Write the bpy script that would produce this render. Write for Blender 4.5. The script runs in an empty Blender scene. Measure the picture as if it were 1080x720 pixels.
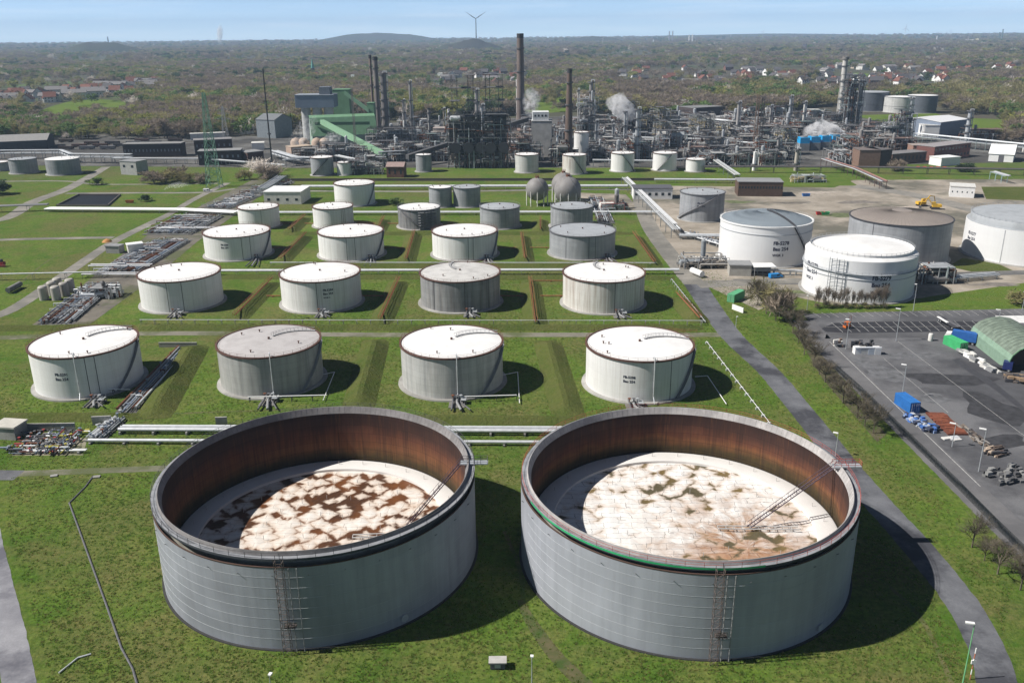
import bpy, math, random
from math import sin, cos, tan, pi, radians, atan2, hypot, sqrt
from mathutils import Vector, Matrix, noise as mnoise
# ---------------------------------------------------------------- camera, sky, sun, exposure
SC = bpy.context.scene
COL = SC.collection
rng = random.Random(11)
CAMH, FPX, PITCH, ROLL = 100.0, 920.8, radians(19.437), radians(-.557)
_fw = Vector((0, cos(PITCH), -sin(PITCH))); _rt = Vector((1, 0, 0)); _up = Vector((0, sin(PITCH), cos(PITCH)))
RT = _rt*cos(ROLL)+_up*sin(ROLL); UP = _up*cos(ROLL)-_rt*sin(ROLL); FW = _fw
cam = bpy.data.cameras.new('camera'); camo = bpy.data.objects.new('camera', cam); COL.objects.link(camo)
cam.sensor_width = 36; cam.lens = FPX/1080*36; cam.clip_start = 1; cam.clip_end = 60000
camo.matrix_world = Matrix(((RT.x, UP.x, -FW.x, 0), (RT.y, UP.y, -FW.y, 0), (RT.z, UP.z, -FW.z, CAMH), (0, 0, 0, 1)))
SC.camera = camo
SUN_EL, SUN_AZ = radians(46), atan2(-.99, -.10)
world = bpy.data.worlds.new('World'); SC.world = world; world.use_nodes = True
wn, wl = world.node_tree.nodes, world.node_tree.links
bg = wn['Background']; bg.inputs['Strength'].default_value = .05
sky = wn.new('ShaderNodeTexSky'); sky.sky_type = 'NISHITA'; sky.sun_disc = False
sky.sun_elevation = SUN_EL; sky.sun_rotation = SUN_AZ % (2*pi); sky.altitude = 100; sky.air_density = .4; sky.dust_density = .2; sky.ozone_density = 1.2
tc = wn.new('ShaderNodeTexCoord'); mp = wn.new('ShaderNodeMapping'); mp.inputs['Scale'].default_value = (5, 5, 70)
nz = wn.new('ShaderNodeTexNoise'); nz.inputs['Scale'].default_value = 1.4; nz.inputs['Detail'].default_value = 6; nz.inputs['Roughness'].default_value = .55
cr = wn.new('ShaderNodeValToRGB'); cr.color_ramp.elements[0].position = .46; cr.color_ramp.elements[1].position = .70
mulc = wn.new('ShaderNodeMixRGB'); mulc.blend_type = 'MULTIPLY'; mulc.inputs[0].default_value = 1; mulc.inputs[2].default_value = (.84, .90, .95, 1)
mixc = wn.new('ShaderNodeMixRGB'); mixc.inputs[2].default_value = (6.5, 6.8, 7.2, 1)
sc_ = wn.new('ShaderNodeMath'); sc_.operation = 'MULTIPLY'; sc_.inputs[1].default_value = .28
wl.new(tc.outputs['Generated'], mp.inputs[0]); wl.new(mp.outputs[0], nz.inputs[0]); wl.new(nz.outputs[0], cr.inputs[0])
wl.new(sky.outputs[0], mulc.inputs[1]); wl.new(mulc.outputs[0], mixc.inputs[1]); wl.new(cr.outputs[0], sc_.inputs[0]); wl.new(sc_.outputs[0], mixc.inputs[0])
sx = wn.new('ShaderNodeSeparateXYZ'); wl.new(tc.outputs['Generated'], sx.inputs[0])
hr = wn.new('ShaderNodeMapRange'); wl.new(sx.outputs[2], hr.inputs[0]); hr.inputs[1].default_value = .0; hr.inputs[2].default_value = .075; hr.inputs[3].default_value = 3.9; hr.inputs[4].default_value = 1.0   # brighter air near the horizon
hb = wn.new('ShaderNodeVectorMath'); hb.operation = 'SCALE'; wl.new(mixc.outputs[0], hb.inputs[0]); wl.new(hr.outputs[0], hb.inputs['Scale'])
wl.new(hb.outputs[0], bg.inputs[0])
sun = bpy.data.lights.new('sun', 'SUN'); sun.energy = 5.0; sun.angle = radians(.53); sun.color = (1, .955, .89)
suno = bpy.data.objects.new('sun', sun); COL.objects.link(suno)
tosun = Vector((sin(SUN_AZ)*cos(SUN_EL), cos(SUN_AZ)*cos(SUN_EL), sin(SUN_EL)))
suno.rotation_euler = tosun.to_track_quat('Z', 'Y').to_euler(); suno.location = (0, 0, 300)
SC.view_settings.view_transform = 'Standard'; SC.view_settings.look = 'None'; SC.view_settings.gamma = 1
SC.view_settings.use_curve_mapping = False; SC.view_settings.exposure = 0.45
SC.cycles.max_bounces = 6; SC.cycles.diffuse_bounces = 3; SC.cycles.volume_bounces = 2

# ---------------------------------------------------------------- helpers
def G(px, py, z=0.):
    "ground point (height z) seen at a photo position"
    d = FW+RT*((px-540)/FPX)-UP*((py-360)/FPX)
    return Vector((0, 0, CAMH))+d*((z-CAMH)/d.z)
def ZT(P, py):
    "height above ground point P that reaches photo row py"
    k = (360-py)/FPX; d = Vector((P[0], P[1], -CAMH)); e = UP-FW*k
    return -(d.dot(e))/e.z
def PPM(P, z=0): return FPX/((Vector((P[0], P[1], z-CAMH))).dot(FW))

class MB:
    def __init__(s): s.v = []; s.f = []; s.m = []; s.uv = {}
    def add(s, vs, fs, mi=0, uvs=None):
        b = len(s.v); s.v += [tuple(p) for p in vs]
        for k, f in enumerate(fs):
            if uvs: s.uv[len(s.f)] = uvs[k]
            s.f.append(tuple(i+b for i in f)); s.m.append(mi)
        return s
    def box(s, c, sz, rz=0, mi=0):
        x, y, z = (q/2 for q in sz); C, S = cos(rz), sin(rz)
        vs = [(c[0]+C*a*x-S*b*y, c[1]+S*a*x+C*b*y, c[2]+d*z) for d in (-1, 1) for a, b in ((-1, -1), (1, -1), (1, 1), (-1, 1))]
        return s.add(vs, [(3, 2, 1, 0), (4, 5, 6, 7), (0, 1, 5, 4), (1, 2, 6, 5), (2, 3, 7, 6), (3, 0, 4, 7)], mi)
    def bx(s, x0, x1, y0, y1, z0, z1, mi=0): return s.box(((x0+x1)/2, (y0+y1)/2, (z0+z1)/2), (abs(x1-x0), abs(y1-y0), abs(z1-z0)), 0, mi)
    def cyl(s, p0, p1, r0, r1=None, n=8, cap=True, mi=0):
        p0, p1 = Vector(p0), Vector(p1); r1 = r0 if r1 is None else r1
        d = (p1-p0); d = d.normalized() if d.length > 1e-6 else Vector((0, 0, 1))
        a = d.orthogonal().normalized(); b = d.cross(a)
        vs = [p+(a*cos(2*pi*k/n)+b*sin(2*pi*k/n))*r for p, r in ((p0, r0), (p1, r1)) for k in range(n)]
        fs = [(k, (k+1) % n, n+(k+1) % n, n+k) for k in range(n)]
        if cap: fs += [tuple(range(n))[::-1], tuple(range(n, 2*n))]
        return s.add(vs, fs, mi)
    def tube(s, pts, r, n=6, mi=0):
        for a, b in zip(pts, pts[1:]): s.cyl(a, b, r, r, n, True, mi)
        return s
    def bar(s, p0, p1, w, mi=0): return s.cyl(p0, p1, w*.6, w*.6, 4, True, mi)
    def lathe(s, prof, n=96, c=(0, 0), mi=0, a0=0., a1=2*pi):
        full = abs(a1-a0-2*pi) < 1e-6; m = n if full else n+1; vs = []
        for r, z in prof:
            for k in range(m):
                t = a0+(a1-a0)*k/n; vs.append((c[0]+r*sin(t), c[1]-r*cos(t), z))
        fs, uvs = [], []; L = 0; R0 = max(r for r, z in prof)
        for j in range(len(prof)-1):
            dl = hypot(prof[j+1][0]-prof[j][0], prof[j+1][1]-prof[j][1])
            for k in range(n):
                k2 = (k+1) % m; fs.append((j*m+k, j*m+k2, (j+1)*m+k2, (j+1)*m+k))
                u0, u1 = (a0+(a1-a0)*k/n)*R0, (a0+(a1-a0)*(k+1)/n)*R0
                uvs.append(((u0, L), (u1, L), (u1, L+dl), (u0, L+dl)))
            L += dl
        return s.add(vs, fs, mi, uvs)
    def prism(s, poly, z0, z1, mi=0):
        n = len(poly); vs = [(p[0], p[1], z0) for p in poly]+[(p[0], p[1], z1) for p in poly]
        return s.add(vs, [tuple(range(n))[::-1], tuple(range(n, 2*n))]+[(k, (k+1) % n, n+(k+1) % n, n+k) for k in range(n)], mi)
    def sheet(s, poly, z, mi=0): return s.add([(p[0], p[1], z) for p in poly], [tuple(range(len(poly)))], mi)
    def strip(s, pts, w, z, mi=0, seg=8.0, rag=0.):
        "ribbon along ground points; w a width or one width per point"
        P = [Vector((p[0], p[1], 0)) for p in pts]; W = w if isinstance(w, (list, tuple)) else [w]*len(P)
        Q, QW = [], []
        for i in range(len(P)-1):
            a, b, c, d = P[max(i-1, 0)], P[i], P[i+1], P[min(i+2, len(P)-1)]
            n = max(1, int((c-b).length/seg))
            for k in range(n):
                t = k/n; Q.append(.5*((2*b)+(c-a)*t+(2*a-5*b+4*c-d)*t*t+(3*b-a-3*c+d)*t**3)); QW.append(W[i]*(1-t)+W[i+1]*t)
        Q.append(P[-1]); QW.append(W[-1]); vs = []
        for i, q in enumerate(Q):
            t = (Q[min(i+1, len(Q)-1)]-Q[max(i-1, 0)]).normalized(); nn = Vector((-t.y, t.x, 0)); QW[i] *= 1+rag*(mnoise.noise(q*.5)+.6*mnoise.noise(q*1.3))
            vs += [(*(q+nn*QW[i]/2)[:2], z), (*(q-nn*QW[i]/2)[:2], z)]
        return s.add(vs, [(2*i, 2*i+1, 2*i+3, 2*i+2) for i in range(len(Q)-1)], mi)
    def sphere(s, c, r, n=24, mi=0, sz=1.):
        prof = [(max(r*sin(pi*k/(n//2)), 1e-3), c[2]-r*sz*cos(pi*k/(n//2))) for k in range(n//2+1)]
        return s.lathe(prof, n, c, mi)
    def berm(s, p0, p1, wb, wt, h, mi=0, z=0.0):
        p0, p1 = Vector((p0[0], p0[1], 0)), Vector((p1[0], p1[1], 0)); t = (p1-p0).normalized(); nn = Vector((-t.y, t.x, 0)); n = max(2, int((p1-p0).length/2.5)); vs = []
        for k in range(n+1):
            q = p0+(p1-p0)*k/n; e = max(.05, min(1, k/3, (n-k)/3))*h*(1+.10*mnoise.noise(q*.21)); j = .25*mnoise.noise(q*.33+Vector((9, 0, 0)))
            for o, zz in ((-wb/2, z-.05), (-wt/2+j, e), (wt/2+j, e*.97), (wb/2, z-.05)): vs.append((*(q+nn*o)[:2], zz))
        fs = [(4*k+i, 4*k+i+1, 4*k+i+5, 4*k+i+4) for k in range(n) for i in range(3)]+[(3, 2, 1, 0), (4*n, 4*n+1, 4*n+2, 4*n+3)]
        return s.add(vs, fs, mi)
    def build(s, name, mats, parent=None, smooth=False, origin=None):
        o = Vector((0, 0, 0))
        if parent is not None:
            p = parent
            while p is not None: o = o+p.location; p = p.parent
        elif origin is not None: o = Vector(origin)
        elif s.v:
            xs, ys, zs = zip(*s.v); o = Vector(((min(xs)+max(xs))/2, (min(ys)+max(ys))/2, min(zs)))
        me = bpy.data.meshes.new(name); me.from_pydata([(a-o.x, b-o.y, c-o.z) for a, b, c in s.v], [], s.f)
        for m in (mats if isinstance(mats, (list, tuple)) else [mats]): me.materials.append(m)
        me.polygons.foreach_set('material_index', s.m)
        if s.uv:
            uvl = me.uv_layers.new(name='UVMap').data
            for fi, uvs in s.uv.items():
                st = me.polygons[fi].loop_start
                for k, q in enumerate(uvs): uvl[st+k].uv = q
        if smooth:
            me.polygons.foreach_set('use_smooth', [True]*len(me.polygons)); me.set_sharp_from_angle(angle=radians(38))
        me.update()
        ob = bpy.data.objects.new(name, me); COL.objects.link(ob)
        if parent is not None: ob.parent = parent
        else: ob.location = o
        return ob

def thing(name, label, cat, loc=(0, 0, 0), group=None):
    o = bpy.data.objects.new(name, None); COL.objects.link(o); o.location = (loc[0], loc[1], loc[2] if len(loc) > 2 else 0); o.empty_display_size = .5
    return tag(o, label, cat, group)
def tag(o, label, cat, group=None, kind=None):
    if label: o['label'] = label
    if cat: o['category'] = cat
    if group: o['group'] = group
    if kind: o['kind'] = kind
    return o
def struct(o, kind='structure', label=None): o['kind'] = kind; return o
def dup(root, loc, rz=0, scale=1., label=None, group=None):
    r = root.copy(); COL.objects.link(r); r.location = loc; r.rotation_euler = (0, 0, rz); r.scale = (scale,)*3
    if label: r['label'] = label
    if group: r['group'] = group
    for ch in list(root.children):
        c = ch.copy(); COL.objects.link(c); c.parent = r
        for g in list(ch.children):
            d = g.copy(); COL.objects.link(d); d.parent = c
    return r

# ---------------------------------------------------------------- materials
class NT:
    def __init__(s, name):
        s.mat = bpy.data.materials.new(name); s.mat.use_nodes = True; s.n = s.mat.node_tree.nodes; s.l = s.mat.node_tree.links
        s.b = s.n['Principled BSDF']; s.pos = s.n.new('ShaderNodeNewGeometry').outputs['Position']
    def link(s, a, b):
        if hasattr(a, 'links'): s.l.new(a, b)
        else: b.default_value = a if not isinstance(a, tuple) or len(a) != 3 or b.type != 'RGBA' else (*a, 1)
    def map(s, vec, sc=(1, 1, 1)):
        m = s.n.new('ShaderNodeMapping'); s.l.new(vec, m.inputs[0]); m.inputs['Scale'].default_value = sc; return m.outputs[0]
    def uv(s): return s.n.new('ShaderNodeTexCoord').outputs['UV']
    def noise(s, vec, sc, det=4, rough=.55, lo=.35, hi=.65):
        t = s.n.new('ShaderNodeTexNoise'); s.l.new(vec, t.inputs['Vector']); t.inputs['Scale'].default_value = sc; t.inputs['Detail'].default_value = det; t.inputs['Roughness'].default_value = rough
        return s.ramp(t.outputs[0], lo, hi)
    def ramp(s, x, lo, hi):
        r = s.n.new('ShaderNodeMapRange'); s.l.new(x, r.inputs[0]); r.inputs[1].default_value = lo; r.inputs[2].default_value = hi; return r.outputs[0]
    def cramp(s, x, stops):
        r = s.n.new('ShaderNodeValToRGB'); s.l.new(x, r.inputs[0]); e = r.color_ramp.elements
        while len(e) < len(stops): e.new(.5)
        for k, (p, c) in enumerate(stops): e[k].position = p; e[k].color = (*c, 1)
        return r.outputs[0]
    def mix(s, f, a, b, mode='MIX'):
        m = s.n.new('ShaderNodeMixRGB'); m.blend_type = mode; s.link(f, m.inputs[0]); s.link(a, m.inputs[1]); s.link(b, m.inputs[2]); return m.outputs[0]
    def math(s, op, a, b=0.):
        m = s.n.new('ShaderNodeMath'); m.operation = op; s.link(a, m.inputs[0]); s.link(b, m.inputs[1]); return m.outputs[0]
    def sep(s, vec):
        m = s.n.new('ShaderNodeSeparateXYZ'); s.l.new(vec, m.inputs[0]); return m.outputs
    def bump(s, h, st=.3, d=.1):
        b = s.n.new('ShaderNodeBump'); b.inputs['Strength'].default_value = st; b.inputs['Distance'].default_value = d; s.l.new(h, b.inputs['Height']); s.l.new(b.outputs[0], s.b.inputs['Normal'])
    def out(s, col, rough=.8, metal=0., spec=.3):
        s.link(col, s.b.inputs['Base Color']); s.link(rough, s.b.inputs['Roughness']); s.link(metal, s.b.inputs['Metallic']); s.b.inputs['Specular IOR Level'].default_value = spec
        return s.mat
_mc = {}
def M(col, rough=.75, metal=0., var=.18, sc=.6):
    "plain painted / weathered surface"
    k = (col, rough, metal, var, sc)
    if k not in _mc:
        t = NT('surface_%d' % len(_mc)); f = t.noise(t.pos, sc, 5, .6, .3, .7)
        a = tuple(max(c*(1-var), 0) for c in col); b = tuple(min(c*(1+var*.6), .9) for c in col)
        _mc[k] = t.out(t.mix(f, a, b), rough, metal)
    return _mc[k]
def shell_mat(name, base, dark, rust=.0, streak=.35, plates=.25, ph=2.2, pw=9.0, soft=.5):
    "tank plating: courses, vertical wash streaks, rust runs (UV in metres)"
    t = NT(name); oi = t.n.new('ShaderNodeObjectInfo').outputs['Random']; cmb = t.n.new('ShaderNodeCombineXYZ'); t.l.new(t.math('MULTIPLY', oi, 137.), cmb.inputs[0]); va = t.n.new('ShaderNodeVectorMath'); t.l.new(t.uv(), va.inputs[0]); t.l.new(cmb.outputs[0], va.inputs[1]); uv = va.outputs[0]; wear = t.math('ADD', t.math('MULTIPLY', oi, .9), .6)
    br = t.n.new('ShaderNodeTexBrick'); t.l.new(uv, br.inputs['Vector']); br.inputs['Scale'].default_value = 1; br.inputs['Brick Width'].default_value = pw; br.inputs['Row Height'].default_value = ph
    br.inputs['Mortar Size'].default_value = .05; br.inputs['Mortar Smooth'].default_value = .6; br.inputs['Color1'].default_value = (1, 1, 1, 1); br.inputs['Color2'].default_value = (1-plates*.45,)*3+(1,); br.inputs['Mortar'].default_value = (1-plates,)*3+(1,)
    st = t.noise(t.map(uv, (.55, .035, 1)), 1, 6, .65, .42, .75)
    st2 = t.noise(t.map(uv, (1.8, .05, 1)), 1, 4, .6, .45, .8)
    big = t.noise(uv, .06, 3, .5, .3, .7)
    c = t.mix(t.math('MULTIPLY', t.math('MULTIPLY', st, streak), wear), base, dark)
    c = t.mix(t.math('MULTIPLY', t.math('MULTIPLY', big, soft*.6), wear), c, dark)
    c = t.mix(1., c, br.outputs[0], 'MULTIPLY')
    if rust: c = t.mix(t.math('MULTIPLY', t.math('MULTIPLY', st2, rust), wear), c, (.20, .10, .055))
    return t.out(c, .55, 0, .35)
def grass_mat(name, a, b, c, sc=1.):
    t = NT(name)
    f1 = t.noise(t.pos, .028*sc, 5, .6, .35, .66); f2 = t.noise(t.pos, .16*sc, 6, .65, .35, .7); f3 = t.noise(t.pos, 1.3, 4, .7, .3, .75)
    f4 = t.noise(t.map(t.pos, (.35, 2.2, 1)), .5, 4, .7, .35, .7)
    x = t.mix(f1, a, b); x = t.mix(t.math('MULTIPLY', f2, .55), x, c); x = t.mix(t.math('MULTIPLY', f3, .5), x, tuple(q*.45 for q in a)); x = t.mix(t.math('MULTIPLY', f4, .25), x, b)
    t.bump(t.noise(t.pos, .9, 6, .7, .2, .8), .9, .5)
    return t.out(x, 1, 0, .05)
GRASS = grass_mat('grass_green', (.074, .147, .018), (.135, .205, .034), (.189, .172, .060))
GRASSD = grass_mat('grass_rough', (.060, .099, .018), (.106, .126, .034), (.161, .139, .060))
def ground_mat():
    t = NT('land'); d = t.n.new('ShaderNodeVectorMath'); d.operation = 'LENGTH'; t.l.new(t.pos, d.inputs[0])
    far = t.ramp(d.outputs['Value'], 700, 1000)
    f1 = t.noise(t.pos, .028, 6, .62, .36, .64); f2 = t.noise(t.pos, .11, 6, .68, .44, .62); f3 = t.noise(t.pos, .8, 6, .8, .36, .68); f4 = t.noise(t.map(t.pos, (.12, .9, 1)), .8, 5, .7, .42, .7); f5 = t.noise(t.pos, .021, 7, .72, .49, .60); f6 = t.noise(t.pos, .42, 5, .7, .5, .7)
    x = t.mix(f1, (.067, .142, .015), (.135, .205, .031)); x = t.mix(t.math('MULTIPLY', f2, .65), x, (.194, .186, .059)); x = t.mix(t.math('MULTIPLY', f5, .75), x, (.178, .147, .064)); x = t.mix(t.math('MULTIPLY', f6, .8), x, (.049, .098, .013)); x = t.mix(t.math('MULTIPLY', f4, .3), x, (.184, .200, .071)); x = t.mix(t.math('MULTIPLY', f3, .8), x, (.031, .064, .012))
    g1 = t.noise(t.pos, .0016, 5, .6, .42, .62); g2 = t.noise(t.pos, .006, 6, .7, .35, .7); g3 = t.noise(t.pos, .004, 3, .5, .6, .66)
    y = t.mix(g1, (.095, .085, .066), (.078, .090, .046)); y = t.mix(t.math('MULTIPLY', g2, .7), y, (.065, .060, .050)); y = t.mix(t.math('MULTIPLY', g3, .7), y, (.10, .16, .045))
    t.bump(t.noise(t.pos, .9, 6, .7, .2, .8), .6, .5)
    return t.out(t.mix(far, x, y), 1, 0, .05)
def paving(name, a, b, patch, sc=.12, pam=.6):
    t = NT(name); f = t.noise(t.pos, sc, 7, .7, .38, .62); g = t.noise(t.pos, sc*.35, 6, .68, .47, .58); k = t.noise(t.pos, 2.5, 4, .7, .3, .7)
    x = t.mix(f, a, b); x = t.mix(t.math('MULTIPLY', g, pam), x, patch); x = t.mix(t.math('MULTIPLY', k, .3), x, tuple(q*.6 for q in a))
    return t.out(x, .95, 0, .15)
ASPH = paving('asphalt_dark', (.058, .058, .064), (.105, .106, .114), (.17, .17, .178), .04, .95)
ROAD = paving('asphalt_road', (.11, .112, .122), (.17, .172, .182), (.06, .06, .068), .09, .8)
PALE = paving('worn_road', (.20, .19, .17), (.30, .28, .25), (.12, .12, .11), .1, .6)
DIRTM = paving('bare_earth', (.27, .23, .18), (.40, .36, .30), (.13, .15, .07), .05, .8)
SANDM = paving('yard_sand', (.24, .21, .17), (.40, .355, .30), (.13, .125, .10), .045, 1.0)
PAD = paving('plant_floor', (.075, .072, .070), (.17, .165, .155), (.05, .048, .046), .05, .8)
CONC = paving('concrete', (.30, .295, .28), (.42, .41, .39), (.20, .195, .18), .15, .6)
STEEL = M((.42, .44, .46), .45, .25); LSTEEL = M((.60, .62, .64), .4, .2); GALV = M((.50, .53, .56), .4, .4)
DARK = M((.055, .055, .062), .7); DGREY = M((.12, .12, .13), .7); GREY = M((.26, .265, .27), .7); WHITE = M((.78, .78, .77), .5, 0, .07); OFFW = M((.62, .61, .58), .6, 0, .15)
RUST = M((.16, .062, .032), .85, 0, .4, 1.5); ORANGE = M((.30, .115, .055), .8, 0, .35, 1.); BRICK = M((.17, .085, .065), .85, 0, .25, 1.2); BROWN = M((.105, .08, .07), .85, 0, .3)
RED = M((.50, .04, .035), .6); BLUE = M((.03, .16, .46), .5); CYAN = M((.02, .33, .68), .5, 0, .1); GREENP = M((.145, .275, .16), .6, 0, .15, .3); GREEND = M((.05, .12, .07), .7); GREENB = M((.06, .42, .16), .6)
YELL = M((.62, .38, .04), .6); BARK = M((.075, .062, .050), .95, 0, .3, 2.); GLASS = M((.03, .04, .05), .15, 0, .1); BLUEG = M((.17, .21, .27), .6, 0, .1, .2); TEAL = M((.04, .09, .10), .6)
RIMC = M((.115, .062, .05), .8, 0, .4, 1.2)
SH_WHITE = shell_mat('tank_white', (.77, .77, .76), (.36, .36, .35), .24, .30, .11, soft=.22)
SH_CLEAN = shell_mat('tank_white_clean', (.70, .705, .71), (.55, .57, .58), .03, .14, .06, soft=.12)
SH_RUST = shell_mat('tank_white_rusted', (.70, .69, .66), (.40, .36, .31), .75, .45, .14, soft=.2)
SH_CONC = shell_mat('tank_concrete_grey', (.44, .44, .425), (.20, .205, .205), .15, .75, .22, 1.9, 6.5, soft=.6)
SH_LIGHT = shell_mat('tank_light_grey', (.58, .58, .565), (.26, .27, .275), .15, .7, .25, 1.9, 6.5, soft=.5)
SH_ALU = shell_mat('tank_aluminium', (.36, .375, .395), (.16, .17, .185), .1, .6, .3, 2.0, 5., soft=.5)
SH_DARK = shell_mat('tank_weathered', (.33, .335, .34), (.11, .115, .125), .25, .95, .3, 2.0, 5., soft=.6)
SH_BIG = shell_mat('big_tank_plating', (.385, .405, .45), (.165, .178, .20), .05, .32, .10, 2.05, 10., soft=.8)
def roof_mat(name, a, b, am=.4):
    t = NT(name); f = t.noise(t.pos, .22, 6, .65, .45, .8); g = t.noise(t.pos, .06, 4, .6, .4, .7)
    return t.out(t.mix(t.math('MULTIPLY', g, am*.6), t.mix(t.math('MULTIPLY', f, am), a, b), tuple(q*.85 for q in a)), .6, 0, .3)
RF_WHITE = roof_mat('roof_white', (.74, .735, .725), (.50, .48, .46), .45); RF_GREY = roof_mat('roof_grey', (.46, .44, .435), (.26, .24, .235), .7); RF_ALU = roof_mat('roof_aluminium', (.36, .38, .40), (.2, .21, .22), .7); RF_MOT = roof_mat('roof_mottled', (.56, .55, .53), (.25, .24, .23), .9); RF_BRN = roof_mat('roof_brown_grey', (.27, .235, .21), (.18, .16, .15), .6)

# ---------------------------------------------------------------- ground, roads, yards
def disc():
    m = MB(); R = [0.01, 60, 140, 260, 400, 600, 900, 1400, 2200, 3600, 6000, 10000, 15000, 19000]; n = 72
    for r in R:
        for k in range(n): m.v.append((r*cos(2*pi*k/n), 250*(r < 1300)+r*sin(2*pi*k/n)-0*(r), 0.))
    return m
gm = MB(); _R = [.5, 60, 140, 260, 400, 600, 900, 1400, 2200, 3600, 6000, 10000, 13000, 15500]; _n = 72
gv = [(r*cos(2*pi*k/_n), r*sin(2*pi*k/_n), 0.) for r in _R for k in range(_n)]
gf = [(j*_n+k, (j+1)*_n+k, (j+1)*_n+(k+1) % _n, j*_n+(k+1) % _n) for j in range(len(_R)-1) for k in range(_n)]+[tuple(range(_n))]
gm.add(gv, gf); struct(gm.build('ground', ground_mat(), origin=(0, 0, 0)))
def P2(*pp): return [G(*p) for p in pp]
def area(name, poly, z, mat, sub=12.):
    struct(MB().sheet(poly, z).build(name, mat))
def road(name, pts, w, z, mat): return struct(MB().strip(P2(*pts), w, z, 0, 1.0, .05).build(name, mat))
area('refinery_ground', P2((-160, 173), (300, 177), (520, 177), (760, 177), (1240, 168), (1250, 140), (1080, 143), (900, 124), (640, 121), (400, 130), (300, 144), (-160, 140)), .012, PAD)
area('tank_yard', P2((664, 203), (700, 250), (738, 298), (800, 327), (835, 312), (880, 322), (1000, 312), (1230, 292), (1240, 188), (900, 190), (880, 198), (700, 196)), .012, SANDM)
area('lawn_patch', P2((930, 322), (985, 312), (1090, 297), (1190, 290), (1190, 316), (1080, 322)), .024, GRASS)
area('lawn_patch', P2((1015, 272), (1052, 278), (1070, 286), (1040, 290), (1000, 281)), .024, GRASSD)
area('lawn_patch', P2((1035, 197), (1120, 197), (1130, 213), (1040, 210)), .024, GRASSD)
area('lawn_patch', P2((790, 187), (890, 187), (905, 196), (790, 196)), .024, GRASS)
MAINR = [(672, 196), (676, 215), (686, 240), (706, 268), (733, 300), (768, 350), (810, 391), (838, 424), (868, 461), (894, 494), (925, 530), (958, 566), (990, 604), (1016, 638), (1038, 678), (1050, 712), (1054, 760)]
road('service_road', MAINR[:5], [9, 9, 9, 9, 9.5], .034, PALE)
road('service_road', MAINR[4:], [9.5, 8, 7.2, 7, 7, 7, 7, 7, 6.8, 6.4, 6.2, 6.2, 6.2], .034, paving('asphalt_patched', (.105, .108, .120), (.165, .17, .185), (.045, .046, .055), .14, .9))
road('cross_road', [(735, 300), (790, 298), (850, 296), (900, 300)], [11, 9, 7, 6], .038, PALE)
TRACK = paving('gravel_track', (.17, .16, .13), (.24, .225, .18), (.09, .11, .04), .12, .9)
road('gravel_track', [(-60, 359), (20, 355.5), (170, 351.5), (400, 353), (600, 353), (772, 353)], 4.6, .030, TRACK)
road('gravel_track', [(-10, 500), (60, 498), (160, 494), (260, 492)], 3.0, .030, TRACK)
road('left_path', [(-70, 497), (-22, 510), (-16, 560), (-2, 620), (10, 668), (22, 730), (30, 790)], [4, 5.5, 5.6, 5.2, 5, 4.8, 4.8], .034, paving('path_asphalt', (.20, .20, .22), (.30, .30, .32), (.10, .10, .12), .12, .9))
road('left_path', [(-60, 500), (20, 501)], 5, .038, ROAD)
road('dirt_track', [(548, 632), (560, 655), (585, 690), (625, 730)], [1, 2.2, 2.6, 3], .026, paving('dirt_worn', (.075, .085, .032), (.12, .105, .055), (.045, .085, .018), .4, .9))
road('corridor_road', [(-10, 335), (20, 322), (75, 285), (120, 255), (160, 235), (180, 225), (205, 210), (240, 193)], [7, 6, 6, 6, 6, 5, 5, 5], .030, PALE)
road('corridor_road', [(-80, 240), (0, 232), (35, 213), (67, 201), (90, 189), (112, 176)], [7, 8, 9, 9, 8, 7], .034, PALE)
road('field_path', [(-80, 257), (0, 253), (60, 251.5), (120, 250.5)], 5, .026, PALE)
road('field_path', [(70, 204), (140, 203.5), (215, 203), (250, 199), (290, 197)], 5, .026, PALE)
road('field_path', [(-60, 192.5), (60, 191), (110, 194.5), (230, 193.5)], 3.5, .026, PALE)
road('yard_road', [(900, 196), (960, 205), (1030, 222), (1110, 244)], 14, .034, PALE)
road('strip_road', [(320, 201.5), (460, 202), (600, 200), (668, 200)], 5, .026, PALE)
road('yard_road', [(775, 297), (870, 297), (960, 291), (1090, 287)], [8, 7, 7, 7], .030, paving('yard_asphalt', (.13, .13, .13), (.20, .195, .19), (.08, .08, .08), .1, .6))
area('bare_strip', P2((600, 203), (660, 205), (676, 222), (640, 222)), .02, SANDM)
WORN = paving('worn_grass', (.085, .105, .032), (.15, .13, .065), (.06, .11, .022), .35, .9)
for pts in ([(180, 436), (300, 432), (400, 430)], [(640, 433), (720, 437), (800, 452), (850, 500)], [(928, 610), (970, 650), (1004, 720)], [(532, 560), (548, 600), (552, 636)], [(300, 330), (345, 338), (400, 336)], [(20, 300), (60, 270), (110, 262)], [(215, 346), (330, 335), (420, 340)]): road('worn_track', pts, .9, .022, WORN)
for k, (x, y, a, b) in enumerate([(835, 214, 14, 7), (778, 213, 12, 6), (862, 203, 18, 5), (905, 213, 16, 9), (820, 226, 9, 10), (884, 227, 12, 7), (955, 219, 14, 8), (770, 222, 7, 12), (700, 206, 8, 6), (742, 232, 8, 7), (980, 284, 12, 5), (1050, 300, 14, 3), (760, 268, 6, 9), (846, 308, 16, 4)]):
    P = G(x, y); struct(MB().sheet([(P.x+a*cos(t_)*(.75+.3*sin(3*t_+k)), P.y+b*sin(t_)*(.75+.3*cos(2*t_+2*k))) for t_ in [2*pi*i/18 for i in range(18)]], .020+.0004*k).build('yard_stain', M(((.15, .135, .115), (.12, .14, .065), (.40, .35, .30), (.19, .17, .15))[k % 4], .95, 0, .45, .3)))
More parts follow.
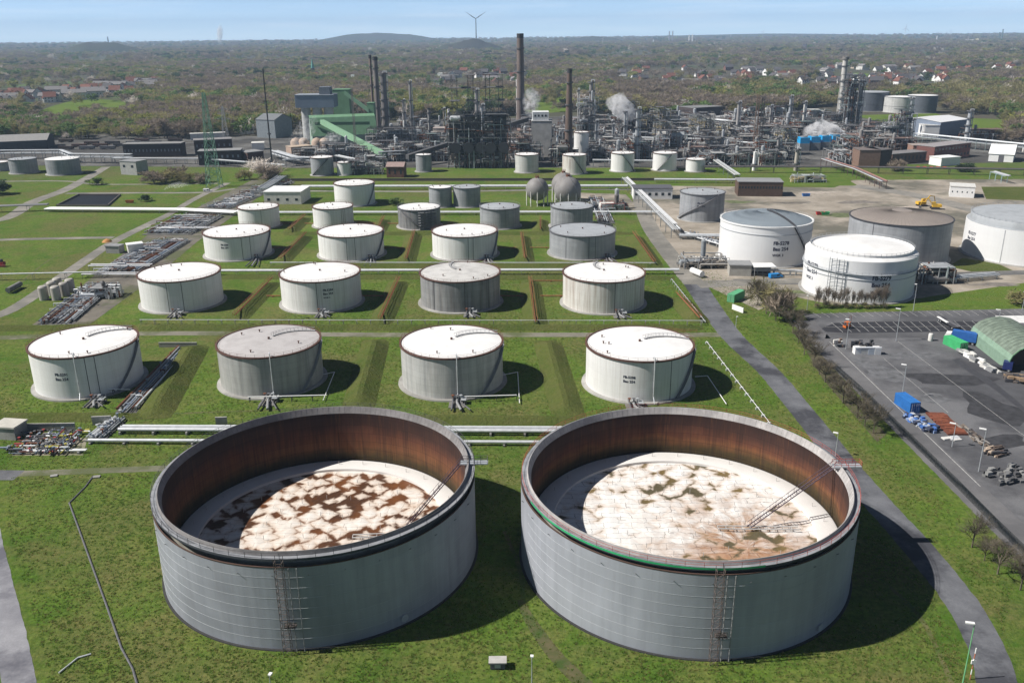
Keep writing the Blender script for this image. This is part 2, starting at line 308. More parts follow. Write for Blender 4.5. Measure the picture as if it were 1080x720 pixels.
# ---- the parking lot on the right
area('parking_lot', P2((846, 331), (960, 328), (1250, 322), (1250, 700), (1090, 568), (1032, 512), (888, 372), (862, 347)), .020, ASPH)
road('lot_road', [(846, 338), (866, 360), (890, 385), (960, 455), (1018, 512), (1056, 549), (1110, 602)], [9, 8.4, 8.2, 8.2, 8.2, 8.2, 8.2], .034, paving('lot_road_asphalt', (.125, .122, .128), (.17, .168, .172), (.09, .09, .095), .1, .5))
area('lot_lane', P2((870, 357), (872, 351.5), (1200, 347), (1200, 354)), .034, paving('lane_asphalt', (.085, .085, .092), (.12, .12, .125), (.06, .06, .065), .1, .5))
PAINTL = M((.40, .40, .39), .9, 0, .5, 1.)
for k, (x, y, a, b) in enumerate([(960, 375, 12, 5), (1000, 400, 16, 7), (930, 392, 7, 9), (1046, 430, 9, 12), (985, 420, 6, 4), (1060, 465, 8, 5), (905, 380, 5, 6)]):
    P = G(x, y); struct(MB().sheet([(P.x+a*cos(t_)*(.8+.25*sin(3*t_+k)), P.y+b*sin(t_)*(.8+.25*cos(2*t_+k))) for t_ in [2*pi*i/14 for i in range(14)]], .026+.0005*k).build('asphalt_stain', M((.045, .045, .05) if k % 2 else (.13, .132, .14), .95, 0, .45, .4)))
mk = MB()
def ln(a, b, w=.16): mk.strip([G(*a), G(*b)], w, .052, 0, 200)
for k in range(24): ln((857+9.25*k, 329.6-.12*k), (866+9.25*k, 334.8-.12*k))
for k in range(19): ln((877+9.25*k, 340.4-.12*k), (889+9.25*k, 350.2-.12*k), .18)
ln((875, 360.5), (1034, 513), .22); ln((932, 378), (1000, 435), .12); ln((947, 360), (1085, 463), .13); ln((870, 345), (1050, 344), .14)
struct(mk.build('road_markings', PAINTL))
area('oil_stain', P2((1004, 379), (1012, 378), (1050, 404), (1090, 437), (1090, 442), (1048, 410), (1010, 384)), .028, DARK)
_pts = [(866, 346.5), (880, 340.5), (920, 339.3), (1000, 338.8), (1060, 340), (1073, 345), (1066, 350), (1000, 351.5), (900, 351.5), (872, 350)]
area('lot_island', P2(*_pts), .030, M((.03, .03, .036), .9))
# ---- far hills
def hill(name, x0, x1, D, top, mat, flat=.5):
    m = MB(); A, B = G(x0, 60), G(x1, 60); n = 60; k2 = 9; vs = []
    a0, a1 = atan2(A.x, A.y), atan2(B.x, B.y); W = (a1-a0)*D
    for i in range(n+1):
        t = i/n; e = max(0, sin(pi*t))**(1.15-.5*flat)*(1+.22*mnoise.noise(Vector((t*4.3, top, 0)))+.06*mnoise.noise(Vector((t*15, top, 3))))
        for j in range(k2+1):
            s = j/k2; f = sin(pi*s)**.8; a = a0+(a1-a0)*t; r = D+(s-.5)*W*.55
            vs.append((r*sin(a), r*cos(a), -1+top*e*f))
    struct(m.add(vs, [(i*(k2+1)+j, (i+1)*(k2+1)+j, (i+1)*(k2+1)+j+1, i*(k2+1)+j+1) for i in range(n) for j in range(k2)]).build(name, mat, smooth=True))
HILLM = paving('hill_woods', (.050, .050, .045), (.065, .065, .055), (.05, .07, .035), .006, .6)
hill('far_hill', 318, 480, 11000, 118, HILLM, .5)
hill('spoil_heap', 450, 540, 5200, 68, paving('spoil', (.040, .038, .036), (.055, .055, .040), (.07, .11, .03), .008, .5), .35)
hill('low_hill', 50, 165, 6200, 70, HILLM, .35)
hill('low_hill', 585, 665, 9000, 66, HILLM, .3); hill('low_hill', -150, 60, 12000, 45, HILLM, .4); hill('low_hill', 600, 1000, 13500, 58, HILLM, .6); hill('low_hill', 900, 1300, 14500, 42, HILLM, .5)

# ---------------------------------------------------------------- grass dikes
DIKES = [((206, 364), (160, 442), 'left', 11, 1.5, 2.1), ((397, 358), (377, 432), 'middle', 10, 1.5, 2.0), ((577, 359), (600, 440), 'right', 10, 1.5, 1.8)]
for a, b, w, wb, wt, h in DIKES:
    tag(MB().berm(G(*a), G(*b), wb, wt, h).build('grass_dike', GRASSD), {'left': 'grass dike sloping between the leftmost front-row tank and its grey neighbour', 'middle': 'grass dike between the two grey tanks of the front row', 'right': 'grass dike between light grey tank and the white lettered tank of the front row'}[w], 'dike')
for a, b, lab in [((-30, 440), (150, 440), 'long grass dike in front of the leftmost white tank'), ((340, 441), (800, 446), 'long grass dike just behind the two open-topped tanks'),
                  ((-30, 347), (140, 345.5), 'grass dike along the gravel track, left of the second tank row'), ((148, 346), (742, 346), 'long grass dike along the gravel track in front of the second tank row'),
                  ((225, 292.5), (712, 293.5), 'grass dike behind the second tank row under the twin pipes'), ((285, 280.5), (700, 281), 'grass dike in front of the third tank row'), ((300, 247), (668, 246.5), 'grass dike behind the third tank row')]:
    tag(MB().berm(G(*a), G(*b), 6.5, 1.4, 1.25).build('grass_dike', GRASSD), lab, 'dike')
def dike_rail(a, b, lab, rail=True):
    "small dike with rusty pipe and handrail along its crest"
    A, B = G(*a), G(*b); t = thing('grass_dike', lab, 'dike', A)
    MB().berm(A, B, 9.5, 1.2, 2.0).build('bank', GRASSD, t)
    d = (B-A).normalized(); nn = Vector((-d.y, d.x, 0)); L = (B-A).length
    m = MB(); m.cyl(A+Vector((0, 0, 2.15)), B+Vector((0, 0, 2.15)), .2)
    m.build('rusty_pipe', ORANGE, t)
    if rail:
        m = MB()
        for s in (-.7, .7):
            for z in (2.5, 3.0): m.cyl(A+nn*s+Vector((0, 0, z)), B+nn*s+Vector((0, 0, z)), .05, n=4)
            for k in range(int(L/3)+1): q = A+d*min(L, k*3)+nn*s; m.cyl(q+Vector((0, 0, 1.7)), q+Vector((0, 0, 3.0)), .05, n=4)
        m.build('handrail', ORANGE, t)
for a, b, lab in [((248, 338), (287, 298), 'railed dike right of the leftmost white tank of the second row'), ((401, 342), (421, 297), 'railed dike between the lettered white tank and the grey tank of the second row'), ((565, 345), (559, 297), 'railed dike left of the rust-streaked white tank'), ((738, 341), (714, 314), 'railed dike right of the rust-streaked white tank'),
                  ((296, 277), (323, 249), 'railed dike between the first two white tanks of the third row'), ((428, 278), (437, 247), 'railed dike between the two right-hand white tanks of the third row'), ((554, 277), (550, 249), 'railed dike left of the grey tank of the third row'), ((690, 281), (668, 249), 'railed dike right of the grey tank of the third row'), ((305, 246), (322, 230), 'short railed dike behind the leftmost tanks of the third row'), ((398, 245), (405, 232), 'short railed dike left of the scaffolded tank'), ((570, 246), (570, 232), 'short railed dike left of the small grey tank in the fourth row')]:
    dike_rail(a, b, lab)

# ---------------------------------------------------------------- tanks
def wrap_text(t, lines, X, Y, R, th, z, size, mat, name='lettering', shear=0.):
    "paint-thin lettering bent round the shell"
    for i, (txt, k) in enumerate(lines):
        cu = bpy.data.curves.new('txt', 'FONT'); cu.body = txt; cu.size = size*k; cu.align_x = 'LEFT'; cu.resolution_u = 2; cu.offset = .04*size*k
        o = bpy.data.objects.new('txt', cu); COL.objects.link(o); bpy.context.view_layer.update()
        me = o.evaluated_get(bpy.context.evaluated_depsgraph_get()).to_mesh()
        vs = [(v.co.x, v.co.y) for v in me.vertices]; fs = [tuple(p.vertices) for p in me.polygons]; o.to_mesh_clear()
        COL.objects.unlink(o); bpy.data.objects.remove(o); bpy.data.curves.remove(cu)
        m = MB(); r = R+.03; zz = z-i*size*1.22
        m.add([(X+r*sin(th+x/R), Y-r*cos(th+x/R), zz+y) for x, y in vs], fs); m.build(name, mat, t)
def stair(t, X, Y, R, a0, a1, z0, z1, mat, w=.8):
    m = MB(); n = max(8, int(abs(a1-a0)*R/1.2)); pr = None
    for k in range(n+1):
        a = a0+(a1-a0)*k/n; z = z0+(z1-z0)*k/n; s, c = sin(a), -cos(a)
        q = [(X+r*s, Y+r*c, z+dz) for r in (R+.1, R+w+.1) for dz in (-.25, .12)]
        if pr: m.add(pr+q, [(0, 1, 5, 4), (2, 3, 7, 6), (1, 3, 7, 5), (0, 2, 6, 4)])
        pr = q
        m.cyl((X+(R+w)*s, Y+(R+w)*c, z), (X+(R+w)*s, Y+(R+w)*c, z+1.1), .05, n=4)
        if k: m.cyl(pl, (X+(R+w)*s, Y+(R+w)*c, z+1.1), .06, n=4)
        pl = (X+(R+w)*s, Y+(R+w)*c, z+1.1)
    m.build('spiral_stair', mat, t)
def rail_ring(t, X, Y, r, z, h, mat, n=48, rr=.05, name='railing', a0=0., a1=2*pi):
    m = MB()
    for k in range(n+1):
        a = a0+(a1-a0)*k/n; m.cyl((X+r*sin(a), Y-r*cos(a), z), (X+r*sin(a), Y-r*cos(a), z+h), rr, n=4, cap=False)
    N = max(n, 72)
    for zz in (h, h*.52):
        for k in range(N):
            a, b = a0+(a1-a0)*k/N, a0+(a1-a0)*(k+1)/N; m.cyl((X+r*sin(a), Y-r*cos(a), z+zz), (X+r*sin(b), Y-r*cos(b), z+zz), rr*.8, n=4, cap=False)
    m.build(name, mat, t)
TANKS = {}
def tank(label, X, Y, R, h, shell=SH_WHITE, roof=RF_WHITE, rim=RIMC, rise=None, st=None, stmat=M((.19, .19, .2)), pipe=None, walk=None, text=None, rail=RUST, bands=(), name='storage_tank', n=96, found=True, stains=(), vents=True, tsize=1.2, seams=()):
    t0 = -atan2(X, Y); t = thing(name, label, 'storage tank', (X, Y, 0)); TANKS[label] = t; rise = R*.035 if rise is None else rise
    if found: MB().lathe([(R+1.3, -.02), (R+1.2, .4), (R-.2, .45)], n, (X, Y)).build('foundation_ring', CONC, t)
    MB().lathe([(R, .3), (R, h)], n, (X, Y)).build('shell', shell, t, True)
    MB().lathe([(R-.02, h-.06)]+[(R*q, h+rise*(1-q*q)) for q in (.97, .8, .6, .4, .2)]+[(.01, h+rise)], n, (X, Y)).build('roof', roof, t, True)
    if rim: MB().lathe([(R+.02, h-.32), (R+.38, h-.28), (R+.38, h+.14), (R-.25, h+.16), (R-.27, h-.05)], n, (X, Y)).build('rim', rim, t)
    if rail: rail_ring(t, X, Y, R+.3, h+.1, 1.05, rail, int(R*2.4), .04)
    for zb in bands: MB().lathe([(R+.01, zb-.1), (R+.22, zb-.08), (R+.22, zb+.08), (R+.01, zb+.1)], n, (X, Y)).build('wind_girder', STEEL if rim is None else DGREY, t)
    if st: stair(t, X, Y, R, st[0]+t0, st[1]+t0, .4, h, stmat)
    for a in seams: MB().lathe([(R+.06, .5), (R+.06, h-.35)], 2, (X, Y), 0, a+t0-.006, a+t0+.006).build('cable_duct', DARK if rim else STEEL, t)
    if pipe is not None:
        m = MB(); s, c = sin(pipe+t0), -cos(pipe+t0); q = lambda r, z: (X+r*s, Y+r*c, z)
        m.tube([q(R-1.2, h+.4), q(R-.6, h+1.3), q(R+.35, h+1.1), q(R+.5, h-1), q(R+.5, 2.2), q(R+2.0, .6)], .16); m.build('riser_pipe', LSTEEL, t)
    if walk:
        m = MB(); a0, a1 = walk; r0 = R*.15; pts = []
        for k in range(13):
            u = k/12; r = r0+(R-.3-r0)*u; a = t0+a0+(a1-a0)*u; pts.append(Vector((X+r*sin(a), Y-r*cos(a), h+rise*(1-(r/R)**2)+.25)))
        for p, q in zip(pts, pts[1:]):
            d = (q-p).normalized(); e = Vector((-d.y, d.x, 0))*.45; m.add([p+e, p-e, q-e, q+e], [(0, 1, 2, 3)])
            for s in (e, -e): m.cyl(p+s, p+s+Vector((0, 0, .9)), .04, n=4); m.cyl(p+s+Vector((0, 0, .9)), q+s+Vector((0, 0, .9)), .05, n=4)
            m.cyl(p-Vector((0, 0, .25)), q-Vector((0, 0, .25)), .12, n=4)
        m.build('roof_walkway', M((.36, .36, .365)), t)
    if vents:
        r_ = random.Random(int(X*7+Y)); v0 = None
        for k in range(4):
            a = r_.uniform(0, 6.28); r = R*r_.uniform(.55, .9); zz = h+rise*(1-(r/R)**2); q = Vector((r*sin(a), -r*cos(a), zz))
            if v0 is None: v0 = MB().lathe([(.16, 0), (.16, .6), (.3, .62), (.3, .75), (.01, .8)], 10, (X, Y)).build('roof_vent', RIMC if rim else STEEL, t)
            else: o = v0.copy(); COL.objects.link(o); o.parent = t; v0 = o
            v0.location = q
        MB().lathe([(.35, h+rise-.1), (.35, h+rise+.6), (.01, h+rise+.65)], 12, (X, Y)).build('centre_vent', RIMC if rim else STEEL, t)
    if text:
        lines, th, z = text; wrap_text(t, lines, X, Y, R, th+t0, z, tsize, M((.03, .035, .06), .7))
    return t
B254 = ('Bau 254', 1.0)
# front row
tank('leftmost white tank of the front row, lettered, dark stair on its right flank', -130.2, 250.8, 15.3, 13.0, st=(.43, 1.2), pipe=-.22, walk=(2.6, 1.9), rail=RUST, text=([('FB-5291', 1), B254], -.63, 7.6), tsize=1.15, seams=(-.05, .12))
tank('grey weathered tank second in the front row with a grey roof', -73.9, 250.7, 15.3, 12.6, SH_CONC, RF_GREY, pipe=-.02, walk=(2.6, 1.9), rail=RUST, st=(.55, 1.3), stmat=GREY)
tank('light grey tank third in the front row with white roof behind the open tanks', -18.2, 248, 15.3, 12.8, SH_LIGHT, RF_WHITE, pipe=.08, walk=(2.6, 1.9), rail=RUST, st=(.55, 1.3), stmat=GREY)
tank('white tank rightmost of the front row with lettering and white vertical pipe', 38, 244.9, 15.8, 12.7, walk=(2.6, 1.9), pipe=.28, rail=RUST, text=([('FB-5298', 1), B254], -.27, 7.4), tsize=1.05, st=(.75, 1.4), seams=(.62,))
# second row
tank('leftmost white tank of the second row beside the pipe corridor', -131.1, 334.5, 15.5, 12.4, seams=(.0, -.35))
tank('white lettered tank second in the second row', -75.2, 332.8, 15.5, 12.3, text=([('FB-5284', 1), B254, ('WGK 3', .7)], .03, 8.6), tsize=1.15, seams=(-.12,), rail=RUST)
tank('grey weathered tank with mottled roof third in the second row', -20.1, 331.4, 15.6, 12.2, SH_DARK, RF_MOT, walk=(3.9, 3.3), seams=(-.7, .1, .75), rail=RUST)
tank('white tank with brown rust streaks rightmost of the second row', 35.9, 328.3, 15.8, 12.4, SH_RUST, RF_WHITE, walk=(3.9, 3.3), pipe=None, seams=(.28,), stains=1)
# third row
tank('leftmost white lettered tank of the third row', -132.4, 415.4, 15.6, 11.4, text=([('FB-5280', 1), B254], -.52, 7.6), tsize=1.1, seams=(.1, .35), st=(.7, 1.3))
tank('white tank second in the third row with dark stair on the right', -77, 413, 15.5, 11.5, st=(.75, 1.35), seams=(-.15, .1))
tank('white tank third in the third row in the middle of the tank farm', -22.2, 410.9, 15.5, 11.5, st=(.9, 1.4), seams=(.1, .25))
tank('grey tank with grey roof rightmost of the third row', 34.2, 410.9, 15.7, 11.2, SH_ALU, RF_ALU, DGREY, seams=(.2, .4, -.5), rail=GREY)
# fourth row
tank('small white tank far left of the fourth row', -140, 481.4, 11.1, 10.9, seams=(.1,))
tank('small white tank with scaffold ladder second in the fourth row', -98.6, 481, 11.0, 10.9, seams=(.5, .4, .6))
t_sc = tank('small grey tank wrapped in scaffold landings in the fourth row', -50.4, 476.8, 11.6, 10.7, SH_DARK, RF_WHITE, DGREY, st=(.2, -1.0), rail=GREY)
tank('small grey cone-roofed tank in the fourth row', -6, 475, 10.9, 10.9, SH_ALU, RF_ALU, DGREY, rise=1.0, seams=(.3,), rail=GREY)
m = MB()
for k in range(7):
    for j, a in enumerate((.05, .35, .65, .95)):
        X, Y, R = -50.4, 476.8, 11.7; z = 1.4*k+1.2
        if j < 3: m.lathe([(R, z), (R+1.3, z)], 3, (X, Y), 0, a, a+.26)
        m.cyl((X+(R+1.2)*sin(a), Y-(R+1.2)*cos(a), 0), (X+(R+1.2)*sin(a), Y-(R+1.2)*cos(a), 11), .06, n=4)
m.build('scaffold', GREY, t_sc)
def tpx(L, Rr, ytop, ybase):
    "tank footprint from its outline in the photo"
    P = G((L+Rr)/2, ybase); s = PPM(P); R = (Rr-L)/2/s
    for _ in range(4):
        C = Vector((P.x, P.y+R, 0)); R = (Rr-L)/2/PPM(C, 6)
    return P.x*(1+R/P.y), P.y+R, R, ZT((P.x, P.y), ytop)
def ptank(label, L, Rr, ytop, ybase, **k): return tank(label, *tpx(L, Rr, ytop, ybase), **k)
ptank('small dark-ridged tank with grey roof right of the middle fourth row', 580.5, 625, 221, 243, shell=SH_ALU, roof=RF_ALU, rim=DGREY, rail=GREY, seams=(.4,))
ptank('white tank behind the fourth row left of centre', 354, 396, 196, 218.5, st=(.6, 1.3))
ptank('narrow grey tank left one of the pair behind the fourth row', 453, 477, 199, 219.5, shell=SH_ALU, rim=DGREY, rail=None)
ptank('narrow grey cone-roofed tank right one of the pair behind the fourth row', 478.5, 507, 199, 219.5, shell=SH_ALU, roof=RF_ALU, rim=DGREY, rail=None)
ptank('grey tank with long dark spiral stair and lettering near the brown building', 716, 762, 206, 235, shell=SH_ALU, roof=RF_ALU, rim=DGREY, st=(-1.3, .75), text=([('FB-5276', 1), B254], -.2, 10.2), tsize=1.3, rail=GREY)
# tanks in front of the refinery
ptank('grey white-roofed tank in front of the tall concrete tower', 543.5, 568, 164, 183, shell=SH_LIGHT, rail=None)
ptank('stained concrete tank with white roof under the brown chimney', 593, 618, 164.5, 184.5, shell=SH_RUST, rail=None, st=(.9, -.2), stmat=DARK)
ptank('white tank with dark diagonal stair left of the pair by the pipe bridge', 644, 668.5, 162.5, 182, rail=None, st=(1.2, -.1), stmat=DGREY)
ptank('white tank with rising diagonal stair right of the pair by the pipe bridge', 688, 713, 162.5, 181, rail=None, st=(-.6, .6), stmat=DGREY)
ptank('short white tank beside the end of the pipe bridge', 723, 743, 169, 182, rail=None)
ptank('tall white cylinder tank behind the brown chimney', 605, 620.5, 140, 171, rail=None, rise=.3, found=False)
ptank('grey tank with dark stair left of the white one behind the flat white roof', 329, 352.5, 167, 186, shell=SH_ALU, rail=None, st=(-1.0, .6), stmat=DARK)
ptank('small white tank beside the grey stair tank', 356, 371.5, 172, 185.5, rail=None)
ptank('grey tank on a red base below the green conveyor', 439, 455.5, 164, 182, shell=SH_ALU, rim=DGREY, rail=None)
ptank('grey tank in the far left corner, smaller of two', 13, 40, 169, 184, shell=SH_ALU, roof=RF_ALU, rim=DGREY, rail=None)
ptank('grey tank with pale roof in the far left corner, larger of two', 52, 85, 169, 185.5, shell=SH_ALU, roof=RF_WHITE, rim=None, rail=None)
ptank('narrow grey tank cut by the left edge of the picture', -9, 10, 172, 181, shell=SH_ALU, rail=None)
ptank('dark blue-grey open tank far behind the right stack', 897, 934, 98, 118, shell=M((.10, .11, .13)), roof=RF_ALU, rim=DGREY, rail=None, bands=(9,), vents=False)
ptank('pale grey tank left of the dark one beyond the refinery', 932, 962, 103, 119.5, shell=SH_LIGHT, rim=DGREY, rail=None, bands=(8,), vents=False)
ptank('dark blue-grey tank rightmost beyond the refinery', 956, 985.5, 101.5, 120, shell=M((.11, .12, .145)), rim=DGREY, rail=None, bands=(9,), vents=False)
# big white tanks on the right
DOME = roof_mat('dome_panels', (.20, .235, .265), (.15, .175, .2), .5)
gt = tank('big white lettered tank with blue-grey dome roof beside the shed', 118, 398.5, 20.6, 18.3, shell=SH_CLEAN, roof=DOME, rim=None, rise=3.6, st=(1.25, .62), stmat=DARK, rail=STEEL, bands=(14.8,), text=([('FB-5278', 1.0), B254, ('WGK 3', .72)], .19, 10.6), tsize=2.15, vents=False)
MB().lathe([(20.65, 17.9), (20.95, 18), (20.95, 18.55), (20.2, 18.6), (19.9, 18.0)], 96, (118, 398.5)).build('rim', WHITE, gt)
m = MB()
for k in range(72):
    a = 2*pi*k/72; pts = [(118+20.4*q*sin(a), 398.5-20.4*q*cos(a), 18.36+3.6*(1-q*q)) for q in (.99, .7, .45, .2)]; m.tube(pts, .07, 4)
m.build('dome_rib', M((.2, .23, .26)), gt)
m = MB(); a = .36; m.tube([(118+20.5*q*sin(a), 398.5-20.5*q*cos(a), 18.9+3.6*(1-q*q)) for q in (1, .8, .6, .4, .2, 0)], .45, 4); m.build('roof_walkway', DARK, gt)
gt = tank('big white lettered tank behind the saplings at the car park edge', 141, 343.6, 21.4, 16.6, shell=SH_CLEAN, rim=None, rise=.2, rail=None, bands=(11.5, 9.4), seams=(-.25, -.18), vents=False)
for th, z in ((.25-.39, 9.6), (-1.12-.39, 11.2)): wrap_text(gt, [('FB-5279', 1), B254, ('WGK 3', .72)], 141, 343.6, 21.4, th, z, 2.2, M((.03, .035, .06), .7))
MB().lathe([(21.4, 16.6), (20.4, 17.5), (19.6, 17.7), (19.6, 18.6), (19.45, 18.65), (19.3, 17.9), (10, 19.0), (.01, 19.5)], 96, (141, 343.6)).build('inner_roof', RF_WHITE, gt, True)
rail_ring(gt, 141, 343.6, 19.7, 18.3, 1.1, STEEL, 60, .06); rail_ring(gt, 141, 343.6, 21.9, 11.5, 1.0, STEEL, 60, .05)
MB().lathe([(21.42, 11.4), (22.1, 11.45), (22.1, 11.55), (21.42, 11.6)], 96, (141, 343.6)).build('walkway', STEEL, gt)
m = MB()
for a in (-.89, -.76, -.63):
    m.cyl((141+22.2*sin(a), 343.6-22.2*cos(a), 0), (141+22.2*sin(a), 343.6-22.2*cos(a), 17.4), .13)
    for k in range(12): m.cyl((141+22.2*sin(-.89), 343.6-22.2*cos(-.89), 1+1.4*k), (141+22.2*sin(-.63), 343.6-22.2*cos(-.63), 1.6+1.4*k), .06, n=4)
m.build('ladder_tower', STEEL, gt)
gt = tank('big grey tank with brownish ribbed cone roof behind the lettered white one', 180.5, 399.5, 22.2, 18.5, SH_ALU, RF_BRN, DARK, rise=3.0, rail=None, vents=False, seams=(-.5,))
m = MB()
for k in range(80):
    a = 2*pi*k/80; m.tube([(180.5+22*q*sin(a), 399.5-22*q*cos(a), 18.55+3.0*(1-q*q)) for q in (.98, .8, .6, .4, .2)], .06, 4)
m.build('roof_rib', M((.17, .15, .135)), gt)
gX, gY, gR, gh = tpx(1017, 1140, 247, 284)
gt = tank('big white tank with raised grey inner roof cut by the right edge', gX, gY, gR, gh, shell=SH_CLEAN, rim=None, rise=.1, rail=None, vents=False, text=([('FB-5277', 1), B254], -1.12, gh*.62), tsize=1.9, seams=(-.35,))
MB().lathe([(gR-.2, gh+.0), (gR-1.6, gh+.1), (gR-1.6, gh+2.9), (gR-1.8, gh+3.2), (gR*.5, gh+3.9), (.01, gh+4.2)], 96, (gX, gY)).build('inner_roof', [RF_ALU], gt, True)
rail_ring(gt, gX, gY, gR-1.5, gh+3.1, 1.1, STEEL, 60, .06)
def inlet(label, X, Y, R, dx, y2, side=-1):
    t = thing('inlet_pipes', label, 'pipeline', (X+dx, Y+side*R, 0))
    for k, (o, r) in enumerate(((-.9, .28), (.3, .36), (1.4, .2))):
        a = Vector((X+dx+o, Y+side*(R-.3), 1.0)); b = Vector((X+dx+o, Y+side*(R+2.5), 1.0)); c = Vector((X+dx+o+1.5*k, y2, .8)); MB().tube([a, b, b+Vector((0, side*.8, -.2)), c], r, 8).build('pipe', (DGREY, GREY, DGREY)[k], t, True)
        MB().lathe([(.14, .9), (.14, 2.2), (.5, 2.22), (.5, 2.36), (.01, 2.4)], 8, (X+dx+o, Y+side*(R+1.6))).build('valve', (RUST, DGREY, STEEL)[k], t)
    m = MB(); m.box((X+dx+.3, Y+side*(R+3), .12), (4.6, 5.5, .2)); m.build('concrete_pad', M((.17, .165, .15)), t); m = MB(); m.box((X+dx+2.2, Y+side*(R+2.2), 1.4), (1.6, 2.6, .12))
    for q in (-.75, .75):
        for w in (-1.2, 1.2): m.bar((X+dx+2.2+q, Y+side*(R+2.2)+w, 0), (X+dx+2.2+q, Y+side*(R+2.2)+w, 2.4), .08)
    m.build('valve_platform', STEEL, t)
for lab, X, Y, R, dx, y2 in [('grey front-row tank', -73.9, 250.7, 15.3, 3, 226), ('light grey front-row tank', -18.2, 248, 15.3, 2, 224), ('white front-row tank at the right', 38, 244.9, 15.8, -4, 222), ('leftmost front-row tank', -130.2, 250.8, 15.3, 9, 229)]:
    inlet('valves and inlet pipes at the foot of the '+lab, X, Y, R, dx, y2)
for lab, X, Y, R, dx, y2, sd in [('leftmost second-row tank', -131.1, 334.5, 15.5, 3, 312, -1), ('lettered second-row tank', -75.2, 332.8, 15.5, 3, 311, -1), ('grey second-row tank', -20.1, 331.4, 15.6, 4, 309, -1), ('rust-streaked second-row tank', 35.9, 328.3, 15.8, 4, 306, -1), ('leftmost third-row tank', -132.4, 415.4, 15.6, 12, 388, -1), ('second white third-row tank', -77, 413, 15.5, 11, 387, -1), ('third white third-row tank', -22.2, 410.9, 15.5, 11, 386, -1), ('grey third-row tank', 34.2, 410.9, 15.7, 11, 385, -1)]:
    inlet('valves and inlet pipes at the foot of the '+lab, X, Y, R*(cos(math.asin(min(.9, dx/R)))), dx, y2, sd)
# spheres
def sphere_tank(label, cx, cy, r):
    P = G(cx, cy+r*1.35); s = PPM(P); R = r/s; t = thing('sphere_tank', label, 'sphere tank', P); C = (P.x, P.y, R*1.38)
    MB().sphere(C, R, 40).build('ball', roof_mat('sphere_%d' % int(cx), (.23, .22, .215), (.13, .11, .10), .8), t, True)
    for k in range(10):
        a = 2*pi*k/10; MB().cyl((P.x+R*.96*sin(a), P.y+R*.96*cos(a), 0), (P.x+R*.96*sin(a), P.y+R*.96*cos(a), R*1.3), .28).build('leg', OFFW, t)
    m = MB(); m.cyl((C[0], C[1], R*2.37), (C[0], C[1], R*2.5), 1.2); m.build('top_platform', RUST, t); rail_ring(t, C[0], C[1], 1.2, R*2.5, 1.0, RUST, 8, .06)
    m = MB(); pts = [(C[0]+(R+.5)*sin(a)*cos(b), C[1]-(R+.5)*cos(a)*cos(b), C[2]+(R+.5)*sin(b)) for a, b in [(.9-.09*k, -.5+.2*k) for k in range(10)]]; m.tube(pts, .16, 4); m.build('stair', GREY, t)
sphere_tank('silver gas sphere on legs, front left of the three', 566.5, 200, 12); sphere_tank('silver gas sphere on legs, front right and largest of the three', 598.5, 201, 14.3); sphere_tank('silver gas sphere on legs peeking out behind the front two', 594, 195, 12.5)
# ---------------------------------------------------------------- the two open-topped tanks
def rust_wall(name, k):
    t = NT(name); uv = t.uv(); u, v = t.sep(uv)[0:2]
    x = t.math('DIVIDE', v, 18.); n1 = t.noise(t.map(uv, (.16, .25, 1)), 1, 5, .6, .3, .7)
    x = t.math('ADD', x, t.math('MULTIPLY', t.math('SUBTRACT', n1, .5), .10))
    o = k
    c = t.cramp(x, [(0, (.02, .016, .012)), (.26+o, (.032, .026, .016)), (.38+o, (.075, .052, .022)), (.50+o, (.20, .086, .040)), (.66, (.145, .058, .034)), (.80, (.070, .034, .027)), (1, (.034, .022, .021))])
    s1 = t.noise(t.map(uv, (1.6, .06, 1)), 1, 6, .7, .42, .72); s2 = t.noise(t.map(uv, (4., .03, 1)), 1, 3, .6, .5, .8); s3 = t.noise(t.map(uv, (2.4, .10, 1)), 1, 5, .65, .55, .8)
    c = t.mix(t.math('MULTIPLY', s1, .75), c, (.028, .019, .016)); c = t.mix(t.math('MULTIPLY', s2, .55), c, (.045, .03, .025)); c = t.mix(t.math('MULTIPLY', s3, .35), c, (.27, .125, .045))
    br = t.n.new('ShaderNodeTexBrick'); t.l.new(uv, br.inputs['Vector']); br.inputs['Scale'].default_value = 1; br.inputs['Brick Width'].default_value = 9.; br.inputs['Row Height'].default_value = 2.05
    br.inputs['Mortar Size'].default_value = .05; br.inputs['Color1'].default_value = (1, 1, 1, 1); br.inputs['Color2'].default_value = (.8, .8, .8, 1); br.inputs['Mortar'].default_value = (.6, .6, .6, 1)
    return t.out(t.mix(1., c, br.outputs[0], 'MULTIPLY'), .85, 0, .15)
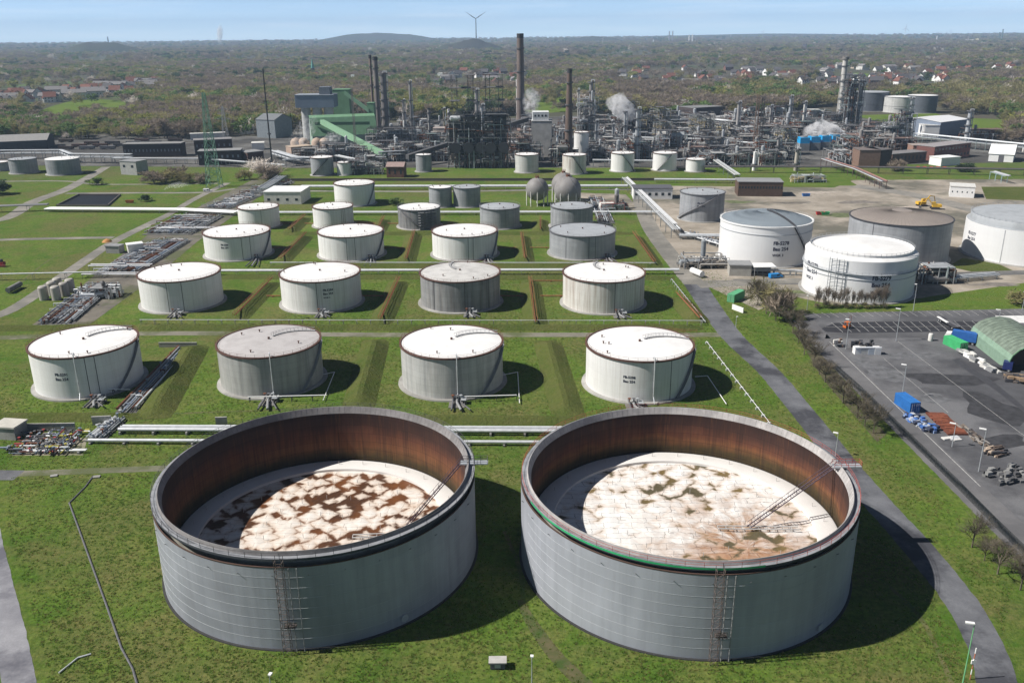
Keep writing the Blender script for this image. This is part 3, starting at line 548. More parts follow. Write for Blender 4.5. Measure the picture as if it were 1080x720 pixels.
def deck_mat(name, wet):
    t = NT(name); oc = t.n.new('ShaderNodeTexCoord').outputs['Object']
    def nz(sc, det=3, ro=.55, out='Fac'):
        w = t.n.new('ShaderNodeTexNoise'); t.l.new(oc, w.inputs['Vector']); w.inputs['Scale'].default_value = sc; w.inputs['Detail'].default_value = det; w.inputs['Roughness'].default_value = ro; return w.outputs[out]
    va = t.n.new('ShaderNodeVectorMath'); va.operation = 'MULTIPLY_ADD'; t.l.new(nz(.16, 4, .6, 'Color'), va.inputs[0]); va.inputs[1].default_value = (3.4, 3.4, 0); t.l.new(oc, va.inputs[2])
    def vor(feat, sc, rnd, metric='EUCLIDEAN'):
        v = t.n.new('ShaderNodeTexVoronoi'); v.feature = feat; v.distance = metric; v.voronoi_dimensions = '2D'; t.l.new(va.outputs[0], v.inputs['Vector']); v.inputs['Scale'].default_value = sc; v.inputs['Randomness'].default_value = rnd
        return v
    v1 = vor('F1', .30 if wet else .27, 1.0, 'MINKOWSKI'); v1.inputs['Exponent'].default_value = .92
    val = t.math('ADD', t.math('ADD', t.math('MULTIPLY', v1.outputs['Distance'], .62), t.math('MULTIPLY', nz(.6, 6, .65), .50)), t.math('MULTIPLY', nz(.085, 3), 1.1 if wet else 1.25))
    th = 1.175 if wet else 1.44
    pud = t.ramp(val, th-.03, th+.12); edge = t.ramp(val, th-.28, th+.03)
    sea = t.n.new('ShaderNodeTexBrick'); t.l.new(va.outputs[0], sea.inputs['Vector']); sea.inputs['Scale'].default_value = 1; sea.inputs['Brick Width'].default_value = 5.6; sea.inputs['Row Height'].default_value = 1.9; sea.inputs['Mortar Size'].default_value = .055
    for q, c in (('Color1', 1), ('Color2', .93), ('Mortar', .62 if wet else .45)): sea.inputs[q].default_value = (c, c, c, 1)
    stn = t.noise(t.map(oc, (.05, .09, 1)), 1, 5, .6, .45, .75)
    base = t.mix(t.math('MULTIPLY', stn, .55 if wet else .35), (.70, .665, .62) if wet else (.74, .73, .71), (.62, .50, .40))
    if not wet:
        X, Y = t.sep(oc)[0:2]
        dx, dy = t.math('SUBTRACT', X, 11.), t.math('ADD', Y, 9.); an = t.math('ARCTAN2', dy, dx); rr_ = t.math('POWER', t.math('ADD', t.math('MULTIPLY', dx, dx), t.math('MULTIPLY', dy, dy)), .5)
        pc_ = t.n.new('ShaderNodeCombineXYZ'); t.l.new(t.math('MULTIPLY', an, 2.6), pc_.inputs[0]); t.l.new(t.math('MULTIPLY', rr_, .10), pc_.inputs[1]); ray = t.noise(pc_.outputs[0], 1., 7, .7, .40, .58)
        base = t.mix(t.math('MULTIPLY', ray, t.math('SUBTRACT', 1., t.ramp(rr_, 6., 24.))), base, (.30, .165, .09))
        w = t.math('SUBTRACT', 1., t.ramp(t.math('ADD', t.math('POWER', t.math('DIVIDE', t.math('SUBTRACT', X, 10.), 15.), 2.), t.math('POWER', t.math('DIVIDE', t.math('ADD', Y, 14.), 8.), 2.)), .1, 1.25))
        rn = t.noise(t.map(oc, (.10, .22, 1)), 1, 7, .7, .30, .56)
        base = t.mix(t.math('MULTIPLY', t.math('MULTIPLY', w, rn), 1.0), base, (.33, .18, .105))
    base = t.mix(t.math('MULTIPLY', edge, .5), base, (.46, .30, .19))
    base = t.mix(1., base, sea.outputs[0], 'MULTIPLY')
    pc = t.mix(t.noise(oc, .12, 3, .5, .4, .6), (.15, .058, .022) if wet else (.17, .12, .05), (.075, .036, .020) if wet else (.10, .085, .05))
    col = t.mix(pud, base, pc)
    t.bump(t.math('SUBTRACT', 1., v1.outputs['Distance']), .35, .5)
    return t.out(col, t.math('SUBTRACT', .8, t.math('MULTIPLY', pud, .45)), 0, .25)
LIPD = paving('rim_dark_grey', (.20, .19, .19), (.27, .26, .26), (.15, .145, .145), .5, .6)
LIP = paving('rim_concrete_grey', (.36, .345, .34), (.46, .44, .43), (.26, .25, .25), .5, .6)
def open_tank(label, X, Y, Rs, hs, Rr, hr, zr, wet, rust_k, railmat, green, lad, plat, track, tower_a):
    t = thing('open_top_tank', label, 'storage tank', (X, Y, 0)); c = (X, Y); n = 160; Ri = Rr-1.9
    MB().lathe([(Rs+.45, -.02), (Rs+.4, .18), (Rs-.2, .22)], n, c).build('foundation_ring', M((.035, .035, .035)), t)
    MB().lathe([(Rs, .2), (Rs, hs), (Rs-.12, hs+.02), (Rs-.14, hs-2.5)], n, c).build('outer_shell', SH_BIG, t, True)
    MB().lathe([(Rs+.05, hs-.12), (Rs+.06, hs+.06), (Rs-.16, hs+.08)], n, c).build('shell_edge', M((.085, .05, .04)), t)
    MB().lathe([(Ri+.35, hs-4), (Ri+.35, hr-.7)], n, c).build('inner_shell_outside', M((.30, .29, .25), .7, 0, .3, .3), t, True)
    MB().lathe([(Ri, 0.2), (Ri, hr-1.3)], n, c).build('rusty_inner_wall', rust_wall('rust_wall_%d' % int(abs(X)), rust_k), t, True)
    MB().lathe([(Ri+.0, hr-1.3), (Ri+.6, hr+.2), (Ri+.7, hr+.2), (Ri+.9, hr-.6)], n, c).build('wall_top_rim', LIPD if wet else LIP, t, True)
    MB().lathe([(Ri+.9, hr-.55), (Rr, hr-.55)], n, c).build('rim_walkway', M((.25, .26, .28), .7, 0, .3, .4), t)
    MB().lathe([(Rr, hr-.53), (Rr+.02, hr-.95), (Rr-.35, hr-1.0), (Ri+.4, hr-.75)], n, c).build('wind_girder', M((.055, .06, .072), .6), t)
    m = MB()
    for k in range(150):
        a = 2*pi*k/150; m.bar((X+(Ri+.03)*sin(a), Y-(Ri+.03)*cos(a), hr-1.25), (X+(Ri+.55)*sin(a), Y-(Ri+.55)*cos(a), hr+.12), .055)
    m.build('rim_stiffener', M((.16, .15, .15)) if wet else M((.26, .25, .24)), t)
    rail_ring(t, X, Y, Rr-.08, hr-.55, 1.1, railmat, 66, .045)
    if green: MB().lathe([(Rr+.03, hr-.75), (Rr+.05, hr-.35)], 60, c, 0, -1.25, .22).build('toe_board', M((.04, .42, .17), .6), t)
    # floating roof
    fr = MB().lathe([(Ri-.25, 0.5), (Ri-.25, zr+.5), (Ri-.7, zr+.75), (Ri-4.6, zr+.55), (Ri-4.65, zr)], n, c).build('pontoon', roof_mat('pontoon_%d' % int(wet), (.70, .685, .665), (.50, .48, .46), .4), t, True)
    MB().lathe([(Ri-.02, zr+.25), (Ri-.3, zr+.6), (Ri-.32, zr+.2)], n, c).build('rim_seal', DGREY, t)
    dk = MB(); ns = 24; ra = random.Random(3); R0 = Ri-4.6
    dk.lathe([(R0*q/12+.02, zr+.12*sin(q*2.1)) for q in range(12, -1, -1)], n, c); dk.build('floating_roof_deck', deck_mat('deck_wet' if wet else 'deck_dry', wet), t, True)
    lg = None
    for rr, cnt in ((Ri-2.4, 30), (R0*.78, 22), (R0*.48, 14), (R0*.2, 6)):
        for k in range(cnt):
            a = 2*pi*(k+.3)/cnt; p = (X+rr*sin(a), Y-rr*cos(a))
            if lg is None:
                lg = MB().cyl((X, Y, 0), (X, Y, .95), .055, n=6).build('roof_leg', M((.42, .41, .4)), t); lg.location = (p[0]-X, p[1]-Y, zr+.1)
            else:
                o = lg.copy(); COL.objects.link(o); o.parent = t; o.location = (p[0]-X, p[1]-Y, zr+.1+(.5 if rr > R0 else 0))
    # rolling ladder
    A, B = lad; A = Vector(A); B = Vector(B); d = (B-A).normalized(); e = Vector((-d.y, d.x, 0)).normalized()*.45; up = Vector((0, 0, 1)); m = MB(); LM = M((.10, .075, .10), .7)
    for s in (e, -e):
        m.cyl(A+s, B+s, .10, n=6); m.cyl(A+s+up*1.0, B+s+up*1.0, .05, n=4)
        L = (B-A).length
        for k in range(int(L/1.5)+1): q = A+d*(k*1.5)+s; m.cyl(q, q+up*1.0, .04, n=4)
    for k in range(int(L/.5)): q = A+d*(k*.5); m.bar(q+e, q-e, .07)
    ld = m.build('rolling_ladder', LM, t)
    m = MB(); a, b = (Vector(q) for q in track); e2 = (b-a).normalized(); e2 = Vector((-e2.y, e2.x, 0))
    for s in (.55, -.55): m.cyl(a+e2*s+up*.5, b+e2*s+up*.5, .13, n=6)
    for k in range(int((b-a).length/1.6)+1): q = a+(b-a).normalized()*1.6*k; m.bar(q+e2*.6, q+e2*.6+up*.5, .1); m.bar(q-e2*.6, q-e2*.6+up*.5, .1); m.bar(q-e2*.6+up*.42, q+e2*.6+up*.42, .12)
    m.build('ladder_track', M((.5, .49, .48)), t)
    # gauge platform on the rim
    p = Vector(plat); m = MB(); m.box((p.x, p.y, p.z), (5.6, 1.7, .18)); m.bar((p.x-1.5, p.y, p.z), (p.x-1.5, p.y, zr+1), .16); m.bar((p.x-.6, p.y+.5, p.z), (p.x-.6, p.y+.5, zr+1), .1)
    pf = m.build('gauge_platform', GALV, t); m = MB()
    for zz in (.55, 1.1):
        m.tube([(p.x-2.7, p.y-.8, p.z+zz), (p.x+2.7, p.y-.8, p.z+zz), (p.x+2.7, p.y+.8, p.z+zz), (p.x-2.7, p.y+.8, p.z+zz)], .05, 4)
    for x in (-2.7, -1.35, 0, 1.35, 2.7):
        for y in (-.8, .8): m.cyl((p.x+x, p.y+y, p.z), (p.x+x, p.y+y, p.z+1.1), .05, n=4)
    m.build('platform_railing', railmat, pf)
    # ladder tower on the outside
    a = tower_a; m = MB(); q = lambda r, b, z: Vector((X+r*sin(a)+b*cos(a), Y-r*cos(a)+b*sin(a), z)); TM = M((.17, .13, .115), .8)
    for r in (Rs+.35, Rs+1.45):
        for b in (-.65, .65): m.bar(q(r, b, 0), q(r, b, hr+.4), .09)
    for k in range(13):
        z0, z1 = k*1.4, (k+1)*1.4
        for b in (-.65, .65): m.bar(q(Rs+.35, b, z0), q(Rs+1.45, b, z1), .06); m.bar(q(Rs+.35, b, z1), q(Rs+1.45, b, z1), .06)
        m.bar(q(Rs+1.45, -.65, z0), q(Rs+1.45, .65, z1), .06); m.bar(q(Rs+1.45, -.65, z1), q(Rs+1.45, .65, z1), .06)
        for j in range(4): m.bar(q(Rs+.9, -.3, z0+j*.35), q(Rs+.9, .3, z0+j*.35), .04)
    m.build('ladder_tower', TM, t)
    m = MB(); m.box(q(Rs+.9, .9, 5.6), (2.0, 1.2, .15), a)
    for z in (6.1, 6.7): m.bar(q(Rs+1.5, .0, z), q(Rs+1.5, 1.8, z), .06)
    for b in (0, .6, 1.2, 1.8): m.bar(q(Rs+1.5, b, 5.6), q(Rs+1.5, b, 6.7), .06)
    m.build('rest_platform', M((.07, .06, .055), .8), t)
    m = MB()
    for b in (1.35, 2.7): m.cyl(q(Rs+.35, b, 0), q(Rs+.35, b, hs), .09, n=6)
    m.build('foam_pipe', M((.25, .25, .25)), t)
    # shell fittings: manhole, nozzles, brackets under the rim
    r_ = random.Random(7)
    for k in range(30):
        b = -1.4+2.8*k/29; m0 = MB(); m0.bar((X+(Rs-.02)*sin(b), Y-(Rs-.02)*cos(b), hs-1.75), (X+(Rs+.42)*sin(b), Y-(Rs+.42)*cos(b), hs-1.35), .09)
        m0.build('bracket', DGREY, t) if k % 2 == 0 else None
    mh = MB(); b = tower_a+.66; mh.cyl((X+(Rs-.1)*sin(b), Y-(Rs-.1)*cos(b), 1.6), (X+(Rs+.35)*sin(b), Y-(Rs+.35)*cos(b), 1.6), .55, n=16); mh.cyl((X+(Rs+.3)*sin(b), Y-(Rs+.3)*cos(b), 1.6), (X+(Rs+.42)*sin(b), Y-(Rs+.42)*cos(b), 1.6), .72, n=16); mh.build('manhole', M((.38, .40, .41)), t)
    for z in [2.05*k+.2 for k in range(1, 8)]: MB().lathe([(Rs+.008, z-.022), (Rs+.03, z), (Rs+.008, z+.022)], 90, c, 0, -1.3, 1.4).build('weld_seam', M((.43, .455, .465)), t)
    return t
open_tank('left open-topped giant tank with brown puddles on its floating roof', -38.9, 155.7, 31.1, 16.6, 31.2, 18.8, 5.0, True, 0, M((.10, .095, .10)), False, (G(488, 486, 18.5), G(428, 556, 5.4)), G(500, 487.5, 18.6), (G(372, 567.5, 5.0), G(405, 566, 5.0)), .0)
open_tank('right open-topped giant tank with red railing, green toe board and whitish floating roof', 33.9, 153.4, 32.4, 16.8, 32.3, 18.4, 6.9, False, .10, M((.42, .10, .08)), True, (G(883, 489, 18.3), G(789, 556, 7.5)), G(893, 491, 18.4), (G(757, 558, 7.0), G(842, 559, 7.0)), -.02)

# ---------------------------------------------------------------- pipelines
def pipeline(label, pts, z, rs, mat, gap=1.3, posts=9., name='pipeline', cat='pipeline', pm=CONC):
    "parallel pipes on supports along ground points"
    P = [Vector((p[0], p[1], 0)) for p in pts]; t = thing(name, label, cat, P[0]); k = len(rs)
    for i, r in enumerate(rs):
        Q = []
        for j, p in enumerate(P):
            d = (P[min(j+1, len(P)-1)]-P[max(j-1, 0)]).normalized(); Q.append(p+Vector((-d.y, d.x, 0))*((i-(k-1)/2)*gap)+Vector((0, 0, z+r)))
        m = MB(); m.tube(Q, r, 10); mm = mat[i % len(mat)] if isinstance(mat, list) else mat
        m.build('pipe', mm, t, True)
    m = MB(); W = gap*(k-1)+.8+rs[0]*2
    for a, b in zip(P, P[1:]):
        d = (b-a); L = d.length; d.normalize()
        for q in range(int(L/posts)+1):
            p = a+d*min(L, q*posts+.5)
            if z < 1.2: m.box((p.x, p.y, z/2), (.5, W, max(z, .2)), atan2(d.y, d.x))
            else:
                e = Vector((-d.y, d.x, 0))*W*.45
                for s in (e, -e): m.bar((p+s)*1, p+s+Vector((0, 0, z)), .16)
                m.box((p.x, p.y, z-.12), (.3, W, .24), atan2(d.y, d.x))
    m.build('support', pm, t)
    return t
SILV = M((.62, .64, .66), .4, .15); PIPEG = M((.38, .40, .42), .5, .1)
pipeline('thick silver twin pipeline running behind the two open tanks', P2((128, 455), (640, 457)), .8, [.5, .5, .35], [SILV, PIPEG, SILV], 1.3)
pipeline('single white pipeline in front of the twin one behind the open tanks', P2((94, 467.5), (640, 470)), .5, [.48], LSTEEL)
pipeline('twin silver pipeline between second and third tank rows', P2((228, 290), (716, 289)), 1.6, [.45, .45], SILV, 1.2)
pipeline('thin light pipe on posts in front of the second tank row', P2((148, 342), (742, 343)), 1.7, [.12], LSTEEL, posts=5)
pipeline('thin light pipe on posts in front of the third tank row', P2((285, 279.5), (692, 280)), 1.2, [.13, .1], LSTEEL, .8, posts=6)
pipeline('silver pipe bundle between third and fourth tank rows', P2((292, 226.5), (700, 226)), 1.2, [.35]*4, [SILV, PIPEG, LSTEEL], 1.0)
pipeline('white twin pipeline on the green strip before the refinery', P2((318, 200), (662, 199.5)), 1.6, [.7, .7], [LSTEEL, SILV], 2.2, posts=14)
pipeline('grey pipeline along the back of the green strip', P2((690, 192.5), (770, 193), (800, 193)), 1.6, [.7, .6], [LSTEEL, SILV], 2.2, posts=14)
for i, (a, b, lab) in enumerate([((216, 263), (300, 262), 'left of the third row'), ((266, 313), (296, 313), 'beside the leftmost white tank of the second row'), ((380, 313), (404, 313), 'right of the second-row lettered tank'), ((402, 262), (430, 262), 'right of the second white tank in the third row'), ((527, 313), (596, 313), 'right of the grey tank in the second row'), ((524, 262), (580, 262), 'left of the grey tank in the third row'), ((290, 236.5), (336, 236.5), 'behind the leftmost third-row tank'), ((378, 236.5), (420, 236.5), 'left of the scaffolded tank'), ((560, 297), (595, 297), 'behind the rust-streaked tank')]):
    pipeline('thin rusty pipe on the grass '+lab, P2(a, b), .3, [.2], ORANGE, posts=8, name='fire_water_pipe', pm=RUST)
pipeline('light pipe run with white ticks along the dike right of the front row', P2((745, 362), (812, 449)), .7, [.08], WHITE, .3, posts=5, pm=LSTEEL)
pipeline('light pipe on posts right of the second tank row', P2((708, 297), (744, 343)), 1.2, [.10], LSTEEL, .5, posts=4, pm=LSTEEL)
for a, b, lab in [((78, 414.5), (138, 416), 'the leftmost front-row tank'), ((262, 424), (345, 422), 'the grey front-row tank'), ((478, 424), (545, 422), 'the light grey front-row tank')]:
    pipeline('white foam pipe on posts at the foot of '+lab, P2(a, b), 1.5, [.15], WHITE, posts=6, pm=DARK, name='foam_pipe')
for pts, lab in [([(339, 397), (353, 394), (341, 424)], 'the grey front-row tank'), ([(531, 397), (546, 394), (548, 427)], 'the light grey front-row tank'), ([(733, 399), (746, 398), (766, 428)], 'the white front-row tank at the right')]:
    P = [G(*p) for p in pts]; tag(MB().tube([p+Vector((0, 0, .6)) for p in P], .12, 6).build('foam_pipe', WHITE), 'bent white pipe lying on the grass right of '+lab, 'pipeline')
tag(MB().tube([G(x, y, .1) for x, y in ((98, 502), (90, 513), (73, 530), (84, 560), (97, 596), (113, 640), (128, 683), (140, 705), (150, 740))], .19, 6).build('cable_conduit', DGREY), 'dark conduit snaking down the grass left of the open tanks', 'conduit')
tag(MB().tube([G(x, y, .2) for x, y in ((62, 709), (82, 693), (96, 689))], .14, 6).build('loose_pipe', SILV), 'short pale pipe lying on the grass at lower left', 'pipe')
area('corridor_gravel', P2((30, 346), (92, 344), (165, 291), (208, 255), (246, 228), (274, 207), (306, 191), (266, 190), (222, 212), (165, 241), (104, 287)), .040, paving('corridor_gravel', (.12, .11, .095), (.20, .18, .15), (.085, .10, .04), .12, .8))
def valves(t, P, w, n, seed, mats, h=1.6):
    r_ = random.Random(seed)
    for k in range(n):
        x, y = P.x+r_.uniform(-w, w), P.y+r_.uniform(-w, w)*.8; z = r_.uniform(.5, h); kk = r_.random(); m = MB(); mt = r_.choice(mats)
        if kk < .35: m.lathe([(.12, 0), (.12, z+.5), (.4, z+.52), (.4, z+.64), (.01, z+.66)], 7, (x, y)); m.build('valve', mt, t)
        elif kk < .75: m.cyl((x-r_.uniform(.5, 2.5), y, z), (x+r_.uniform(.5, 2.5), y, z), r_.choice((.12, .18, .28)), n=6); m.build('pipe', mt, t)
        else: m.cyl((x, y-1.5, z), (x, y+1.5, z), .18, n=6); m.build('pipe', mt, t)
def corridor(label, A, B, w, n, z, seed, extra=18):
    A, B = G(*A), G(*B); r_ = random.Random(seed); t = thing('pipe_bundle', label, 'pipe bundle', A); d = (B-A).normalized(); e = Vector((-d.y, d.x, 0)); L = (B-A).length
    MB().strip([A, B], w+1.5, .045, 0, 300).build('gravel_bed', PAD, t)
    for k in range(n):
        o = (k-(n-1)/2)*w/max(n-1, 1); r = r_.choice((.12, .16, .22, .3, .38)); a0, a1 = r_.uniform(0, .12), r_.uniform(.86, 1)
        q = lambda u: A+d*L*u+e*o+Vector((0, 0, z+r+r_.choice((0, 0, .4))))
        MB().cyl(q(a0), q(a1), r, n=7).build('pipe', r_.choice((SILV, PIPEG, LSTEEL, GREY, STEEL, RUST, DGREY, BLUEG)), t, True)
    m = MB()
    for k in range(int(L/6)+1):
        p = A+d*min(L, k*6+.3); m.box((p.x, p.y, z/2), (.45, w+.6, z), atan2(d.y, d.x))
    m.build('sleeper', CONC, t)
    for k in range(extra):
        mt = r_.choice((LSTEEL, GREY, RUST, BLUEG)); u, o = r_.uniform(.05, .95), r_.uniform(-.5, .3)*w; l = r_.uniform(.15, .5)*w; zz = z+r_.uniform(.6, 1.6); p = A+d*L*u+e*o; q = p+e*l
        if k < 60: MB().tube([p+Vector((0, 0, z)), p+Vector((0, 0, zz)), q+Vector((0, 0, zz)), q+Vector((0, 0, z))], r_.choice((.1, .16, .22)), 6).build('crossover_pipe', mt, t)
        p = A+d*L*r_.uniform(0, 1)+e*w*r_.uniform(-.5, .5)
        if k < 40: MB().lathe([(.14, z), (.14, z+1.5), (.45, z+1.52), (.45, z+1.64), (.01, z+1.66)], 7, (p.x, p.y)).build('valve', mt, t)
corridor('dense pipe bundle nearest the camera in the left corridor', (56, 344), (108, 301), 12, 16, .6, 1, 40)
corridor('pipe bundle with crossovers in the left corridor beside the second-row tank', (121, 290), (184, 253), 19, 22, .6, 2, 70)
corridor('pipe bundle in the left corridor beside the third-row tank', (176, 248), (214, 228), 26, 24, .6, 3, 70)
corridor('pipe bundle in the left corridor behind the third row', (228, 221), (264, 206), 16, 14, .6, 4, 40)
corridor('far end of the left pipe corridor near the white flat-roofed building', (262, 206), (300, 192), 16, 12, .8, 5, 30)
corridor('diagonal pipe bundle between the two leftmost front-row tanks', (127, 441), (196, 367), 4.6, 8, .5, 6, 8)
corridor('short diagonal pipe bundle joining the manifold at the dike', (98, 466), (127, 441), 4.0, 6, .5, 7, 12)
corridor('pipe bundle beside the bridge road, right of the spheres', (640, 236), (628, 208), 8, 8, .6, 8, 30)
corridor('pipe bundle beneath the white pipe bridge near the big dome tank', (722, 247), (768, 262), 5, 7, .9, 9, 20)
for a, b, lab, n in [((170, 243), (228, 243), 'upper', 1), ((95, 283), (160, 283), 'middle', 2), ((88, 292), (150, 292), 'lower', 3)]:
    pipeline({'upper': 'cross pipes over the corridor left of the third row', 'middle': 'cross pipes at the bend of the left corridor, back line', 'lower': 'cross pipes at the bend of the left corridor, front line'}[lab], P2(a, b), 1.3, [.25, .3, .2, .3], [SILV, GREY, RUST, LSTEEL], .9)
pipeline('white pipe on tall posts across the left meadow', P2((-30, 296), (0, 295.5), (112, 293)), 2.6, [.28, .2], LSTEEL, .7, posts=14)
pipeline('long flat white pipe rack across the left meadow', P2((50, 223), (190, 224), (250, 227)), 1.4, [.5]*5, [WHITE, LSTEEL, WHITE], 1.25, posts=12, name='pipe_rack', cat='pipe rack')
pipeline('dark pipe bridge entering at the left edge', P2((-60, 226), (52, 222)), 3.5, [.4]*4, [GREY, DGREY], 1.1, posts=16, name='pipe_bridge', cat='pipe bridge', pm=DGREY)
m = thing('valve_manifold', 'crowded valve manifold with coloured pipes at lower left', 'valve manifold', G(50, 474)); valves(m, G(52, 468), 8, 190, 5, [DARK, DGREY, SILV, BLUEG, DGREY, GREY, BLUEG, RUST, LSTEEL, M((.30, .05, .05)), M((.40, .36, .06))])
MB().sheet(P2((12, 480), (88, 480), (92, 462), (30, 460)), .03).build('gravel_bed', DIRTM, m)
pipeline('white header pipe along the front of the valve manifold', P2((20, 478), (92, 477)), .6, [.22, .18], [WHITE, SILV], .7, posts=5)
def wallseg(label, a, b, h, th=.35, mat=CONC, name='concrete_wall'):
    A, B = G(*a), G(*b); d = B-A; m = MB(); m.box(((A.x+B.x)/2, (A.y+B.y)/2, h/2), (d.length, th, h), atan2(d.y, d.x)); m.box(((A.x+B.x)/2, (A.y+B.y)/2, h+.06), (d.length+.1, th+.14, .12), atan2(d.y, d.x))
    return tag(m.build(name, mat), label, 'wall')
wallseg('stained concrete wall behind the valve manifold', (20, 455), (80, 454), 2.2); wallseg('concrete wall where the diagonal pipes cross the dike', (98, 448), (118, 447), 2.4); wallseg('concrete headwall at the top of the diagonal pipe bundle', (168, 366), (208, 366), 1.6)
wallseg('small concrete headwall behind the left open tank', (228, 448), (240, 447.5), 2.2)
wallseg('long dark retaining wall along the green strip in front of the refinery', (300, 191), (738, 190.5), 1.7, .5, M((.10, .085, .08)), 'retaining_wall')
# ---------------------------------------------------------------- buildings
LABELS = set()
def block(label, a, b, depth, h, wall, roof=GREY, win=None, name='building', cat='building', kind='flat', door=None, rise=2.5, winmat=GLASS, wy=(.35, .75), side_win=0):
    A, B = G(*a), G(*b); u = (B-A); W = u.length; u.normalize(); v = Vector((-u.y, u.x, 0)); t = thing(name, label, cat, A)
    q = lambda x, y, z: A+u*x+v*y+Vector((0, 0, z))
    m = MB(); c = [q(0, 0, 0), q(W, 0, 0), q(W, depth, 0), q(0, depth, 0)]
    if kind == 'flat':
        m.prism(c, 0, h); m.build('wall', wall, t)
        r = MB(); e = .3; cc = [q(-e, -e, 0), q(W+e, -e, 0), q(W+e, depth+e, 0), q(-e, depth+e, 0)]; r.prism(cc, h+.003, h+.45); r.build('roof', roof, t)
    elif kind == 'gable_x':   # ridge parallel to the front
        m.add([q(0, 0, 0), q(W, 0, 0), q(W, depth, 0), q(0, depth, 0), q(0, 0, h), q(W, 0, h), q(W, depth, h), q(0, depth, h), q(0, depth/2, h+rise), q(W, depth/2, h+rise)], [(0, 1, 5, 4), (1, 2, 6, 9, 5), (2, 3, 7, 6), (3, 0, 4, 8, 7)]); m.build('wall', wall, t)
        r = MB(); e = .5; k = rise/(depth/2)*e
        r.add([q(-e, -e, h-k+.02), q(W+e, -e, h-k+.02), q(W+e, depth/2, h+rise+.02), q(-e, depth/2, h+rise+.02), q(-e, depth+e, h-k+.02), q(W+e, depth+e, h-k+.02)]+[q(-e, -e, h-k+.3), q(W+e, -e, h-k+.3), q(W+e, depth/2, h+rise+.3), q(-e, depth/2, h+rise+.3), q(-e, depth+e, h-k+.3), q(W+e, depth+e, h-k+.3)], [(6, 7, 8, 9), (9, 8, 11, 10), (0, 1, 7, 6), (5, 4, 10, 11), (1, 2, 8, 7), (2, 5, 11, 8), (0, 6, 9, 3), (3, 9, 10, 4)]); r.build('roof', roof, t)
    elif kind == 'gable_y':
        m.add([q(0, 0, 0), q(W, 0, 0), q(W, depth, 0), q(0, depth, 0), q(0, 0, h), q(W, 0, h), q(W, depth, h), q(0, depth, h), q(W/2, 0, h+rise), q(W/2, depth, h+rise)], [(0, 1, 5, 8, 4), (1, 2, 6, 5), (2, 3, 7, 9, 6), (3, 0, 4, 7)]); m.build('wall', wall, t)
        r = MB(); e = .4
        r.add([q(-e, -e, h), q(W/2, -e, h+rise+.2), q(W+e, -e, h), q(-e, depth+e, h), q(W/2, depth+e, h+rise+.2), q(W+e, depth+e, h), q(-e, -e, h+.3), q(W/2, -e, h+rise+.5), q(W+e, -e, h+.3), q(-e, depth+e, h+.3), q(W/2, depth+e, h+rise+.5), q(W+e, depth+e, h+.3)], [(6, 7, 10, 9), (7, 8, 11, 10), (0, 1, 7, 6), (1, 2, 8, 7), (4, 3, 9, 10), (5, 4, 10, 11), (0, 6, 9, 3), (2, 5, 11, 8)]); r.build('roof', roof, t)
    if win:
        nx, ny = win[0], win[1]; ww = W/nx*(win[2] if len(win) > 2 else .5); hh = h/ny*(wy[1]-wy[0]); first = None
        for j in range(ny):
            for i in range(nx):
                x = W*(i+.5)/nx; z = h*j/ny+h/ny*(wy[0]+wy[1])/2
                if first is None:
                    w_ = MB(); w_.prism([q(x-ww/2, -.06, 0), q(x+ww/2, -.06, 0), q(x+ww/2, .05, 0), q(x-ww/2, .05, 0)], z-hh/2, z+hh/2); first = w_.build('window', winmat, t); f0 = q(x, 0, z)
                else:
                    o = first.copy(); COL.objects.link(o); o.parent = t; o.location = q(x, 0, z)-f0
    if door:
        w_ = MB(); x0, x1, hd = door; w_.prism([q(W*x0, -.09, 0), q(W*x1, -.09, 0), q(W*x1, .05, 0), q(W*x0, .05, 0)], .05, hd); w_.build('door', DGREY, t)
    return t
block('long low white office with a row of square windows beside the pipe bridge', (668, 210), (709, 210), 14, 6.5, WHITE, M((.10, .10, .115)), (6, 1, .42), wy=(.35, .62))
block('brown flat-roofed brick building with a dark window band on the yard', (778, 207), (825, 207.5), 16, 9, M((.10, .065, .048), .85, 0, .2), GREY, (15, 1, .6), wy=(.55, .72))
block('white flat-roofed cabin on the yard near the excavators', (1001, 207.5), (1027, 209), 14, 6.5, WHITE, OFFW, (5, 1, .2), wy=(.45, .6))
block('pale grey hut in front of the dome-roofed tank', (769, 291), (792, 291.5), 8, 4.6, M((.36, .35, .32)), GREY, None, 'shed', 'shed')
t = thing('carport', 'open shed with white roof beside the pale grey hut', 'carport', G(795, 292)); p = G(806, 292)
MB().box((p.x, p.y+3, 4.4), (9.5, 7, .35)).build('roof', WHITE, t); MB().box((p.x, p.y+6.2, 2.1), (8.6, .2, 4.1)).build('back_wall', DARK, t)
for a in (-4.3, 4.3):
    for b in (0, 6): MB().cyl((p.x+a, p.y+b, 0), (p.x+a, p.y+b, 4.2), .14).build('post', GREY, t)
block('white flat-roofed building with pipes at the far end of the left corridor', (279, 215.5), (318, 215.5), 22, 7.5, OFFW, WHITE, (4, 1, .3), wy=(.3, .5))
block('small grey concrete hut at the left end of the valve manifold', (-6, 463), (17, 464.5), 5, 3.4, CONC, M((.5, .48, .43)), None, 'hut', 'hut')
block('grey container hut on the left corridor, nearer of two', (112, 267), (126, 267.5), 4.5, 3.4, M((.30, .30, .29)), GREY, None, 'hut', 'hut')
block('white container hut on the left corridor beside the pipe bend', (136, 268), (152, 266), 4.5, 4.2, OFFW, WHITE, None, 'hut', 'hut')
block('long grey-roofed open shed at the left edge before the wood', (-60, 163), (51, 158), 45, 9, DARK, M((.25, .245, .24)), None, kind='gable_x', rise=4, name='shed', cat='shed')
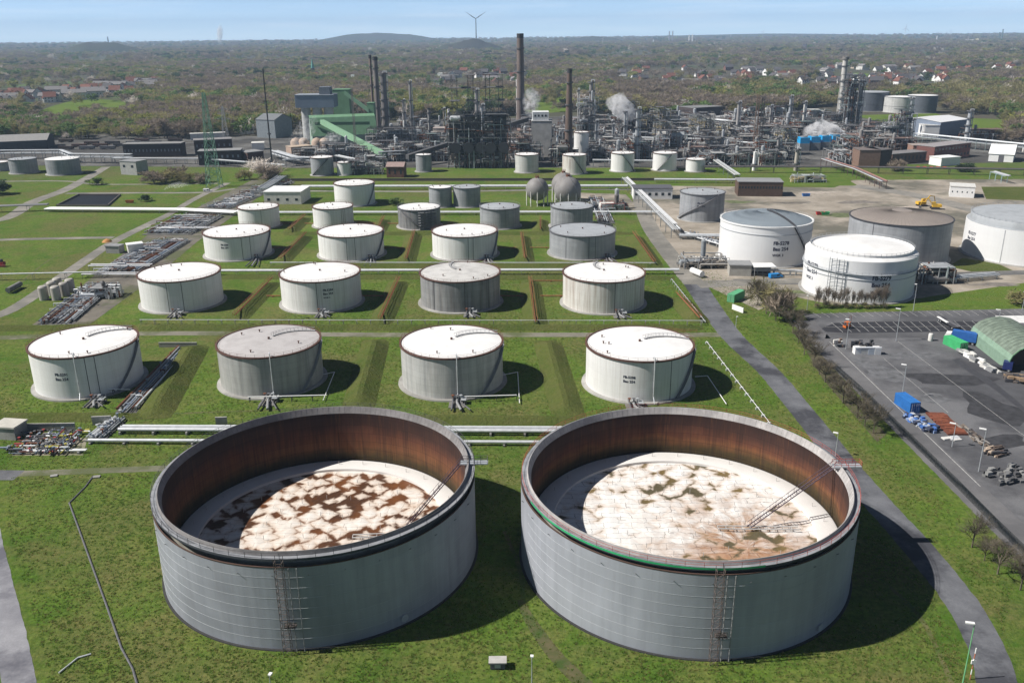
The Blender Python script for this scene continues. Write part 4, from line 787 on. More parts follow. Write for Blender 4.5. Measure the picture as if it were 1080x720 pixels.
block('long dark brick building with lit end wall left of the green pylon', (131, 166), (192, 165), 14, 11, M((.055, .042, .045)), M((.24, .235, .23)), (16, 1, .3), winmat=M((.2, .22, .25)), wy=(.4, .6))
block('dark brick building behind the green pylon', (210, 174.5), (255, 173), 15, 11, M((.06, .045, .045)), M((.26, .26, .26)), (8, 1, .35), winmat=M((.25, .27, .3)), wy=(.5, .7))
block('dark brick annex behind the pylon, in the second line', (206, 163), (246, 161), 15, 12, M((.07, .045, .045)), M((.24, .23, .23)), (7, 1, .3), winmat=M((.2, .2, .22)), wy=(.5, .7))
block('brick building with grey roof right of the green pylon', (262, 173), (279, 171), 15, 9, M((.10, .06, .05)), M((.25, .25, .25)), None)
block('grey house with two windows left of the bushes', (128, 184), (145, 185), 12, 10, M((.38, .38, .37)), GREY, (2, 1, .3), wy=(.55, .75))
block('white penthouse building at the wood edge above the brick roofs', (255, 142), (268, 141), 12, 9, OFFW, WHITE, (3, 1, .6))
block('white box building on the far lawn right of the pylon', (266, 158.5), (279, 158), 12, 6, WHITE, OFFW)
block('grey-green shed with pitched roof left of the coal bunker', (291, 146), (309, 143), 24, 18, M((.23, .26, .28)), M((.16, .17, .18)), None, kind='gable_y', rise=5, name='shed', cat='shed')
block('row of tan round-topped silos base building before the green hall', (308, 167), (330, 165), 12, 9, M((.40, .30, .24)), M((.45, .36, .28)), None)
for k, x in enumerate((313, 321, 335, 343)):
    P = G(x, 160); t = tag(MB().lathe([(5, 0), (5, 9), (3.2, 11.5), (.1, 12.6)], 20, (P.x, P.y)).build('silo', M((.42, .32, .25)), smooth=True), ('leftmost', 'second from left', 'second from right', 'rightmost')[k]+' of the four tan silos under the steam', 'silo')
block('small red brick house on the track before the refinery', (408, 187.5), (426, 187.5), 12, 8, BRICK, M((.30, .22, .20)), (3, 1, .3), kind='gable_x')
block('beige transformer house between the thin stacks', (457, 150), (469, 150), 14, 13, M((.55, .47, .42)), M((.35, .3, .28)), (1, 1, .7), winmat=M((.22, .13, .11)))
block('brown brick cube building with white tank on the right', (905, 177), (927, 177), 18, 13, M((.20, .13, .10)), M((.17, .14, .13)), None)
block('dark annexe of the brown brick cube building', (927.3, 177), (939, 176), 17, 13, M((.06, .045, .045)), M((.13, .12, .12)), None)
block('long low brick building behind the cube building', (940, 174), (976, 171), 14, 8, M((.14, .09, .075)), M((.2, .19, .19)), (9, 1, .4), winmat=DARK)
block('two-storey red brick building with grey roof at right', (984, 170), (1022, 165), 16, 11, M((.16, .07, .06)), M((.30, .28, .28)), (11, 2, .5))
block('tan brick building left of the red brick one', (962, 164), (981, 164), 13, 8, M((.28, .17, .13)), M((.34, .28, .25)), None)
block('large white-roofed blue-grey warehouse beyond the right pipe rack', (990, 146), (1019, 142), 42, 15, M((.20, .24, .31)), M((.68, .69, .70), .5, 0, .06), None, kind='gable_x', rise=2.5, name='warehouse', cat='warehouse')
block('white gabled front hall of the blue-grey warehouse', (974, 146), (989.5, 146), 30, 12, WHITE, OFFW, None)
block('white marquee tent with pitched roof at the right edge', (1042, 170), (1068, 171.5), 28, 6, WHITE, WHITE, None, name='marquee', cat='tent', kind='gable_x', rise=6, door=(.4, .62, 5))
block('white low storage building in front of the brick building', (992, 175.5), (1012, 174), 12, 6, WHITE, WHITE, None)
block('grey-white flat shed row beyond the refinery at the wood edge', (712, 121), (756, 119.5), 40, 9, M((.16, .16, .17)), M((.55, .56, .56)), (14, 1, .5), kind='gable_x', rise=4, name='factory_hall', cat='factory hall')
block('pale green-roofed hall left of the shed row at the wood edge', (709, 119), (730, 118), 35, 11, M((.40, .44, .42)), M((.50, .56, .52)), None, kind='gable_x', rise=3, name='factory_hall', cat='factory hall')
block('dark brick hall right of the shed row', (731, 126), (762, 124), 30, 13, M((.065, .05, .05)), M((.2, .2, .2)), None, name='factory_hall', cat='factory hall')
block('long dark conveyor shed behind the right pipe jungle', (752, 133.5), (806, 127), 12, 9, DARK, M((.33, .33, .33)), None, name='shed', cat='shed')
block('long white tank wagon shed at the wood edge on the left', (201, 148), (238, 146.5), 8, 6, M((.55, .55, .55)), OFFW, None, name='shed', cat='shed')
block('white steaming cooling hall at right with louvred front', (852, 131), (868, 131), 30, 14, WHITE, OFFW, (3, 1, .4), winmat=GREY, name='cooling_hall', cat='cooling hall')
# concrete tower with penthouse
t = block('tall pale concrete tower block with white penthouse in the refinery', (560.5, 164), (581.5, 164), 18, ZT(G(571, 164), 128), M((.40, .395, .38), .8, 0, .22, .25), M((.4, .4, .4)), None, name='concrete_tower', cat='tower')
P = G(561, 164); hT = ZT(G(571, 164), 128); w = 18.2/PPM(P)
m = MB(); m.bx(P.x+.8, P.x+w-.3, P.y+1.5, P.y+15, hT+.45, hT+7.5); m.build('penthouse', M((.68, .70, .70)), t)
for k in range(4): MB().bx(P.x+2.2+k*3.0, P.x+3.7+k*3.0, P.y+1.42, P.y+1.55, hT+3.6, hT+5.2).build('window', GLASS, t)
# green coal hall, tower and conveyors
t = thing('coal_hall', 'green coal hall with tower and pitched roof in the refinery', 'coal hall', G(335, 160))
gA = G(331, 158); gB = G(398, 155); u = (gB-gA); W = u.length; u.normalize(); v = Vector((-u.y, u.x, 0)); zr = ZT(gA+v*18, 124); q = lambda x, y, z: gA+u*x+v*y+Vector((0, 0, z))
MB().add([q(0, 0, 0), q(0, 36, 0), q(0, 26, zr), q(0, 10, zr)], [(0, 1, 2, 3)]).add([q(0, 0, 0), q(W, 0, 0), q(W, 2, 12), q(0, 2, 12)], [(0, 1, 2, 3)]).add([q(W, 0, 0), q(W, 36, 0), q(W, 26, zr), q(W, 10, zr)], [(0, 1, 2, 3)]).add([q(0, 36, 0), q(W, 36, 0), q(W, 26, zr), q(0, 26, zr)], [(0, 1, 2, 3)]).build('wall', M((.32, .41, .34), .6, 0, .1), t)
MB().add([q(-1, 1.7, 11.8), q(W+1, 1.7, 11.8), q(W+1, 10, zr+.2), q(-1, 10, zr+.2), q(W+1, 18, zr+2), q(-1, 18, zr+2), q(W+1, 26.3, zr+.2), q(-1, 26.3, zr+.2)], [(0, 1, 2, 3), (3, 2, 4, 5), (5, 4, 6, 7)]).build('roof', GREENP, t)
MB().bx(q(0, 8, 0).x+4, q(W, 8, 0).x-2, q(0, 8.6, 0).y-3, q(0, 8, 0).y-.5, zr-6, zr-3.2).build('gutter_band', GREEND, t)
t2 = block('tall green conveyor tower rising behind the green hall', (354, 146), (371, 146), 16, ZT(G(360, 146), 95), GREENP, GREENP, None, name='conveyor_tower', cat='tower')
block('small green transfer tower at the end of the upper conveyor', (389, 146), (396, 146), 9, ZT(G(392, 146), 109), GREENP, GREENP, None, name='conveyor_tower', cat='tower')
def conveyor(label, a, za, b, zb, w, h, mat, legs=3):
    A = G(*a)+Vector((0, 0, za)); B = G(*b)+Vector((0, 0, zb)); t = thing('conveyor', label, 'conveyor', (A.x, A.y, 0)); d = (B-A).normalized(); e = Vector((-d.y, d.x, 0)).normalized()*w/2; n = Vector((0, 0, h))
    MB().add([A+e, A-e, B-e, B+e, A+e+n, A-e+n, B-e+n, B+e+n], [(3, 2, 1, 0), (4, 5, 6, 7), (0, 1, 5, 4), (1, 2, 6, 5), (2, 3, 7, 6), (3, 0, 4, 7)]).build('gallery', mat, t)
    m = MB()
    for k in range(1, legs+1):
        p = A+(B-A)*k/(legs+1); m.bar((p.x-w/2, p.y, 0), (p.x, p.y, p.z), .35); m.bar((p.x+w/2, p.y, 0), (p.x, p.y, p.z), .35)
    m.build('trestle', DGREY, t)
P1 = G(366, 146)
conveyor('upper green sloping conveyor from the tall green tower', (367, 146), ZT(P1, 100), (391, 146), ZT(G(391, 146), 119), 4, 4, M((.22, .38, .24), .6, 0, .1), 1)
conveyor('long green sloping conveyor in front of the green hall', (342, 157), ZT(G(342, 157), 131), (406, 172), ZT(G(406, 172), 166), 4, 4, M((.22, .38, .24), .6, 0, .1), 4)
conveyor('dark sloping conveyor crossing the furnace blocks', (430, 176), 6, (556, 158), ZT(G(556, 158), 128), 4, 3.5, M((.085, .085, .09)), 5)
t = thing('coal_bunker', 'blue-grey coal bunker block standing on concrete silos', 'bunker', G(315, 150)); A = G(315, 150); s = PPM(A); wB = 40/s; z0, z1 = ZT(A, 114), ZT(A, 101)
MB().bx(A.x, A.x+wB, A.y, A.y+22, z0, z1).build('bunker_box', BLUEG, t); MB().bx(A.x-.4, A.x+wB+.4, A.y-.4, A.y+22.4, z1+.003, z1+.6).build('roof', M((.25, .28, .32)), t); MB().bx(A.x-.15, A.x+.0, A.y+.2, A.y+21.8, z0+.2, z1-.2).build('end_cladding', M((.6, .66, .7)), t)
MB().bx(A.x+wB*.62, A.x+wB*.9, A.y+4, A.y+16, z1+.6, ZT(A, 92.5)).build('lift_house', M((.16, .18, .21)), t)
for k in range(3): MB().cyl((A.x+wB*(.2+.3*k), A.y+10, 0), (A.x+wB*(.2+.3*k), A.y+10, z0), wB*.12, n=20).build('silo', M((.42, .43, .42)), t, True)
# cooler bank
for k in range(4):
    P = G(843+11.5*k, 159.5-.9*k); t = thing('fan_cooler', ('leftmost', 'second from left', 'third from left', 'rightmost')[k]+' of the four bright blue cooler boxes', 'cooler', P)
    MB().bx(P.x, P.x+8.6, P.y, P.y+10, 0, 6.5).build('base', M((.27, .29, .31)), t); MB().bx(P.x+.2, P.x+8.4, P.y+.2, P.y+9.8, 6.503, 11.5).build('housing', CYAN, t); MB().cyl((P.x+4.3, P.y+5, 11.5), (P.x+4.3, P.y+5, 12.3), 3., n=20).build('fan_ring', GREY, t)
# ---------------------------------------------------------------- chimneys, columns, masts
def chimney(label, x, yb, yt, wb, wt, mat, cap=DARK, capw=1.0, name='chimney'):
    P = G(x, yb); s = PPM(P); h = ZT(P, yt); rb, rt = wb/2/s, wt/2/s; t = thing(name, label, 'chimney', P); n = 28
    MB().lathe([(rb+(rt-rb)*k/10, h*k/10) for k in range(11)], n, (P.x, P.y)).build('shaft', mat, t, True)
    MB().lathe([(rt*capw+.05, h*.955), (rt*capw+.25, h*.958), (rt*capw+.25, h), (rt*.75, h+.05), (rt*.7, h-4)], n, (P.x, P.y)).build('crown', cap, t)
    for q in (.35, .62, .85):
        r = rb+(rt-rb)*q; MB().lathe([(r, h*q), (r+.9, h*q+.1), (r+.9, h*q+1.1), (r+.85, h*q+1.1), (r+.85, h*q+.2)], n, (P.x, P.y)).build('platform', DGREY, t)
    m = MB(); m.bar((P.x+rb*.3, P.y-rb-.3, 0), (P.x+rt*.3, P.y-rt-.3, h), .3); m.build('ladder', DARK, t)
CH1 = shell_mat('chimney_brown', (.21, .165, .145), (.10, .085, .08), .1, .7, .12, 4, 6); CH2 = shell_mat('chimney_dark', (.16, .115, .095), (.07, .055, .05), .1, .7, .12, 4, 6); CH3 = shell_mat('chimney_pale', (.60, .59, .55), (.26, .25, .24), .1, .5, .1, 4, 6)
chimney('tallest brown chimney standing in the middle of the refinery', 549.2, 140, 35.5, 9.4, 6.6, CH1)
chimney('shorter dark brown chimney in front of the concrete tower side', 599.5, 172, 72.5, 9.6, 4.8, CH2)
chimney('pale concrete chimney with dark crown at the right process block', 884.5, 128, 60, 6.4, 5.2, CH3, M((.2, .19, .18)), 1.25)
chimney('tall weathered steel stack leading the column group at left', 400, 142, 60, 5.8, 5.2, shell_mat('stack_grey', (.24, .21, .20), (.11, .10, .10), .15, .7, .15, 4, 5), name='steel_stack')
chimney('slim brown stack beside the tall weathered steel stack', 395, 142, 58, 2.8, 2.5, shell_mat('stack_brown', (.25, .19, .17), (.13, .10, .09), .15, .6, .15, 4, 5), name='steel_stack')
chimney('black slender flare mast left of the green hall', 287.5, 178, 73, 1.7, 1.1, M((.025, .024, .026)), name='flare_mast')
chimney('white slim stack between the furnace blocks', 474.2, 150, 115, 2.3, 2.3, WHITE, OFFW, name='steel_stack')
chimney('grey slim stack left of the beige transformer house', 453.5, 151, 114, 2.6, 2.6, M((.3, .29, .28)), name='steel_stack')
chimney('thin pale stack at the side of the tallest chimney', 545.5, 140, 84, 1.7, 1.7, OFFW, OFFW, name='steel_stack')
def column(label, x, yb, yt, w, mat=PIPEG, plats=4, n=16, taper=.9):
    P = G(x, yb); s = PPM(P); h = ZT(P, yt); r = w/2/s; t = thing('process_column', label, 'column', P)
    MB().lathe([(r, 0), (r, h*.6), (r*taper, h*.63), (r*taper, h*.98), (r*.4, h), (.01, h)], n, (P.x, P.y)).build('vessel', mat, t, True)
    for k in range(plats):
        z = h*(.3+.68*k/max(1, plats-1)); MB().lathe([(r, z), (r+1.3, z+.05), (r+1.3, z+1.1), (r+1.25, z+1.1), (r+1.25, z+.2), (r, z+.15)], n, (P.x, P.y)).build('platform', M((.13, .13, .135)), t)
    m = MB(); m.tube([(P.x+r+.8, P.y-.5, 0), (P.x+r+.8, P.y-.5, h+1.5), (P.x, P.y, h+1.5), (P.x, P.y, h-.5)], .35, 6); m.build('overhead_pipe', LSTEEL, t)
    m = MB(); m.bar((P.x-r*.5, P.y-r-.6, 0), (P.x-r*.5, P.y-r-.6, h), .35); m.build('ladder', GREY, t)
WT = shell_mat('vessel_weathered', (.38, .37, .36), (.17, .16, .16), .2, .7, .2, 3, 5)
for a in [('dark banded column right of the tall steel stack', 407.4, 143, 77, 6.8, shell_mat('vessel_dark', (.20, .185, .185), (.09, .085, .09), .2, .7, .2, 3, 5), 6), ('slim pale column right of the column group', 434.5, 143, 86, 2.8, WT, 3), ('shorter slim column left of the slim pale one', 427, 143, 106, 2.6, WT, 3),
          ('dark column rising between the two furnace blocks', 503.5, 148, 95, 4.0, WT, 4), ('grey square-looking column right of the dark one between furnaces', 509, 150, 111, 4.2, PIPEG, 2), ('grey column behind the beige house', 469, 148, 115, 2.0, M((.28, .24, .17)), 3),
          ('tall vessel column left of the twin in the middle units', 616.5, 155, 104, 4.6, STEEL, 4), ('tall framed column right of the twin in the middle units', 622.5, 155, 86, 4.6, WT, 6), ('thin column with arm left of the twin columns', 609, 150, 95, 1.2, OFFW, 2),
          ('tall grey column right of the steaming frame', 671, 170, 115, 4.2, STEEL, 5), ('slim grey column left of the white sphere', 658, 160, 118, 2.4, STEEL, 3), ('dark capped column at the wood edge right of centre', 777, 143, 108, 3.4, WT, 2), ('short white column at the front of the pipe jungle', 795, 180, 160, 3.8, WHITE, 1),
          ('grey column behind the blue coolers, taller', 831, 140, 102, 3.2, STEEL, 4), ('white-grey column behind the blue coolers, shorter', 846, 140, 108, 2.4, OFFW, 3), ('brownish column left of the coolers', 819, 172, 145, 3.2, WT, 3), ('thick tan column in front of the coolers', 839, 180, 158, 4.2, M((.36, .33, .28)), 2), ('slim dark column at the jungle skyline', 811, 140, 112, 2.4, WT, 3),
          ('pale vessel column of the right process block, left one', 894, 134, 80, 5.2, shell_mat('vessel_pale', (.46, .47, .46), (.2, .21, .22), .1, .7, .2, 3, 5), 6), ('dark vessel column of the right process block, right one', 904, 134, 86, 4.6, WT, 5), ('slim column with pipes before the pale far tank', 957, 143, 104, 3.0, STEEL, 5), ('grey round column beside the far lawn', 961, 145, 126, 2.8, STEEL, 2), ('silver column with platform right of the warehouse', 1018.5, 150, 117, 4.6, STEEL, 4),
          ('two-storey silver column foot left of the pipe jungle', 646, 152, 132, 2.2, STEEL, 2), ('left of two tan drums standing in the jungle', 708, 155, 140, 2.8, M((.42, .40, .34)), 1), ('right of two tan drums standing in the jungle', 714, 155, 139, 2.8, M((.42, .40, .34)), 1), ('grey slim column behind the white cylinder tank', 628, 160, 128, 2.4, STEEL, 3), ('thin column in the right corner by the pipe rack', 1079, 160, 138, 2.0, OFFW, 1)]:
    column(*a)
def lattice(label, x, yb, yt, wb, wt, mat, arms=(), name='lattice_mast', cat='mast', bar=.22):
    P = G(x, yb); h = ZT(P, yt); t = thing(name, label, cat, P); n = max(5, int(h/5)); m = MB(); hw = lambda z: (wb+(wt-wb)*z/h)/2
    for k in range(n):
        z0, z1 = h*k/n, h*(k+1)/n; a, b = hw(z0), hw(z1); c0 = [(-a, -a), (a, -a), (a, a), (-a, a)]; c1 = [(-b, -b), (b, -b), (b, b), (-b, b)]
        for i in range(4):
            j = (i+1) % 4; p = lambda c, z: (P.x+c[0], P.y+c[1], z)
            m.bar(p(c0[i], z0), p(c1[i], z1), bar); m.bar(p(c0[i], z0), p(c1[j], z1), bar*.6); m.bar(p(c0[j], z0), p(c1[i], z1), bar*.6); m.bar(p(c1[i], z1), p(c1[j], z1), bar*.6)
    m.build('lattice_body', mat, t)
    for z, L in arms:
        m = MB(); z *= h; b = hw(z)
        for s in (-1, 1): m.bar((P.x+s*b, P.y, z), (P.x+s*L, P.y, z+.3), bar); m.bar((P.x+s*b, P.y, z+2), (P.x+s*L, P.y, z+.3), bar)
        m.build('cross_arm', mat, t)
    return t
GRL = M((.17, .33, .24), .7, 0, .1)
lattice('tall green lattice pylon at left in front of the brick buildings', 226.5, 197, 98, 9, 1.6, GRL, bar=.36)
lattice('distant pale power pylon at the wood edge', 238.5, 148, 112, 6, 1, M((.45, .45, .45)), [(.62, 7), (.76, 6), (.9, 5)], 'power_pylon', 'pylon', .3)
lattice('brown lattice flare tower at the jungle skyline, left one', 795.5, 158, 100, 3, 2, M((.22, .15, .11)), bar=.28); lattice('dark lattice flare tower at the jungle skyline, right one', 801, 158, 102, 3, 2, M((.10, .09, .085)), bar=.28)
lattice('green-grey lattice tower before the pale far tank', 955.5, 146, 106, 5, 4, M((.13, .17, .16)), bar=.3); lattice('thin lattice mast left of the steel stack group', 376, 170, 92, 1.6, 1.2, M((.30, .25, .24)), bar=.2)
# ---------------------------------------------------------------- process units
def unit_parts(t, x0, y0, w, d, h, seed, fm, dense=1.0, vessels=3, derrick=0):
    r_ = random.Random(seed); m = MB(); nx = max(2, int(w/6)+1); ny = max(2, int(d/7)+1); nz = max(1, int(h/5.5))
    xs = [x0+w*i/(nx-1) for i in range(nx)]; ys = [y0+d*i/(ny-1) for i in range(ny)]
    hz = [[h*r_.choice((.55, .8, 1, 1)) for _ in ys] for _ in xs]
    for i, x in enumerate(xs):
        for j, y in enumerate(ys): m.bar((x, y, 0), (x, y, hz[i][j]), .42)
    for k in range(1, nz+1):
        z = h*k/nz
        for j, y in enumerate(ys):
            if z <= max(hz[i][j] for i in range(nx))+.1: m.bar((xs[0], y, z), (xs[-1], y, z), .34)
        for i, x in enumerate(xs):
            if z <= max(hz[i])+.1: m.bar((x, ys[0], z), (x, ys[-1], z), .34)
        if r_.random() < .75:
            a = r_.uniform(0, .4); b = r_.uniform(.55, 1); m.bx(x0+w*a, x0+w*b, y0+.1, y0+d*r_.uniform(.4, .95), z-.1, z+.12)
            m.bar((x0+w*a, y0, z+1.1), (x0+w*b, y0, z+1.1), .12)
    for i in range(nx-1):
        if r_.random() < .6: z = h/nz*r_.randint(0, nz-1); m.bar((xs[i], y0, z), (xs[i+1], y0, z+h/nz), .2); 
    if derrick:
        for (dx, dw) in ((.22, .16), (.72, .16)):
            for a in (0, dw):
                for b in (.2, .6): m.bar((x0+w*(dx+a-.08), y0+d*b, h), (x0+w*(dx+a-.08), y0+d*b, h+derrick), .36)
            for k in range(1, 7):
                z = h+derrick*k/6
                for b in (.2, .6): m.bar((x0+w*(dx-.1), y0+d*b, z), (x0+w*(dx+dw-.06), y0+d*b, z), .3)
                if k in (2, 4, 6): m.bx(x0+w*(dx-.14), x0+w*(dx+dw), y0+d*.15, y0+d*.65, z-.15, z+.12)
        m.bx(x0+w*.1, x0+w*.9, y0+d*.2, y0+d*.6, h+derrick*.66, h+derrick*.66+.4)
    m.build('steel_frame', fm, t); em = r_.choice((M((.045, .045, .048)), M((.06, .055, .055)), M((.05, .055, .06)), M((.085, .07, .06))))
    for k in range(int(3+w*d/90)):
        a, b = r_.uniform(.15, .38)*w, r_.uniform(.2, .5)*d; x, y = x0+r_.uniform(.02, .98)*(w-a), y0+r_.uniform(.1, .95)*(d-b); z = h/nz*r_.randint(0, max(0, nz-2)); MB().bx(x, x+a, y, y+b, z+.1, z+h/nz*r_.uniform(.5, .95)).build('dark_filler', em, t)  # dark filler boxes added inside the frame to block light through it
    for k in range(vessels):
        z = h/nz*r_.randint(0, nz-1)+.6; m = MB(); r = r_.uniform(1., 2.1); px, py = x0+w*r_.uniform(.15, .85), y0+d*r_.uniform(.1, .8); c = r_.choice((STEEL, LSTEEL, GREY, WT, OFFW, M((.30, .27, .25)), M((.22, .24, .26)), M((.20, .11, .08)), M((.13, .12, .12)), WT))
        if r_.random() < .5: L = r_.uniform(4, 9); m.cyl((px-L/2, py, z+r), (px+L/2, py, z+r), r, n=14); m.cyl((px-L/2-.8, py, z+r), (px-L/2, py, z+r), r*.4, r, 14); m.cyl((px+L/2, py, z+r), (px+L/2+.8, py, z+r), r, r*.4, 14)
        else: L = r_.uniform(5, 11); m.cyl((px, py, z), (px, py, z+L), r*.8, n=14); m.cyl((px, py, z+L), (px, py, z+L+.8), r*.8, r*.2, 14)
        m.build('vessel', c, t, True)
    for c in (r_.choice((LSTEEL, STEEL, M((.44, .42, .39)))), r_.choice((PIPEG, M((.20, .19, .185)), M((.28, .25, .22)))), r_.choice((RUST, RUST, M((.38, .30, .26)), DGREY, M((.5, .40, .2)))), r_.choice((OFFW, STEEL, M((.33, .38, .38))))):
        m = MB()
        for k in range(int(13*dense)):
            z = r_.uniform(.8, h*.95); r = r_.choice((.12, .18, .25, .35, .45)); x, y = x0+w*r_.random(), y0+d*r_.random()*.9; kk = r_.random()
            if kk < .45: L = w*r_.uniform(.25, .8); a = max(x0-2, x-L/2); b = min(x0+w+2, x+L/2); m.tube([(a, y, max(.3, z-r_.uniform(0, 4))), (a, y, z), (b, y, z), (b, y, max(.3, z-r_.uniform(1, 6)))], r, 6)
            elif kk < .75: m.cyl((x, y, .2), (x, y, z+r_.uniform(0, 2)), r, n=6)
            else: L = d*r_.uniform(.2, .7); m.cyl((x, max(y0, y-L/2), z), (x, min(y0+d, y+L/2), z), r, n=6)
        m.build('pipework', c, t)
def unit(label, a, b, ytop, depth, seed, fm=DARK, dense=1., vessels=3, derrick_y=None, name='process_unit'):
    A, B = G(*a), G(*b); h = ZT(A, ytop); t = thing(name, label, 'process unit', A)
    unit_parts(t, A.x, A.y, B.x-A.x, depth, h, seed, fm, dense, vessels, (ZT(A, derrick_y)-h) if derrick_y else 0)
    return t
t = unit('dark furnace block with twin derricks, left of the pair', (473, 178), (507, 178), 121, 30, 21, M((.105, .105, .11)), 4, 10, 80, 'furnace_block')
A = G(473, 178); B = G(507, 178)
MB().bx(A.x+1, B.x-1, A.y+5, A.y+27, 10, ZT(A, 124)).build('casing', M((.045, .047, .052), .8, 0, .5, .3), t)
t = unit('dark furnace block with twin derricks, right of the pair', (509.5, 178), (536, 178), 121, 30, 22, M((.115, .118, .122)), 4, 9, 79, 'furnace_block')
A2 = G(510, 178); B2_ = G(536, 178); MB().bx(A2.x+1, B2_.x-1, A2.y+5, A2.y+27, 10, ZT(A2, 124)).build('casing', M((.06, .064, .07), .8, 0, .5, .3), t)
for P0, n in ((A, 3), (A2, 2)):
    for k in range(n):
        x = P0.x+6+k*10; m = MB(); m.cyl((x, P0.y-1.2, 16), (x, P0.y+1, 16), 4.2, n=20); m.build('burner_drum', M((.05, .05, .055)), t)
unit('tall dark framed unit of the right process block beside the pale chimney', (889, 136), (908, 136), 80, 22, 23, M((.075, .085, .09)), 4, 8)
unit('steaming framed reactor with white roof deck, behind the white sphere', (653, 147), (672, 147), 104, 16, 24, M((.10, .085, .085)), 1.5, 5)
unit('dark low unit under the column group left of centre', (388, 158), (438, 158), 136, 24, 25, M((.07, .068, .07)), 3, 8)
unit('blackish unit before the brown chimney foot', (582, 176), (598, 176), 150, 18, 26, DARK, 2, 4)
unit('unit of pale pipes left of the concrete tower', (537, 170), (559, 170), 138, 20, 27, M((.25, .17, .14)), 3, 5)
unit('framed column unit around the twin columns', (610, 160), (629, 160), 100, 12, 28, M((.16, .15, .15)), 2.5, 5)
unit('dark green-grey unit left of the far lawn at right', (930, 150), (955, 150), 128, 20, 29, M((.085, .10, .10)), 2.5, 6)
unit('unit around the dark column foot right of the pale far tank', (944, 150), (962, 150), 116, 12, 30, M((.08, .095, .10)), 2, 4)
unit('low rusty unit right of the silver column', (1022, 150), (1060, 150), 137, 20, 31, M((.16, .11, .09)), 2.5, 5)
PROTO = []
for k, (w, d, h, fm, de, ve, look) in enumerate([(24, 16, 15, M((.14, .14, .145)), 2.2, 4, 'grey framed'), (20, 18, 19, M((.085, .085, .09)), 2.4, 4, 'tall dark framed'), (30, 14, 10, M((.24, .23, .22)), 2.6, 6, 'low pale'), (18, 16, 24, M((.12, .115, .115)), 2.4, 4, 'high narrow'), (28, 18, 12, M((.18, .12, .10)), 2.4, 5, 'rust-brown'), (26, 14, 14, M((.13, .16, .16)), 2.4, 6, 'green-grey'), (22, 14, 9, M((.33, .33, .33)), 2.4, 6, 'squat light grey'), (34, 16, 13, M((.09, .09, .095)), 3, 6, 'wide dark')]):
    t = thing('process_unit', 'proto', 'process unit', (0, 0, 0)); unit_parts(t, -w/2, 0, w, d, h, 100+k, fm, de, ve); PROTO.append((t, look, w))
ANCH = [(330, 'the green hall'), (395, 'the tall steel stack'), (434, 'the slim pale column'), (490, 'the left furnace block'), (523, 'the right furnace block'), (549, 'the tallest chimney'), (571, 'the concrete tower'), (600, 'the dark brown chimney'), (622, 'the twin columns'), (671, 'the tall grey column'), (710, 'the tan drums'), (777, 'the dark capped column'), (798, 'the flare towers'), (831, 'the columns behind the coolers'), (862, 'the blue coolers'), (886, 'the pale chimney'), (920, 'the brown brick cube'), (957, 'the lattice tower before the far tank'), (1018, 'the silver column')]
RES = [(318, 400, 120, 158), (466, 541, 130, 182), (556, 600, 150, 176), (835, 890, 148, 179), (900, 945, 160, 182), (960, 1040, 130, 182), (606, 622, 164, 176), (640, 748, 172, 190), (539, 625, 174, 190), (326, 374, 172, 190), (436, 458, 174, 190), (405, 430, 176, 190)]
ur = random.Random(5); usedP = set(); UL = {}
for y, x0, x1, st in [(184, 380, 740, 26), (177, 345, 905, 24), (170, 330, 985, 23), (163.5, 335, 960, 22), (157.5, 345, 960, 21), (151.5, 400, 955, 20), (146, 405, 950, 20), (140.5, 412, 930, 19), (135.5, 540, 905, 19), (131, 610, 890, 19)]:
    x = x0
    while x < x1:
        xx = x+ur.uniform(-5, 5); yy = y+ur.uniform(-1.3, 1.3); x += st*ur.uniform(.9, 1.3)
        if any(a < xx < b and c < yy < d for a, b, c, d in RES): continue
        if yy > 180 and not (375 < xx < 440 or 620 < xx < 640): continue
        k = ur.choice((0, 2, 2, 4, 5, 6, 6, 7, 7, 0, 1, 3) if yy < 172 else (2, 4, 6, 0, 7)); t, look, w = PROTO[k]; P = G(xx, yy)
        an = min(ANCH, key=lambda a: abs(a[0]-xx)); rel = 'left of' if xx < an[0]-4 else ('right of' if xx > an[0]+4 else 'in line with'); row = 'at the front' if yy > 174 else 'near front' if yy > 166 else 'mid-depth' if yy > 154 else 'well back' if yy > 143 else 'at the back edge'
        lab = '%s process unit %s, %s' % (look, row, rel+' '+an[1])
        UL[lab] = UL.get(lab, 0)+1
        if UL[lab] > 1: lab = '%s process unit %s, further %s' % (look, row, ('%s of ' % ('left' if rel[0] == 'l' else 'right'))+an[1]); UL[lab] = UL.get(lab, 0)+1
        sc = ur.uniform(.8, 1.15)
        if k in usedP: dup(t, P, ur.choice((0, 0, 0, pi/2)), sc, lab, 'process units of the refinery')
        else: usedP.add(k); t.location = P; t['label'] = lab; t['group'] = 'process units of the refinery'; t.scale = (sc,)*3
